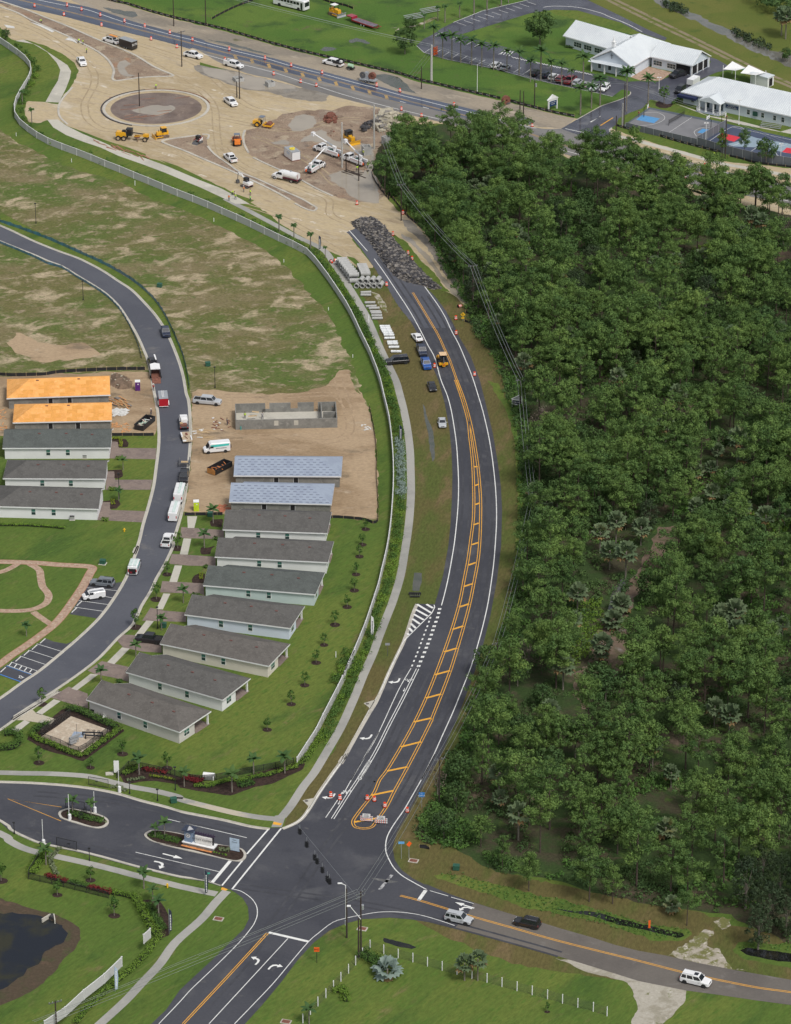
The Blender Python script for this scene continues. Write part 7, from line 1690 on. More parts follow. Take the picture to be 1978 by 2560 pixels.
# ================================================================== poles, wires, lamps
m_wire = M('power_wire',(.32,.34,.34),.5,.1,metal=.3)
POLES = {}
def pole(key,label,k,x,y,yt,mat=None,r=.17,arms=(),name='utility_pole',cat='utility pole',grp='wooden utility poles',armrz=0,kit=False):
 h = height_to(k,x,y,yt); p = g(k,x,y)
 t = thing(name,label,cat,p,armrz,grp); mat = mat or m_darkw
 pt(t,'shaft',mat,('t',0,0,0,0,0,h,r,r * .7,8))
 for z in arms:
  pt(t,'crossarm',m_steel if mat is not m_concp else m_gal,('b',0,0,h - z,2.4,.12,.14)); pt(t,'insulator',m_gal,*[('t',dx,0,h - z + .05,dx,0,h - z + .3,.06) for dx in (-1.1,-.5,.5,1.1)])
 if kit: pt(t,'transformer',m_gal,('t',.35,-.1,h * .72,.35,-.1,h * .72 + .9,.26,.26,10))
 if key: POLES[key] = (p,h,armrz)
 return t,h
for a in (('a','tall wooden pole at the corner by the muddy end of the works','S',517,343,30),('b','wooden pole where the wires bend beside the sandy ditch','S',1118,1060,715),('c','wooden pole behind the white triangular sign','T',1520,230,-10),('d','wooden pole at the wood edge where the wires turn downwards','T',1625,1130,1000),('e','short dark pole in front of the dead-looking tree','Q',1325,750,520),
  ('f','tall dark pole on the verge by the blue square sign','R',838,718,320),('h','dark pole in the bottom left corner by the white wall','M',480,1780,1490)):
 pole(*a,arms=(.35,),armrz=ru(.2,.6))
pole('g','tallest dark pole of the trio at the junction, carrying the wires','N',1528,1115,570,arms=(.3,1.1),armrz=.9,kit=True)
pole(None,'dark pole with a white street lamp arm at the junction','N',1408,960,545)
pole(None,'shortest dark pole of the trio behind the white fence','N',1508,1130,795)
for a in (('i','wooden pole in the pasture above the parked trailer','A',1467,220,-60),('j','wooden pole at the silt fence left of the coach bus','B',50,220,-80),('k','tall wooden pole with a crossarm on the grassy patch by the highway','A',1535,562,262),(None,'dark pole standing inside the roundabout','A',1178,895,615),(None,'taller of the twin wooden poles by the culvert box','B',335,833,560),
  (None,'shorter of the twin wooden poles by the culvert box','B',312,822,685),(None,'dark pole left of the pair over the flooded trench','B',1234,1450,1310),(None,'dark pole right of the pair over the flooded trench','B',1340,1525,1305),(None,'dark pole at the silt fence corner in front of the wood','B',1530,1560,1410),(None,'short dark pole on the grass beside the thick concrete pole','C',182,750,560),
  (None,'thin leaning pole, nearer of two by the cable spool','C',1012,955,760),(None,'thin pole, further of two by the cable spool','C',1042,962,768),('l','dark pole with a white transformer by the school lawn sign','C',1135,895,670),('m','very tall dark pole beside the date palm at the school drive','D',275,1080,700),(None,'short dark pole at the corner of the school drive','D',210,1140,975),
  ('n','dark pole among the palms before the court fence','D',1130,1335,980),(None,'dark pole beside the torn silt fence strips','S',1170,1115,985)):
 pole(*a,arms=(.3,) if a[0] and a[0] in 'ijk' else (),armrz=.6,kit=a[0] == 'l')
for a in ((None,'slim concrete pole rising between the bucket trucks','B',1200,1412,1032),('p','tall concrete pole beside the rubble heap','B',1470,1255,885),('o','thick concrete pole with guy wires beside the orange barricade','C',266,700,380),(None,'pale concrete pole beside the very tall dark pole','D',262,1070,870)):
 pole(*a,mat=m_concp,r=.36 if a[0] == 'o' else .26,name='concrete_pole',grp='concrete poles')
def wire(label,*keys,n=3,grp='power lines',sag=.02,h0=None,endp=None):
 pts = [Vector((POLES[k][0].x,POLES[k][0].y,POLES[k][1] - .1)) if isinstance(k,str) else Vector(k) for k in keys]
 t = thing('power_line',label,'power line',(pts[0].x,pts[0].y,0),0,grp)
 for i in range(n):
  mb = MB(); off = (i - (n - 1) / 2) * .75
  for a,b in zip(pts,pts[1:]):
   L_ = (b - a).length; d = (b - a).normalized(); s = Vector((-d.y,d.x,0)) * off; pr = a + s
   for j in range(1,9):
    q = a.lerp(b,j / 8) + s; q.z -= sag * L_ * 4 * (j / 8) * (1 - j / 8) + (0 if i != 1 else -.25)
    mb.tube(pr,q,.036,n=3,cap=False); pr = q
  obj('wire',mb,m_wire,t,world_=True)
pt0 = tuple(g('B',1180,1010,9.0))
wire('three sagging wires along the wood edge beside the curved road','p','a','b','c','d','e','f','g')
e_ = g('M',200,1687,10)
wire('bundle of wires from the junction pole across the lower road','g',tuple(g('M',1687,1130,10.5)),tuple(g('M',300,1687,10)),n=4,sag=.004)
wire('two wires over the pasture parallel to the highway',tuple(g('A',1000,-60,11)),'j','o',n=3,sag=.006)
wire('wires in front of the school beside the highway','o','l','m','n',tuple(g('D',2300,1500,11)),n=2,sag=.006)
p_,h_,_ = POLES['o']
for i in range(3): wire('guy wire',(p_.x,p_.y,h_ * (.95 - .12 * i)),tuple(g('C',60 + 25 * i,655 + 5 * i)),n=1,sag=0,grp='guy wires of the thick concrete pole')
for o in list(C.objects):
 if o.get('label') == 'guy wire': o['label'] = 'steel guy wire slanting from the thick concrete pole to the silt fence'; o.name = 'guy_wire'
def lamp(label,k,x,y,yt,mat=m_blk,head=True,dbl=False):
 h = height_to(k,x,y,yt); t = thing('street_lamp',label,'street lamp',g(k,x,y),0,'street lamps')
 pt(t,'shaft',mat,('t',0,0,0,0,0,h,.09,.06,8),('t',0,0,0,0,0,.5,.16,.12,8))
 for s in ((-1,1) if dbl else (1,)): pt(t,'lamp_head',mat if dbl else m_blk,('b',.35 * s if dbl else 0,0,h + .08,.5,.3,.2))
for a in (('thin black lamp post in the upper field','E',305,198,32),('thin black lamp post inside the blue net fence','E',703,845,685),('thin black lamp post in the field above the silver pickup','F',128,1585,1412),('black lamp post by the middle left-hand driveway','G',1007,1170,960),('black lamp post by the driveway of the black pickup','I',1331,915,738),
  ('black lamp post beside the red-leaved bed','K',1480,930,738),('short black post with a white light at the upper kerb','K',1330,1020,925),('short black post with a white light by the lower entrance kerb','K',122,1297,1205),('black lamp post on the lower entrance verge','K',756,1525,1422),('black lamp post by the upper gate hedge','K',1095,960,870),('short black post at the lower gate','K',342,1420,1380)): lamp(*a)
for a in (('white floodlight pole by the green tree of the school','D',572,755,655),('white floodlight pole between courts and hip-roofed school','D',1246,1050,845),('white floodlight pole on the court fence','D',965,1240,1040),('white pole at the right-hand end of the court fence','D',1596,1382,1215)): lamp(*a,mat=m_trim,dbl=True)
lamp('thin white flagpole on the lawn behind the silt fence','C',652,775,535,m_trim)
t = thing('street_light','white curved street light arm mounted at the junction pole','street light',g('N',1400,900)); h = height_to('N',1400,900,500)
pt(t,'arm',m_trim,('t',0,0,2.5,0,0,h - .4,.08),('t',0,0,h - .4,-.8,0,h,.06)); pt(t,'lamp_head',m_trim,('b',-1.0,0,h,.8,.3,.14)); pt(t,'control_box',m_gal,('b',0,-.2,1.8,.35,.25,.9))
t = thing('street_light','slanting white street light arm with a square head on the tallest junction pole','street light',g('N',1528,1118)); z1,z2 = height_to('N',1528,1115,800),height_to('N',1528,1115,690)
pt(t,'arm',m_trim,('t',0,0,z1,-1.9,0,z2,.07)); pt(t,'lamp_head',m_trim,('b',-2.1,0,z2 + .05,.7,.45,.14))
# ================================================================== traffic drums, signals, signs, barricades
m_dor = M('drum_orange',(.80,.065,.012),.5); m_dwh = M('drum_white_band',(.82,.82,.80),.4)
dr = thing('traffic_drum','x','traffic drum',(0,0,0),0,'orange and white traffic drums')
for z0,z1,m,r0,r1 in ((.10,.34,m_dor,.30,.28),(.34,.52,m_dwh,.282,.268),(.52,.68,m_dor,.268,.255),(.68,.86,m_dwh,.257,.242),(.86,1.02,m_dor,.242,.22)): pt(dr,'white_band' if m is m_dwh else 'orange_band',m,('t',0,0,z0,0,0,z1,r0 * 1.25,r1 * 1.25,10))
pt(dr,'rubber_base',m_tyre,('t',0,0,0,0,0,.10,.48,.46,10)); pt(dr,'handle',m_dor,('b',0,0,1.08,.3,.06,.12))
DR = [('A','far side of the highway, above the puddled shoulder',(292,58,566,52,688,88,846,136,1051,186,1222,228,1433,282,1624,344)),('A','near side of the highway, behind the sand',(540,131,857,220,1275,338,1493,403)),('B','far white line of the highway by the pasture',(247,424,549,500,769,560,1030,620,1490,728,1687,775)),
 ('B','near white line of the worn highway lanes',(210,512,622,632,849,697,982,730)),('C','highway beside the dirt shoulder of the school',(12,930,182,985,456,893,1115,1068,230,1085)),('D','highway strip below the court sidewalk',(958,1408,790,1500,1160,1580,1560,1610)),('S','muddy corner where the road is torn up',(143,207,532,288)),
 ('S','grass edge beside the rubble heap',(447,467,574,627,608,675)),('S','pipe stack end by the worn asphalt',(393,893,)),('S','verge by the yellow warning sign',(978,1177,980,1302,1135,1652)),('S','roadside between blue pickup and backhoe',(797,1580)),('L','bicycle lane at the turn arrow',(1272,477,1349,502)),('L','rounded end of the yellow median',(1580,505,1640,515)),('R','yellow median line near the barricades',(378,735)),('R','white edge line below the blue sign',(568,777))]
ordw = ONES
first = True
for k,w_,xy in DR:
 n_ = len(xy) // 2
 for i in range(n_):
  p = g(k,xy[2 * i],xy[2 * i + 1]); lab = 'orange and white drum at the ' + w_ + (', ' + ordw[i] if n_ > 1 else '')
  if first: dr.location = p; dr['label'] = lab; first = False
  else: copy_tree(dr,p,ru(0,6),lab)
def fallen(k,x,y,lab):
 c = copy_tree(dr,g(k,x,y),1.0,lab); c.rotation_euler = (R(90),0,ru(0,6)); c.location.z = .35
fallen('S',995,1077,'orange and white drum lying on its side near the warning sign'); fallen('F',1105,525,'orange drum lying in the planting beside the sidewalk'); fallen('F',1128,518,'second orange drum lying in the planting beside the sidewalk, further right')
def signal(label,k,x,y,ztop,n=4):
 a_ = g(k,x,y,ztop); t = thing('traffic_signal',label,'traffic light',(a_.x,a_.y,0),2.5,'traffic lights over the junction')
 pt(t,'housing',m_blk,('b',0,0,ztop,.42,.36,1.25)); pt(t,'visor',m_blk,*[('b',s * .32,0,ztop + .4 - i * .4,.3,.34,.08) for i in range(3) for s in (-1,1)]); pt(t,'hanger',m_gal,('t',0,0,ztop + .6,0,0,ztop + 1.5,.03))
 for i,c_ in enumerate(((.5,.02,.02),(.6,.35,.02),(.02,.35,.12))): pt(t,'signal_lens',M('unlit_lens_' + ('red','amber','green')[i],tuple(v * .4 for v in c_),.3),('t',.2,0,ztop + .4 - i * .4,.23,0,ztop + .4 - i * .4,.13))
for i,(x,y) in enumerate(((1012,770),(1070,880),(1138,990),(1157,1020),(1202,1095),(1245,1170),(1262,1190))): signal('black traffic light hanging over the junction, ' + ordw[i] + ' counted from the sidewalk corner','L',x,y,6.0)
a_,b_ = g('L',985,705,7.5),g('N',1515,640,7.8)
t = thing('span_wire','thin span wire carrying the traffic lights over the junction','cable',(a_.x,a_.y,0),0); obj('wire',MB().tube(a_,b_,.02,n=3),m_wire,t,world_=True)
def sign(label,k,x,y,yt,w,h,face,shape='rect',txt=None,tcol=None,rz=0,post=m_gal,name='road_sign',two=None):
 H_ = height_to(k,x,y,yt); t = thing(name,label,'sign',g(k,x,y),rz,None)
 pt(t,'post',post,('t',0,.03,0,0,.03,H_,.05))
 if shape == 'dia': pt(t,'sign_face',face,('x',[(0,H_ - h * 1.4),(h * .7,H_ - h * .7),(0,H_),(-h * .7,H_ - h * .7)],-.04,0))
 else: pt(t,'sign_face',face,('b',0,-.02,H_ - h / 2,w,.04,h))
 for i,s_ in enumerate((txt or '').split('|')):
  if s_: text(t,s_,h / (len(txt.split('|')) + .6) * .8,tcol or m_blk,(0,-.05,H_ - h * (i + .7) / (len(txt.split('|')) + .4)),(R(90),0,0))
 return t,H_
m_osign = M('orange_sign_face',(.85,.13,.02),.5); m_ysign = M('yellow_sign_face',(.85,.50,.02),.5); m_bsign = M('blue_sign_face',(.03,.22,.60),.5); m_gsign = M('green_sign_face',(.05,.40,.30),.5)
sign('blue square sign on the verge beside the tall dark pole','R',690,740,610,1.1,1.0,m_bsign,txt='H|HOSPITAL',tcol=m_trim)
sign('pale blue street name sign at the junction corner','R',518,1170,1025,1.1,.5,M('light_blue_sign',(.15,.42,.75),.5)); sign('orange diamond sign beside the pale blue street name sign','R',583,1170,1022,1,.85,m_osign,'dia',rz=.5)
t,H_ = sign('yellow diamond warning sign with a black arrow and a plate below','S',1037,1190,1115,1,.85,m_ysign,'dia'); pt(t,'arrow',m_blk,('b',0,-.06,H_ - .65,.12,.03,.5),('b',-.15,-.06,H_ - .42,.35,.03,.12)); pt(t,'plate',m_ysign,('b',0,-.03,H_ - 1.5,.7,.04,.4))
sign('orange square sign on a black post beside the lower road','N',1155,1170,1040,.95,.9,m_osign,txt='END',post=m_blk); sign('tall thin orange marker standing by the dark ditch','P',490,900,812,.35,1.6,m_osign,post=m_blk,rz=.1); sign('grey road sign seen from behind on the brown verge','Q',402,640,532,.95,.5,m_gal,post=m_steel)
sign('green street name sign beside the navy feather flag','L',236,1225,1118,.9,.3,m_gsign,post=M('green_post',(.1,.3,.2),.6)); sign('tall white sign board with blue stripes by the upper gate','K',985,800,680,1.0,2.6,m_trim); sign('white marker post in the greens beside the white wall','F',1425,1110,965,.22,2.2,m_trim)
t,H_ = sign('grey blue sign panel with lettering on the entrance island tip','l',1315,770,535,1.9,3.0,M('pale_blue_panel',(.50,.62,.74),.6),txt='New|Homes||||',tcol=P_navy,rz=-.35,name='sign_panel')
pt(t,'navy_band',P_navy,('b',0,-.05,H_ - 2.85,1.9,.05,.45)); pt(t,'yellow_band',M('lime_band',(.55,.65,.05),.6),('b',0,-.05,H_ - 3.25,1.9,.05,.35))
t = thing('lawn_sign','white house-shaped sign with dark blue panel on the school lawn','sign',g('C',1288,925),R(42))
pt(t,'post',m_trim,('b',-1.6,0,1.6,.35,.3,3.2)); pt(t,'post',m_trim,('b',1.6,0,1.6,.35,.3,3.2)); pt(t,'pediment',m_trim,('x',[(-2.1,3.2),(2.1,3.2),(0,4.5)],-.25,.25)); pt(t,'white_board',m_trim,('b',0,0,2.2,3.0,.14,2.0)); bd = pt(t,'navy_board',M('navy_sign',(.012,.04,.12),.5),('b',0,-.1,1.9,2.8,.08,1.5)); text(bd,'Summit Road',.38,m_trim,(0,-.16,2.25),(R(90),0,0)); text(bd,'Christian',.38,m_trim,(0,-.16,1.75),(R(90),0,0))
t = thing('triangle_sign','white triangular-topped sign board at the wood edge under the wires','sign',g('T',1485,225),-.25)
pt(t,'frame',m_trim,('b',-.9,0,1.0,.14,.14,2.0),('b',1.3,0,1.0,.14,.14,2.0),('b',.2,0,.6,2.4,.16,.22),('b',.2,0,1.75,2.4,.16,.16)); pt(t,'roof_board',m_gal,('x',[(-1.0,1.9),(1.3,1.9),(1.2,3.3)],-.06,.06)); pt(t,'slanted_edge',m_trim,('t',-1.05,-.08,1.9,1.2,-.08,3.3,.07,.07,4),('t',1.3,-.08,1.85,1.2,-.08,3.3,.07,.07,4)); b2 = pt(t,'dark_board',P_navy,('b',.2,-.05,1.15,2.1,.06,.8)); text(b2,'FOR SALE',.38,m_trim,(.2,-.1,1.15),(R(90),0,0))
for lab,x,y in (('white barricade with red stripes and a notice, left one',225,862),('white barricade with red stripes and a notice, right one',348,880)):
 t = thing('barricade',lab,'barricade',g('R',x,y),-.12,'striped barricades'); pt(t,'leg',m_steel,('b',-.9,0,.6,.07,.07,1.2),('b',-.9,0,.04,.07,1.4,.07)); pt(t,'leg',m_steel,('b',.9,0,.6,.07,.07,1.2),('b',.9,0,.04,.07,1.4,.07))
 for z in (.45,.85,1.25):
  rl = pt(t,'striped_rail',m_dwh,('b',0,-.05,z,2.4,.05,.22)); pt(rl,'red_stripes',m_dor,*[('x',[(u,z - .105),(u + .14,z - .105),(u + .26,z + .105),(u + .12,z + .105)],-.085,-.078) for u in [-1.15 + .37 * i for i in range(6)]])
 n_ = pt(t,'notice_board',m_trim,('b',0,-.12,1.5,1.5,.04,.8)); text(n_,'ROAD',.28,m_blk,(0,-.15,1.66),(R(90),0,0)); text(n_,'CLOSED',.28,m_blk,(0,-.15,1.34),(R(90),0,0))
t = thing('orange_barricade','tall orange barricade panels at the left end of the school car park','barricade',g('C',300,465),.7); pt(t,'orange_panel',m_osign,*[('b',0,0,.5 + i * .85,1.5,.1,.7) for i in range(3)]); pt(t,'frame',m_osign,('b',-.7,0,1.4,.08,.12,2.8),('b',.7,0,1.4,.08,.12,2.8))
def flag(label,k,x,y,yt,m,w=.65,lean=.25):
 h = height_to(k,x,y,yt); t = thing('feather_flag',label,'flag',g(k,x,y),0,'feather flags'); pt(t,'pole',m_gal,('t',0,0,0,0,0,h,.03))
 pt(t,'cloth',m,('x',[(.02,.5),(w * .7,.6),(w,h * .55),(w * .8,h * .9),(.05,h)],-.015,.015)); pt(t,'lettering',m_trim if m is not m_trim else P_navy,*[('b',w * .45,-.03,.9 + i * .33,.2,.02,.2) for i in range(int((h - 1.6) / .33))])
for a in (('navy feather flag on the lower corner beside the green street sign','L',212,1310,1095,P_navy),('navy feather flag beside the red and silver shrubs by the wall','T',503,525,380,P_navy),('white feather flag with dark lettering in the greens by the wall','Q',262,490,300,m_trim),('navy feather flag beside the big shrub bed bottom left','M',1428,925,715,P_navy),('dark blue flag beside the palms along the upper sidewalk','F',1003,430,298,P_navy),('pale feather flag by the hedge in the bottom left corner','M',972,1415,1200,M('pale_blue_flag',(.45,.55,.7),.7))): flag(*a)
# ================================================================== pipes, structures, rubble
m_pipe = M('concrete_pipe',(.40,.40,.385),.85,.12,.8); m_wpipe = M('white_wrapped_pipe',(.66,.68,.68),.6,.06); m_pipein = M('pipe_inside',(.05,.05,.05),.95)
def pipe(lab,k,x,y,z,L_,r,rz,grp,m=m_pipe,name='concrete_pipe'):
 p = g(k,x,y,z); t = thing(name,lab,'pipe',(p.x,p.y,0),rz,grp)
 pt(t,'barrel',m,('r',(0,0,z),'x',r,r * .8,L_,14)); pt(t,'bell_collar',m,('r',(L_ / 2 - .15,0,z),'x',r * 1.07,r * 1.0,.3,14)) if m is m_pipe else pt(t,'wrap_band',m_gal,('r',(0,0,z),'x',r * 1.02,r * 1.0,.12,14))
for lay_,n_,x0,y0,dx,dy,z in (('lower',8,1305,680,-16.5,-22.5,.62),('upper',8,1300,630,-14.5,-18.5,1.75)):
 for i in range(n_): pipe('grey concrete pipe in the ' + lay_ + ' tier of the big stack, ' + ordw[i] + ' from the front','F',x0 + dx * i,y0 + dy * i,z,2.5,.6,.06,'stacked grey concrete pipes')
for i in range(6): pipe('grey concrete pipe behind the open-ended ones, ' + ordw[i] + ' from the front','F',1398 - 6.5 * i,622 - 14 * i,1.0,2.4,.6,.06,'stacked grey concrete pipes')
for i in range(5): pipe('open-ended concrete pipe in the bottom row facing the camera, ' + ordw[i] + ' from the left','F',1330 + 49 * i,712,.62,2.4,.62,R(-105),'open-ended concrete pipes')
for i in range(4): pipe('open-ended concrete pipe in the top row facing the camera, ' + ordw[i] + ' from the left','F',1362 + 47 * i,672,1.75,2.4,.62,R(-105),'open-ended concrete pipes')
for i,(x,y) in enumerate(((1400,778),(1400,800),(1435,865),(1445,895),(1470,912),(1480,940),(1488,952),(1492,975),(1497,997))): pipe('slim grey concrete pipe below the big stack, ' + ordw[i] + ' from the top','F',x,y,.35,2.6,.33,R(ru(-2,8)),'slim grey concrete pipes')
for i,(x,y) in enumerate(((1560,1065),(1565,1080),(1572,1095),(1578,1108),(1588,1123),(1595,1138),(1600,1164),(1622,1196),(1628,1212),(1637,1240),(1655,1277))): pipe('white wrapped pipe on the verge, ' + ordw[i] + ' from the top','F',x,y,.35,2.5,.34,R(ru(-2,4)),'white wrapped pipes',m_wpipe,'wrapped_pipe')
def cbox(lab,k,x,y,s,h,rz,hole=True):
 t = thing('concrete_structure',lab,'concrete box',g(k,x,y),rz,'precast concrete boxes'); pt(t,'wall',m_pipe,*[('b',a_ * s / 2,b_ * s / 2,h / 2,.18 if a_ else s + .18,.18 if b_ else s - .18,h) for a_,b_ in ((1,0),(-1,0),(0,1),(0,-1))]); pt(t,'bottom',m_pipein,('b',0,0,.3,s - .2,s - .2,.1))
for a in (('square concrete box half sunk in the flooded ditch','B',592,725,2.0,1.4,.5),('pale concrete box half hidden in the ditch by the twin poles','B',325,680,2.4,1.0,.4),('concrete box with a round lid hole next to the workers in yellow','B',1405,1300,2.0,2.4,.3),('dark topped concrete box at the wood edge by the rubble','B',1575,1215,1.9,2.2,.6)): cbox(*a)
def heap(lab,name,poly,hmax,mat,chunks,cm,csz,cat='heap',seed=1):
 """a mound as a height field plus loose chunks"""
 x0,x1 = min(p.x for p in poly),max(p.x for p in poly); y0,y1 = min(p.y for p in poly),max(p.y for p in poly)
 t = thing(name,lab,cat,((x0 + x1) / 2,(y0 + y1) / 2,0)); st = .7; idx = {}; mb = MB(); R3 = random.Random(seed)
 def hgt(x,y):
  d = min(((Vector((x,y,0)) - (a_ + (b_ - a_) * max(0,min(1,(Vector((x,y,0)) - a_).dot(b_ - a_) / max((b_ - a_).length_squared,1e-6))))).length) for a_,b_ in zip(poly,poly[1:] + poly[:1]))
  return min(hmax,d * .75) * (1 + .35 * noise.noise(Vector((x * .5,y * .5,2)))) if in_poly(x,y,poly) else -.1
 nx,ny = int((x1 - x0) / st) + 2,int((y1 - y0) / st) + 2
 for i in range(nx):
  for j in range(ny): x,y = x0 + i * st,y0 + j * st; mb.v.append((x,y,hgt(x,y)))
 mb.f = [(i * ny + j,(i + 1) * ny + j,(i + 1) * ny + j + 1,i * ny + j + 1) for i in range(nx - 1) for j in range(ny - 1) if max(mb.v[q][2] for q in (i * ny + j,(i + 1) * ny + j,(i + 1) * ny + j + 1,i * ny + j + 1)) > 0]
 obj('mound',mb,mat,t,world_=True)
 for m_,n_ in zip(cm,chunks):
  cb = MB(); c_ = 0
  while c_ < n_:
   x,y = R3.uniform(x0,x1),R3.uniform(y0,y1)
   if not in_poly(x,y,poly): continue
   c_ += 1; s_ = R3.uniform(*csz); cb.box(x,y,hgt(x,y) + s_ * .15,s_ * R3.uniform(.7,1.5),s_,s_ * .35,R3.uniform(0,3),R3.uniform(-.7,.7))
  obj('loose_chunks',cb,m_,t,world_=True)['kind'] = 'stuff'
 return t
m_blackr = GM('broken_asphalt',[((.055,.052,.055),1,0,1),((.10,.095,.09),.6,.45,.6),((.035,.033,.036),1.4,.5,.65)],fine=.4); m_greyr = GM('milled_asphalt',[((.17,.15,.13),1,0,1),((.11,.10,.09),.5,.45,.6)],fine=.35); m_chunk = M('asphalt_chunk',(.06,.058,.062),.95,.4,1); m_chunk2 = M('pale_chunk',(.22,.20,.18),.95,.3,1); m_tan = M('tan_concrete_chunk',(.42,.38,.29),.9,.2,1)
heap('long black heap of torn asphalt chunks blocking the old road','rubble_heap',PL('S',95,365,160,335,300,330,380,400,480,540,570,640,700,780,800,870,850,915,780,925,700,890,560,860,450,800,360,680,280,560,200,460,130,400),1.0,m_greyr,(1200,650),(m_chunk,m_chunk2),(.22,.75))
heap('tan heap of broken concrete slabs and stumps beside the concrete pole','rubble_heap',PL('B',1480,1100,1500,980,1580,950,1680,1000,1690,1060,1620,1100,1530,1115),2.0,m_mud,(90,40),(m_tan,m_chunk2),(.8,2.4),seed=4)
heap('dark heap of scrap and black plastic near the mud','scrap_heap',PL('B',1360,1105,1400,1040,1460,1030,1450,1090,1400,1125),1.0,m_mud,(40,),(m_chunk,),(.5,1.4),seed=5)
heap('brown heap of brushwood and earth behind the puddles','brush_heap',PL('B',1050,1030,1060,975,1100,955,1150,985,1140,1035,1090,1045),1.3,m_mud,(90,),(m_rust,),(.3,1.2),seed=6)
heap('low brown earth mound between the puddles','earth_mound',PL('B',1075,1130,1110,1100,1170,1110,1170,1140,1120,1155),.8,m_mud,(6,),(m_rust,),(.2,.5),seed=7)
heap('dark earth mound beside the violet toilet','earth_mound',PL('G',935,120,1000,115,1080,150,1120,200,1100,240,1010,250,930,210),.8,GM('dark_earth',[((.20,.14,.10),1,0,1),((.14,.10,.07),.4,.45,.6)],fine=.3),(12,),(m_tan,),(.2,.5),seed=8)
def litter(name,lab,cat,poly,items,seed=1,h=.12):
 R3 = random.Random(seed); x0,x1 = min(p.x for p in poly),max(p.x for p in poly); y0,y1 = min(p.y for p in poly),max(p.y for p in poly); t = thing(name,lab,cat,((x0 + x1) / 2,(y0 + y1) / 2,0))
 for nm,m_,n_,lx,ly,ang in items:
  for _ in range(n_):
   for _k in range(50):
    x,y = R3.uniform(x0,x1),R3.uniform(y0,y1)
    if in_poly(x,y,poly): break
   l_ = R3.uniform(*lx); o = pt(t,nm,m_,('b',0,0,0,l_,ly * R3.uniform(.6,1.2),.06)); o.location = (x - t.location.x,y - t.location.y,R3.uniform(.04,h)); o.rotation_euler = (0,R3.uniform(-.05,.05),R(ang) + R3.uniform(-.35,.35) if ang is not None else R3.uniform(0,3.1))
m_oscrap = M('orange_board_scrap',(.62,.30,.12),.85,.2); m_pscrap = M('pale_sheet',(.62,.61,.58),.8)
litter('timber_pile','splayed planks and boards beside the upper orange-roofed shell','timber',PL('G',935,330,1060,325,1110,400,1000,410,945,390),(('plank',m_oscrap,12,(2.5,4.5),.2,-48),('plank',m_wood,14,(2.5,4.5),.16,-50),('board',m_chunk2,5,(1,2),.5,-50)),1,.5)
litter('sheet_litter','white torn sheeting and scraps beside the lower orange-roofed shell','litter',PL('G',945,415,1060,425,1100,445,1040,465,950,475),(('sheet',m_pscrap,22,(1,2.6),.9,None),),2,.2)
litter('board_scraps','scattered orange board scraps in front of the shells','litter',PL('G',945,530,1080,540,1100,600,1030,615,950,580),(('scrap',m_oscrap,26,(.5,1.6),.25,None),),3)
litter('board_scraps','orange scraps on the ground behind the shells at the left edge','litter',PL('G',0,400,50,430,70,500,60,600,0,600),(('scrap',m_oscrap,16,(.5,1.6),.22,None),),4)
litter('form_boards','brown form boards laid along the upper sidewalk','timber',PL('A',790,1180,900,1200,1060,1260,1250,1330,1240,1360,1030,1290,850,1230),(('form_board',M('reddish_board',(.33,.16,.10),.9),22,(2.0,4.0),.3,-50),),5)
litter('planks','bare planks beside the flat trailer on the sand','timber',PL('H',280,575,440,595,450,620,380,680,320,690,290,640),(('plank',m_wood,10,(1.2,4),.2,-8),('sheet',m_pscrap,5,(.8,1.5),.5,None)),6)
litter('block_scraps','small debris and tools at the end of the block shell','litter',PL('H',440,480,600,500,620,560,520,600,450,590),(('scrap',m_rust,14,(.4,1.4),.3,None),('scrap',m_pscrap,6,(.3,.8),.4,None)),7)
litter('red_clay_scraps','patch of reddish clay lumps beside the lower underlayment house','litter',PL('H',465,1230,590,1225,590,1285,500,1290),(('clay_lump',M('red_clay',(.42,.15,.08),.9),26,(.6,1.5),.7,None),),8,.08)
litter('lot_litter','white and pale litter scattered at the right edge of the sand lot','litter',PL('T',180,350,250,370,260,430,190,420),(('scrap',m_pscrap,10,(.4,1.4),.5,None),),9)
for lab,a in (('white crumpled sheeting beside the new kerb',('A',550,335,600,310,640,350,655,370,600,345)),('long white sheeting strip beside the kerb under construction',('A',250,185,350,215,460,265,440,275,370,240)),('white sheeting at the left edge of the roadworks',('A',35,210,120,225,125,240,60,235))):
 t = thing('plastic_sheet',lab,'sheeting',PL(*a)[0]); obj('sheet',MB().slab(PL(*a),.03,.12),m_pscrap,t,world_=True)
S_('white_rock_rubble',m_shell,5,'S',270,940,330,960,390,1060,400,1120,370,1110,320,1030,rough_=(.3,.6))
S_('white_rock_rubble',m_shell,5,'B',1600,240,1660,232,1687,250,1640,262,'C',0,235,130,210,300,140,310,160,140,225,rough_=(.3,.8))
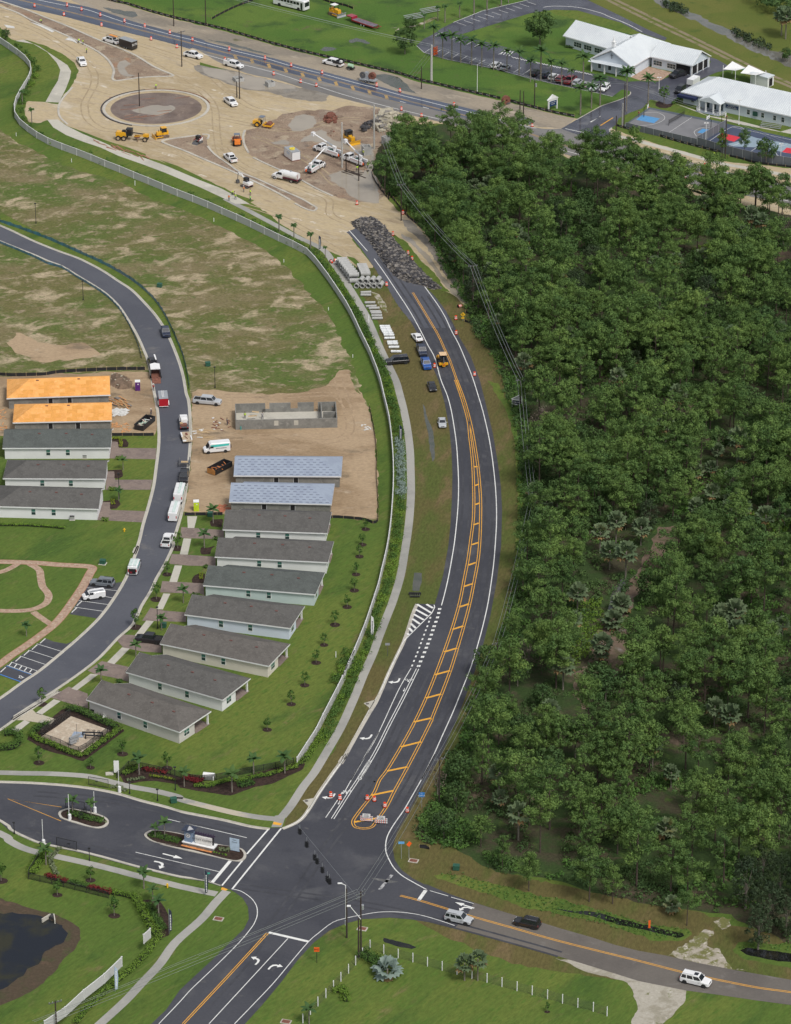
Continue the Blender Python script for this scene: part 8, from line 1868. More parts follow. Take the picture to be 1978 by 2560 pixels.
# ================================================================== people
def human(pose):
 P_ = dict(stand=[(0,0,.95),(0,0,1.2),(0,0,1.45),(0,.01,1.56),(0,.02,1.66),(0,.02,1.76),(-.10,0,.92),(-.13,.02,.5),(-.14,0,.08),(-.14,.14,.04),(.10,0,.92),(.15,-.03,.5),(.17,-.06,.08),(.17,.08,.04),(-.2,0,1.42),(-.27,.04,1.15),(-.24,.2,.95),(.2,0,1.42),(.30,.06,1.18),(.30,.26,1.05)],
   bend=[(0,0,.85),(0,.22,1.02),(0,.48,1.05),(0,.56,1.08),(0,.64,1.06),(0,.72,1.02),(-.10,0,.82),(-.14,.1,.45),(-.15,-.02,.08),(-.15,.12,.04),(.10,0,.82),(.15,.14,.45),(.17,.02,.08),(.17,.16,.04),(-.2,.45,1.0),(-.24,.5,.72),(-.16,.58,.48),(.2,.45,1.0),(.25,.5,.72),(.18,.6,.50)])[pose]
 E_ = [(0,1),(1,2),(2,3),(3,4),(4,5),(0,6),(6,7),(7,8),(8,9),(0,10),(10,11),(11,12),(12,13),(2,14),(14,15),(15,16),(2,17),(17,18),(18,19)]
 rad = [.15,.15,.16,.06,.10,.085,.10,.07,.05,.04,.10,.07,.05,.04,.07,.05,.038,.07,.05,.038]
 me = bpy.data.meshes.new('body'); me.from_pydata(P_,E_,[]); o = bpy.data.objects.new('tmp',me); C.objects.link(o); md = o.modifiers.new('s','SKIN')
 for i,v in enumerate(me.skin_vertices[0].data): v.radius = (rad[i],rad[i]); v.use_root = i == 0
 s2 = o.modifiers.new('d','SUBSURF'); s2.levels = s2.render_levels = 1; bpy.context.view_layer.update()
 r_ = bpy.data.meshes.new_from_object(o.evaluated_get(bpy.context.evaluated_depsgraph_get())); bpy.data.objects.remove(o)
 for m_ in (M('skin',(.35,.2,.13),.6),M('dark_trousers',(.035,.045,.08),.9),M('shirt_cloth',(.3,.3,.3),.9)): r_.materials.append(m_)
 for f in r_.polygons:
  c_ = f.center; f.material_index = 1 if c_.z < (.93 if pose == 'stand' else .8) and abs(c_.y) < .35 else (0 if c_.z > 1.53 or (pose == 'bend' and c_.y > .54) or abs(c_.x) > .24 else 2)
 return r_,P_
HUM = {k: human(k) for k in ('stand','bend')}
def person(label,k,x,y,vest=(.50,.75,.03),hat=None,pose='stand',rz=None):
 t = thing('person',label,'person',g(k,x,y),ru(0,6.28) if rz is None else rz,'people'); me,P_ = HUM[pose]; b_ = link('body',me,t); hd = P_[5]
 a_,c_ = Vector(P_[0]) + Vector((0,0,.08)),Vector(P_[2])
 if vest: pt(t,'hi_vis_vest',M('vest_%d' % int(vest[1] * 100),vest,.7),('t',*a_,*c_,.20,.235,10))
 pt(t,'hard_hat' if hat else 'hair',M('hat_white',(.8,.8,.78),.5) if hat else M('dark_hair',(.03,.02,.015),.8),('s',hd[0],hd[1],hd[2] + .05,.125,.14,.1))
Y_,O_ = (.50,.75,.03),(.85,.25,.05)
for a in (('worker in a yellow vest bending at the kerb form, furthest up the works','A',350,195,Y_,1,'bend'),('worker in a yellow vest kneeling beside the white sheeting','A',662,365,Y_,1,'bend'),('worker in a yellow vest standing by the kerb above the white sheeting','A',702,378,Y_,0),('worker in a yellow vest standing on the sand below the kerb crew','A',732,448,Y_,1),('worker in a yellow vest bending at the roundabout edge','A',1315,750,Y_,0,'bend'),
  ('worker in orange standing beside the mini excavator','b',350,1480,O_,1),('worker in a yellow vest right of the mini excavator crew','b',465,1535,Y_,0),('worker in a green vest at the hole with a shovel','b',465,1640,(.3,.7,.15),0),('worker in a yellow vest and white helmet beside the trench','b',205,1610,Y_,1),('worker in a yellow vest bending at the trench end','b',145,1530,Y_,0,'bend'),('worker in orange walking on the white sidewalk','b',90,1630,O_,1),
  ('worker in a yellow vest beside the round-holed concrete box','c',1045,700,Y_,1),('worker in a yellow vest behind the bucket truck cones','c',1120,920,Y_,0),('worker in a yellow vest bending over the grid in the flooded trench','c',925,960,Y_,0,'bend'),('worker in a yellow vest bending on the sidewalk by the court fence','D',1040,1320,Y_,0,'bend'),('mason in a yellow vest inside the block shell, at its left end','H',718,497,Y_,0),
  ('mason in dark clothes inside the block shell, left of the middle','H',865,500,None,0),('mason in a yellow vest at the right end of the block shell','H',1450,430,Y_,0),('person in dark clothes handling the red barrow beside the block shell','H',568,550,(.10,.08,.08),0),('person in dark red clothes behind the open trailer','G',1295,260,(.35,.02,.02),1),('person in a white hat beside the black dumpster','G',1275,470,(.08,.05,.05),1),('person in dark clothes on the path by the grey court','D',402,985,(.02,.02,.02),0)):
 person(*a[:5] if len(a) > 4 else a,*(a[5:]))
# ================================================================== gardens, hedges, palms, islands
def hedge(name,lab,mat,pts,w,h,cat='hedge',grp=None,step=.55,lf=.17,per=30,jit=.12):
 """a clipped or loose row: leaf clumps over a solid dark core"""
 t = thing(name,lab,cat,pts[0],0,grp); q = resample(pts,step); R3 = random.Random(len(lab)); sp = []
 nrow = max(1,int(round(w / .55)))
 for j in range(nrow):
  o = offset(q,(j - (nrow - 1) / 2) * w / max(nrow,1)) if nrow > 1 else q
  sp += [(p.x + R3.uniform(-jit,jit),p.y + R3.uniform(-jit,jit)) for p in o]
 r = h * .52
 leafy('leaves',sp,mat,r=(r * .85,r * 1.15),per=per,lf=lf,kind=None,parent=t,zc=.95)
 obj('dark_core',MB().ribbon(q,w * .5,.02,h * .55),M('hedge_core',(.018,.024,.012),.95),t,world_=True)
 return t
def bed(mat,n,*a,**k): return S_('planting_bed',mat,n,*a,rough_=k.get('r',(.12,.6)))
bed(m_mulch,4.5,'K',225,500,240,470,520,250,620,220,1000,370,1050,430,700,690,560,640,370,590); S_('pump_yard',m_gravel,4.8,'K',600,305,930,425,690,610,345,480,470,400)
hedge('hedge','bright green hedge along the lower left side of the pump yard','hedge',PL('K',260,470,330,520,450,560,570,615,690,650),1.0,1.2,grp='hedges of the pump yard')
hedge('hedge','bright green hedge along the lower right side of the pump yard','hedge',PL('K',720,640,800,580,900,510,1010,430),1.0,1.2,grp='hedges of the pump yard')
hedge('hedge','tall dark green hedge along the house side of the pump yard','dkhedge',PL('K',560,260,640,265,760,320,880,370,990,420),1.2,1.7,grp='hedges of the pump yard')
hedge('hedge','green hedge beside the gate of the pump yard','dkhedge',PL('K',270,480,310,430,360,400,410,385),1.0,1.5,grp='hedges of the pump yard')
hedge('hedge','big rounded green hedge at the left edge above the entrance sidewalk','dkhedge',smooth(PL('K',40,470,110,460,160,490,165,540,110,580,30,590,-40,585),3),1.4,1.5)
bed(m_mulch,4.5,'K',1010,800,1120,710,1250,740,1400,780,1550,830,1687,850,'L',50,340,250,370,450,330,600,290,780,240,1000,190,1060,200,1040,250,900,310,780,370,620,400,430,470,280,450,150,430,0,400,'K',1500,880,1300,850,1180,860,1050,880)
hedge('flower_bed','bright green and yellow shrubs right of the upper gate','hedge',PL('K',1050,800,1130,765,1180,740),1.3,1.1,'shrubs')
hedge('flower_bed','dark red shrubs right of the upper gate beds','red',PL('K',1220,760,1300,775,1400,790),1.3,.9,'shrubs'); hedge('flower_bed','yellow green shrubs in front of the red ones','lime',PL('K',1270,815,1370,830,1480,850),.8,.7,'shrubs')
hedge('flower_bed','dark red shrubs beside the white tank in the long bed','red',PL('K',1560,845,1687,870,'L',40,320,190,350),1.3,.9,'shrubs'); hedge('flower_bed','pale grey green shrubs beside the barrier arm','sage',PL('K',940,910,1000,900,1060,940),.9,.5,'shrubs'); hedge('flower_bed','pale shrubs in front of the green gate beds','sage',PL('K',1080,850,1150,845,1210,830),.9,.5,'shrubs')
hedge('hedge','bright green hedge along the front of the long bed','hedge',PL('L',130,395,250,400,400,350,520,350,640,320,760,300,880,260,980,235),.9,.9); hedge('hedge','bright green hedge from the end of the white wall','hedge',PL('L',990,220,1060,170,1120,90,1170,10,1210,-60),1.2,1.1)
hedge('shrub','round green shrubs in the middle of the long bed','dkhedge',PL('L',500,390,560,385,620,370),1.6,1.0,'shrubs')
WPo = offset(WP,1.7); nW = len(WPo)
R4 = random.Random(9)
for i,p in enumerate(resample(WPo,2.35)):
 px_,py_ = proj(p)
 if py_ < 545 or py_ > 1870: 
  if py_ < 120 or py_ > 1870 or i % 3: continue
 grn = R4.choice(('hedge','dkhedge','dkhedge')); silver = 1100 < py_ < 1250
 sp = [(p.x + R4.uniform(-.9,.9),p.y + R4.uniform(-1.5,1.5)) for _ in range(9)]
 t = thing('wall_bush','silvery shrub along the white wall, ' + nth(i + 1) + ' from the top' if silver else ('bright' if grn == 'hedge' else 'dark') + ' bush along the white wall, ' + nth(i + 1) + ' from the top','bush',p,0,'bushes along the white wall')
 leafy('leaves',sp,'silver' if silver else grn,r=(.45,.95),per=26,lf=.2,kind=None,parent=t,zc=.9)
hedge('shrub_row','row of small leafy shrubs on the green beside the left-hand houses','hedge',PL('G',0,1400,200,1400,400,1412,540,1425),.5,.8,'shrubs')
def island(lab,pts,soil,kz=.15):
 struct('island_kerb',MB().slab(pts,0,kz),m_kerb); q = offset(pts + pts[:1],.55)[:-1]; a = sum((p - pts[0]).length for p in pts)
 c_ = sum(pts,Vector()) / len(pts); inner = [c_ + (p - c_) * (1 - .55 / max((p - c_).length,.6)) for p in pts]
 struct('island_soil',MB().sheet(inner,kz + .02),soil); return c_
island('a',smooth(PL('K',495,1120,530,1098,600,1085,740,1110,870,1150,918,1190,905,1230,850,1252,780,1248,650,1215,530,1175,498,1150),3,True),m_mulch)
island('b',smooth(PL('K',1220,1320,1240,1285,1310,1268,1480,1290,1600,1320,'l',1000,640,1300,690,1450,730,1520,820,1490,910,1380,945,1200,920,900,850,400,740,0,640,'K',1500,1410,1300,1370),3,True),m_mulch)
hedge('flower_bed','dark green shrubs on the small island by the gates','dkhedge',PL('K',600,1130,720,1170,860,1200),1.6,.9,'shrubs'); hedge('flower_bed','pale shrubs at the tip of the small island','sage',PL('K',820,1195,890,1205),.8,.6,'shrubs')
hedge('flower_bed','green and reddish shrubs on the long island left of the stone sign','dkhedge',PL('K',1280,1310,1400,1340,1510,1370),1.8,.7,'shrubs'); hedge('flower_bed','pale variegated shrubs right of the stone sign','sage',PL('l',1060,750,1190,770),1.2,.8,'shrubs'); hedge('flower_bed','small bright green shrubs in front of the pale ones','hedge',PL('l',960,790,1060,820,1160,845),.6,.4,'shrubs')
S_('orange_mulch',M('orange_flowers',(.60,.24,.08),.9,.35,3),47,'l',385,655,600,700,930,780,905,800,600,735,370,675)
a_,b_ = g('l',415,640),g('l',950,760); L_ = (b_ - a_).length; t = thing('entrance_sign','stone entrance sign with a blue tower, white panel and dark trellis on the island','sign',a_,aim(a_,b_))
pt(t,'stone_base',m_block,('b',L_ / 2,.5,.35,L_,1.6,.6)); pt(t,'white_ledge',m_trim,('b',L_ / 2,.5,.72,L_ + .3,1.8,.14)); tw = pt(t,'tower',M('slate_blue_render',(.20,.27,.38),.8),('b',1.0,.6,1.9,1.5,1.3,2.3)); pt(tw,'emblem',m_trim,('t',1.0,-.06,2.2,1.0,-.1,2.2,.48,.48,16)); pt(tw,'emblem_mark',P_navy,('r',(1.0,-.12,2.2),'y',.3,.22,.03,12)); pt(tw,'tower_trim',m_trim,('b',1.0,.6,3.12,1.7,1.5,.16)); pt(tw,'tower_roof',P_navy,('b',1.0,.6,3.3,2.3,2.1,.12),('t',1.0,.6,3.35,1.0,.6,3.9,.9,.1,4))
pn = pt(t,'sign_panel',M('white_sign_panel',(.74,.72,.68),.6),('b',L_ / 2 + .9,.3,1.65,L_ - 2.9,.35,1.5)); text(pn,'BENTLEY COMMONS',.55,m_steel,(L_ / 2 + .9,.1,1.75),(R(90),0,0)); pt(t,'trellis',M('dark_violet_timber',(.035,.02,.05),.7),('b',L_ / 2 + 1,.5,2.6,L_ - 2.2,.14,.14),('b',L_ / 2 + 1,.9,2.6,L_ - 2.2,.14,.14),*[('b',2.2 + i * .5,.7,2.75,.1,1.0,.12) for i in range(int((L_ - 2.2) / .5))]); pt(t,'trellis_post',m_blk,('b',L_ - .45,.7,1.7,.25,.25,1.9))
for lab,k,x,y,yt in (('white barrier arm raised beside the upper gate','K',1010,945,700),('white barrier arm raised on the small island, left one','K',590,1180,965),('white barrier arm raised on the small island, right one','K',803,1120,940),('white barrier arm raised at the lower kerb','K',370,1395,1175)):
 h = height_to(k,x,y,yt); t = thing('barrier_gate',lab,'barrier',g(k,x,y),0,'white barrier arms'); pt(t,'machine_box',m_trim,('t',0,0,0,0,0,1.2,.33,.3,10)); pt(t,'arm',m_trim,('b',-.1,0,1.2 + (h - 1.2) / 2,.1,.05,h - 1.2))
for lab,k,x,y in (('yellow fire hydrant on the green lawn beside the curved street','I',1050,98),('yellow fire hydrant beside the lower entrance sidewalk','M',1413,535)):
 t = thing('fire_hydrant',lab,'fire hydrant',g(k,x,y),0,'fire hydrants'); m_ = M('hydrant_yellow',(.8,.48,.02),.5); pt(t,'barrel',m_,('t',0,0,0,0,0,.7,.16,.14,10),('s',0,0,.75,.17,.17,.12)); pt(t,'nozzle',m_,('t',-.28,0,.5,.28,0,.5,.09))
t = thing('propane_tank','white rounded tank cover on the lawn behind the red shrubs','tank',g('L',245,325),-.2); pt(t,'shell',m_trim,('t',-1.1,0,.65,1.1,0,.65,.62,.62,14),('b',0,0,.3,2.2,1.2,.55))
t = thing('control_cabinet','grey steel control panels in the gravel pump yard','control panel',g('k',320,850),.75); pt(t,'cabinet',m_gal,('b',0,0,1.1,2.2,.4,.5),('b',.3,0,1.7,2.6,.35,.45),('b',-.2,0,.5,1.6,.35,.4)); pt(t,'post',m_gal,('b',-1.1,.1,.9,.08,.08,1.9),('b',1.2,.1,.9,.08,.08,1.9)); pt(t,'antenna',m_steel,('t',1.0,.3,0,1.0,.3,4.0,.04))
t = thing('pump_pipework','black pipework and valves in the gravel pump yard','pipework',g('k',640,740),-.2); pt(t,'pipe',m_blk,('t',-2,.4,.9,1.8,.9,.9,.16),('t',-1.2,-.5,.8,1.8,-.2,.8,.16),*[('t',a,b,0,a,b,1.0,.15) for a,b in ((-2,.4),(1.8,.9),(-1.2,-.5),(1.8,-.2),(.2,.7))]); pt(t,'valve_wheel',m_blk,*[('r',(a,.6,1.35),'z',.3,.2,.06,10) for a in (-1,.2,1.2)]); pt(t,'blue_hatch',M('pale_blue_hatch',(.3,.36,.45),.6),('b',-3.0,.6,.12,2.2,1.8,.2))
for lab,x,y in (('white floodlit hatch slab on the lawn below the pump yard',925,793),): t = thing('access_hatch',lab,'hatch',g('K',x,y),.1); pt(t,'slab',m_conc,('b',0,0,.08,1.5,1.1,.16))
for lab,k,x,y in (('rusty storm drain grate in the grass below the junction','N',325,802),('rusty drain grate behind the three junction poles','O',20,885),('rusty drain grate by the orange diamond sign','O',452,312),('rusty drain grate in the lower garden','N',895,1670)):
 t = thing('drain_grate',lab,'drain grate',g(k,x,y),-.3,'storm drain grates'); pt(t,'kerb_frame',m_conc,('b',0,0,.05,1.8,1.3,.1)); pt(t,'grate',m_rust,('b',0,0,.11,1.4,.95,.04))
t = thing('culvert_end','pale concrete culvert mouth at the pond bank','culvert',g('M',435,800),0); pt(t,'wing_wall',m_conc,('b',-.9,-.4,.4,2.2,.2,.8,.9),('b',.6,-.6,.4,2.2,.2,.8,-1.4)); pt(t,'pipe_mouth',m_pipein,('t',-.1,-.3,.35,.2,.6,.45,.4))
t = thing('culvert_end','black metal grated culvert end at the end of the dark ditch by the hatching','culvert',g('Q',632,130),0); pt(t,'headwall',m_blk,('b',0,.3,.3,2.6,.2,.5),('b',0,-1.0,.25,2.0,.15,.3)); pt(t,'grate',m_steel,*[('b',-1 + i * .4,-.4,.3,.08,1.4,.08) for i in range(6)])
S_('ditch_water',m_bluewater,5,'Q',625,-60,690,-60,690,20,668,95,610,95,615,30,rough_=(.1,.6))
YT = [broad_mesh(260 + i,h=3.2,spread=.8,mat='dkhedge',n=16,per=14,lf=.2,low=.35,rad=.42) for i in range(3)]
for i,(k,x,y,s,lab) in enumerate((('J',1580,735,1.1,'dark young tree on the lawn, nearest the mint green house'),('J',1477,885,1.2,'young tree on the lawn behind the pale blue house'),('J',1385,1055,1.0,'young tree on the lawn beyond the corner of the cream house'),('J',1318,1205,1.15,'young tree beside the white stake on the lawn'),('J',1222,1395,1.1,'young tree on the lawn right of the lower porch'),('J',1108,1555,1.1,'young tree on the lawn left of the white wall end'),
       ('J',905,1770,1.1,'young tree on the lawn above the long bed'),('J',1640,595,1.1,'young tree on the bright lawn, second below the sand lot'),('J',1655,460,1.0,'young tree on the bright lawn below the topmost ones'),('T',218,1260,1.0,'young tree right below the silt fence corner'),('T',190,1390,1.0,'young tree second below the silt fence corner'),('T',165,1490,1.0,'young tree third below the silt fence corner'),
       ('K',1035,625,1.3,'pale young tree between pump yard and upper gate'),('K',1410,745,1.3,'pale young tree behind the red-leaved shrubs'),('K',330,700,1.3,'young tree in a grassy ring beside the pump yard hedge'),('K',765,740,1.0,'bare-looking young tree in a grassy ring below the pump yard'),('M',485,600,1.2,'pale young tree above the pond bank'),('M',965,775,1.4,'pale young tree left of the diagonal hedge'),('M',10,480,1.6,'pale bushy tree at the left edge above the pond'),
       ('I',1320,670,1.4,'street tree on the verge between the driveways of the pale blue house'),('I',1145,905,1.5,'leafy street tree on the verge by the black pickup'),('I',1500,240,1.5,'thin street tree beside the white pickup with the open bed'),('I',1410,460,1.1,'dark round street tree on the kerb verge'),('I',355,1555,1.3,'young street tree on the verge by the pump yard drive'),('K',765,1690,1.2,'young tree on the lower entrance verge'),('D',615,880,2.0,'round green tree between the drive and the school awning'),('O',1580,1585,.7,'tiny sapling on the lawn behind the white fence'))):
 plant('young_tree',pairs(YT[i % 3]),g(k,x,y),lab,'tree','young planted trees',sc=s * .85); S_('mulch_ring',m_mulch,4.2,k,*[v for j in range(9) for v in (x + 38 * s * math.cos(j * .7),y + 17 * s * math.sin(j * .7))])
RP = [feather_palm_mesh(400 + i,h=6.8,r=2.6) for i in range(2)]; SP_ = [feather_palm_mesh(410 + i,h=2.9,r=1.5,nf=9,trunk_r=.11) for i in range(2)]; DP = feather_palm_mesh(420,h=11.5,r=3.0,nf=26,trunk_r=.22,shaft=False); BP = [feather_palm_mesh(430,h=4.2,r=1.15,nf=12,trunk_r=.15,shaft=False,droop=1.3)]
for i,(k,x,y,s) in enumerate((('C',285,420,1),('C',360,495,1),('C',438,510,1.1),('C',512,530,1),('C',604,550,1.1),('C',690,570,1),('C',790,590,1.05),('C',902,605,.9),('C',1005,640,1.05),('C',1100,690,.9),('C',1187,680,1.3),('C',1275,695,.9),('C',1363,720,.95),('C',1447,730,.7),('C',1545,700,1.15),('C',1522,970,1.15),('C',1615,915,.95),('C',1687,890,1.1),('D',75,880,1.1),('D',480,880,1.1))):
 plant('royal_palm',RP[i % 2],g(k,x,y),'royal palm at the school, ' + ('%s from the orange barricade' % ordw[i] if i < 15 else ('on the lawn, ' + ordw[i - 15] + ' from the house-shaped sign' if i < 19 else 'beside the white ladder marking on the drive')),'palm','royal palms of the school',sc=s)
plant('date_palm',[('crown',DP[0][1]),('trunk',DP[1][1])],g('D',297,940),'tall date palm with a spiky crown beside the school drive','palm')
for i,(k,x,y,s,lab) in enumerate((('K',1175,800,1.3,'feather palm in the bed right of the upper gate'),('K',1555,900,1.1,'feather palm behind the dark red shrubs'),('L',440,440,1.4,'feather palm in the long bed right of the white tank'),('L',622,290,1.2,'feather palm in the middle of the long bed'),('L',885,280,1.3,'feather palm at the end of the long bed by the white wall'),('K',615,1135,1.1,'small palm on the gate island, left one'),('K',770,1150,1.0,'small palm on the gate island, right one'),('K',1390,1325,1.1,'palm on the long island left of the stone sign'),('K',1310,1330,.8,'low palm at the left tip of the long island'),
        ('K',390,1560,1.2,'feather palm at the lower gate'),('M',1215,545,1.2,'bright feather palm on the lower entrance verge'),('M',1290,660,1.0,'feather palm in the big shrub bed, upper one'),('M',1340,780,1.2,'feather palm in the big shrub bed, lower one'),('I',855,1385,1.1,'palm on the front lawn of the lowest house'),('I',1148,1155,1.0,'palm on the front lawn above the black pickup driveway'),('I',1548,700,1.1,'thin palm on the front lawn of the pale blue house'),('I',1365,930,1.0,'thin palm beside the black lamp post and pickup'),('J',375,235,1.2,'palm in the dark bed of the second house'),('H',450,1375,1.2,'palm in the dark bed of the uppermost white house'),('G',1040,930,.9,'staked palm by the middle left-hand house'),('G',1003,1190,.9,'staked palm by the lowest left-hand house'),('N',1090,1687,1.1,'young palm at the lower edge behind the white posts'),('I',225,980,.9,'young palm on the green of the pocket park'))):
 plant('feather_palm',SP_[i % 2],g(k,x,y),lab,'palm','small feather palms',sc=s)
for i,(k,x,y,s,lab) in enumerate((('F',668,280,1.1,'first of the palms along the upper sidewalk by the wall'),('F',794,340,1.0,'second of the palms along the upper sidewalk by the wall'),('F',934,430,1.1,'third of the palms along the upper sidewalk by the wall'),('F',1058,490,.7,'low palm beside the blue flag and drums'),('A',270,1045,1.0,'thin palm in the sand gap of the upper path'),('A',190,880,.9,'palm in the hedge above the sand gap'),('C',205,240,1,'pasture palm nearest the white sand strip'),('C',320,175,1,'pasture palm right of the bleachers'),('C',380,190,1.2,'taller pasture palm right of the bleachers'),('C',503,150,1.1,'lone pasture palm above the car park'),('C',625,115,1.5,'tall palm at the upper bays, first of the row'),('C',735,85,1.5,'tall palm at the upper bays, second of the row'),('C',855,50,1.5,'tall palm at the upper bays, third of the row'),('C',915,25,1.3,'tall palm at the upper bays, fourth of the row'))):
 plant('sidewalk_palm',[('crown',BP[0][0][1]),('trunk',BP[0][1][1])],g(k,x,y),lab,'palm','bushy topped palms',sc=s)
for lab,k,x,y,s,m in (('cabbage palm behind the white post fence, left of the pair','O',882,1320,.85,0),('cabbage palm behind the white post fence, right of the pair','O',993,1322,.82,2),('cabbage palm standing on the levee at the upper right','D',1605,300,1.2,2),('tall cabbage palm on the levee, beside the shorter one','D',1640,330,1.3,2)): plant('cabbage_palm',pairs(CPALM[m]),g(k,x,y),lab,'palm','cabbage palms outside the wood',sc=s)
plant('silver_palm',pairs(fan_palm_mesh(310,h=1.4,r=2.3,nf=22,mat='silver')),g('O',232,1280),'big silver blue fan palm behind the white post fence','palm')
for lab,k,x,y,s in (('dark spreading oak at the left end of the school loop','C',42,455,1.15),('small oak behind the dark spreading one','C',95,300,.8),('large dark oak on the lawn inside the school loop','C',1180,390,1.55),('dark bush tree at the far canal bank','D',1640,520,.6),('dark clipped oak at the roadside left edge of the works','A',50,340,.5),('lone pine-like tree before the court fence','D',1475,1385,1.0)):
 plant('oak_tree' if 'oak' in lab else 'shade_tree',pairs(OAKS[int(s * 10) % 3]),g(k,x,y),lab,'tree','shade trees',sc=s)
for i,(x,y) in enumerate(((1110,1330),(1095,1325),(1290,1330))): plant('pine_tree',pairs(PINES[i]),g('D',x,y),'slim pine before the court fence, ' + ordw[i] + ' from the left','pine tree','pines of the court fence',sc=(.45,.45,.62))
leafy('far_canal_wood',fill(PL('D',1300,-200,1350,60,1500,130,1687,200,2200,320,2200,-200),3.2,seed=5),'oak',r=(1.6,2.6),per=60,lf=.55,zc=1.4)
leafy('canal_bank_bushes',fill(PL('D',610,20,690,40,820,100,790,130,650,90,620,60),1.6,seed=6) + fill(PL('D',1190,260,1300,300,1520,400,1500,430,1380,390,1230,320),1.6,seed=7),'dark',r=(.8,1.5),per=40,lf=.4)
leafy('bank_vines',fill(PL('A',100,360,180,400,300,520,310,640,240,740,200,880,150,850,200,760,270,640,275,540,200,440),1.0,seed=8),'dkhedge',r=(.4,.9),per=20,lf=.25)
hedge('flower_bed','green shrubs inside the fenced bed bottom left','hedge',PL('M',270,420,320,340,360,280,390,250),2.0,1.2,'shrubs'); hedge('flower_bed','pale variegated shrubs curving at the lower gate','sage',PL('M',500,215,430,290,440,360,480,430),1.0,.6,'shrubs'); hedge('flower_bed','dark red shrubs left part of the lower hedge','red',PL('M',400,440,460,470,560,495),1.1,.9,'shrubs')
hedge('hedge','green middle part of the lower hedge','dkhedge',PL('M',590,500,660,515,740,535),1.1,.9); hedge('flower_bed','dark red middle part of the lower hedge','red',PL('M',760,545,850,570,930,590),1.2,1.0,'shrubs'); hedge('hedge','green right part of the lower hedge','hedge',PL('M',950,590,1040,605,1130,630),1.2,1.1)
hedge('hedge','tall clipped hedge running diagonally towards the lower corner','hedge',PL('M',1140,640,1190,730,1240,830,1290,920,1350,980),1.2,1.9); hedge('hedge','leafy hedge hanging along the wall at the bottom left','hedge',PL('M',1310,1000,1230,1120,1120,1230,980,1340,860,1450,740,1560,640,1687),1.3,1.1)
bed(m_mulch,4,'M',1200,640,1340,640,1400,720,1450,850,1430,940,1360,960,1290,850,1240,740); hedge('shrub','dark shrubs in the big bed beside the diagonal hedge','dkhedge',PL('M',1250,690,1310,800,1370,900),1.8,1.0,'shrubs'); hedge('shrub','rounded bushes behind the white post fence at the bottom','dkhedge',PL('N',1540,1110,1640,1170,1687,1220),2.4,1.6,'shrubs'); hedge('shrub','dark rounded bush left of the silver palm','dkhedge',PL('O',100,1150,150,1160),1.8,1.3,'shrubs'); hedge('shrub','low bushes inside the lower garden','hedge',PL('N',1300,1420,1380,1400,1400,1500),1.5,1.0,'shrubs')
for a in (('G',940,650,1000,670,1060,665,1090,700,1080,735,1000,742,995,690,935,685),('G',900,930,1030,925,1040,980,1000,1000,965,1000,965,940,900,938),('G',860,1190,1000,1180,1020,1220,985,1255,930,1258,930,1200,860,1198),('J',270,500,290,465,330,450,382,450,370,533,272,530),('J',340,270,345,230,400,235,470,218,440,240,425,290,350,292),('H',420,1370,440,1345,535,1340,520,1410,430,1405)): bed(m_mulch,4.6,*a)
for lab,m,a in (('yellow green flowers in the bed of the upper left-hand house','lime',('G',1020,680,1022,730)),('yellow green flowers along the walk of the upper left-hand house','lime',('G',950,665,1000,668)),('yellow flowers in the round bed of the mint green house','lime',('J',350,455,345,500)),('yellow green flowers by the lowest left-hand house','lime',('G',950,1180,955,1220)),('green bush before the mint green house','dkhedge',('J',380,400,395,405)),('green bush before the second house','dkhedge',('J',460,165,490,170)),('green bush before the pale blue house','dkhedge',('J',280,640,320,645)),('green bush before the lowest house','dkhedge',('I',990,1375,1020,1370)),('green agave-like bush by the lower driveway','hedge',('G',870,1355,905,1358)),('green bush by the middle left-hand driveway','hedge',('G',930,1098,965,1100)),('green bush by the upper left-hand driveway','hedge',('G',985,838,1020,838)),('clipped hedge beside the awning of the school','dkhedge',('D',690,880,760,825)),('clipped hedge at the end of the school wing','dkhedge',('C',1400,400,1490,412))):
 hedge('garden_shrub',lab,m,PL(*a),.9,.8 if m != 'lime' else .4,'shrubs','small garden shrubs')
def bleach(lab,p,rz):
 t = thing('bleachers',lab,'bleachers',p,rz,'aluminium bleachers')
 for i in range(4): pt(t,'bench',m_gal,('b',0,i * .6,.4 + i * .25,6.0,.35,.06))
 pt(t,'frame',m_gal,*[('b',x,.9,.5,.06,2.2,.06,0,0) for x in (-2.6,0,2.6)])
bleach('white bleachers at the edge of the navy court',g('D',1510,1085),R(-22)); bleach('grey bleachers on the pasture beside the palms, nearer one',g('C',130,165),R(30)); bleach('grey bleachers on the pasture beside the palms, further one',g('C',265,110),R(30))
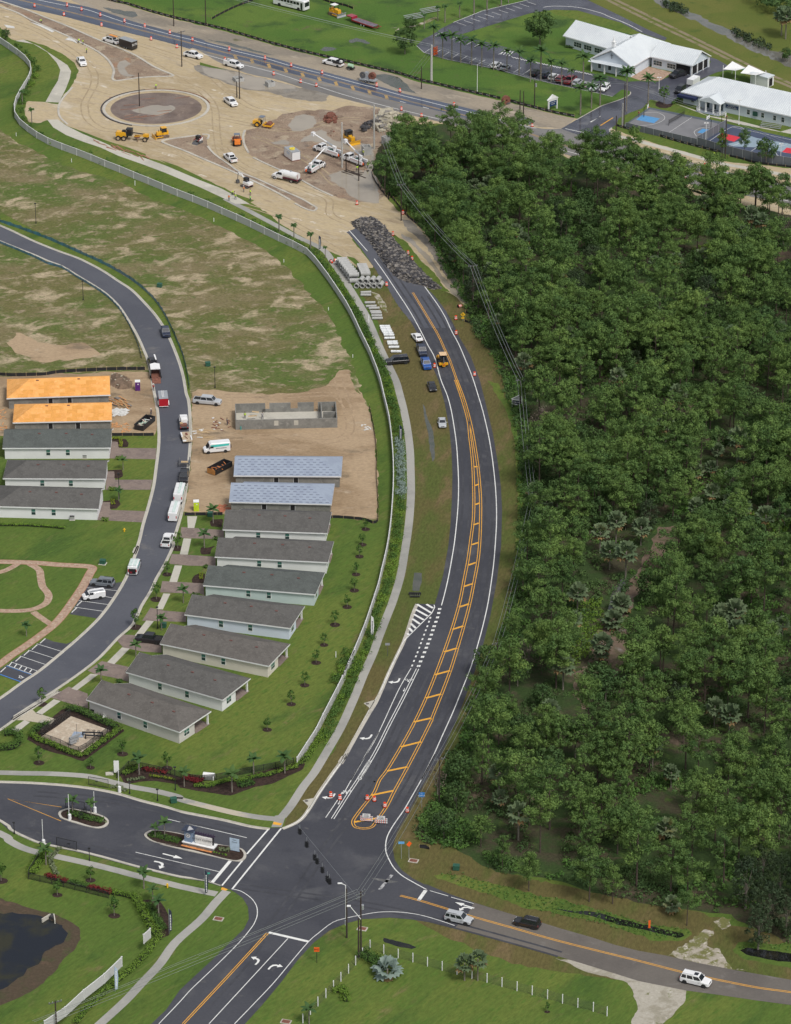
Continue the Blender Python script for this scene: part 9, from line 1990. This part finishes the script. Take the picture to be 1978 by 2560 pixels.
a_,b_ = g('D',655,1062),g('D',785,985); t = thing('volleyball_net','dark net across the grey sports court','net',a_,aim(a_,b_)); L_ = (b_ - a_).length; pt(t,'net',M('dark_net',(.03,.03,.03),.8,alpha=.35),('b',L_ / 2,0,1.2,L_,.02,1.0)); pt(t,'net_post',m_blk,('t',0,0,0,0,0,1.9,.05)); pt(t,'net_post',m_blk,('t',L_,0,0,L_,0,1.9,.05)); pt(t,'tape',m_blk,('b',L_ / 2,0,1.72,L_,.04,.06))
for lab,k,x,y,rz in (('basketball hoop over the big blue key','D',445,985,-.3),('basketball hoop at the right end of the grey court','D',1010,1090,2.5),('basketball hoop at the left end of the navy court','D',1100,1060,-.3)): t = thing('basketball_hoop',lab,'basketball hoop',g(k,x,y),rz,'basketball hoops'); pt(t,'pole',m_blk,('t',0,0,0,0,0,2.8,.09),('t',0,0,2.8,1.0,0,3.2,.07)); pt(t,'backboard',m_trim,('b',1.05,0,3.2,.05,1.6,1.0)); pt(t,'rim',m_osign,('r',(1.35,0,2.95),'z',.24,.2,.04,10))
t = thing('cable_spool','large rusty cable spool standing at the silt fence','cable spool',g('C',893,880),.6); pt(t,'spool',m_rust,('r',(0,0,1.3),'y',1.3,.3,.9,18)); pt(t,'stand',m_steel,('b',.6,0,.4,1.4,1.2,.3))
litter('culvert_boards','dark timbers crossing the flooded trench','timber',PL('B',1200,1440,1270,1430,1400,1455,1340,1480,1230,1475),(('plank',m_darkw,6,(4,6),.3,-35),),11); litter('pipe_bits','loose rods and boards on the sand around the roundabout','timber',PL('A',800,850,950,800,1500,720,1687,740,1687,1000,950,1060,820,960),(('form_board',M('reddish_board',(.33,.16,.10),.9),14,(3,6),.18,20),),12)
for i,(k,x,y,h) in enumerate((('A',138,1148,1),('A',605,1368,1),('A',1140,1565,1.4),('F',118,182,1),('F',708,525,.8),('F',1085,930,.8),('F',1290,1328,.8),('J',1485,1158,1.3))): t = thing('marker_stake','small white stake at the grass edge inside the wall, %s from the top' % ordw[i],'stake',g(k,x,y),0,'white marker stakes'); pt(t,'stake',m_trim,('b',0,0,h / 2,.14,.14,h))
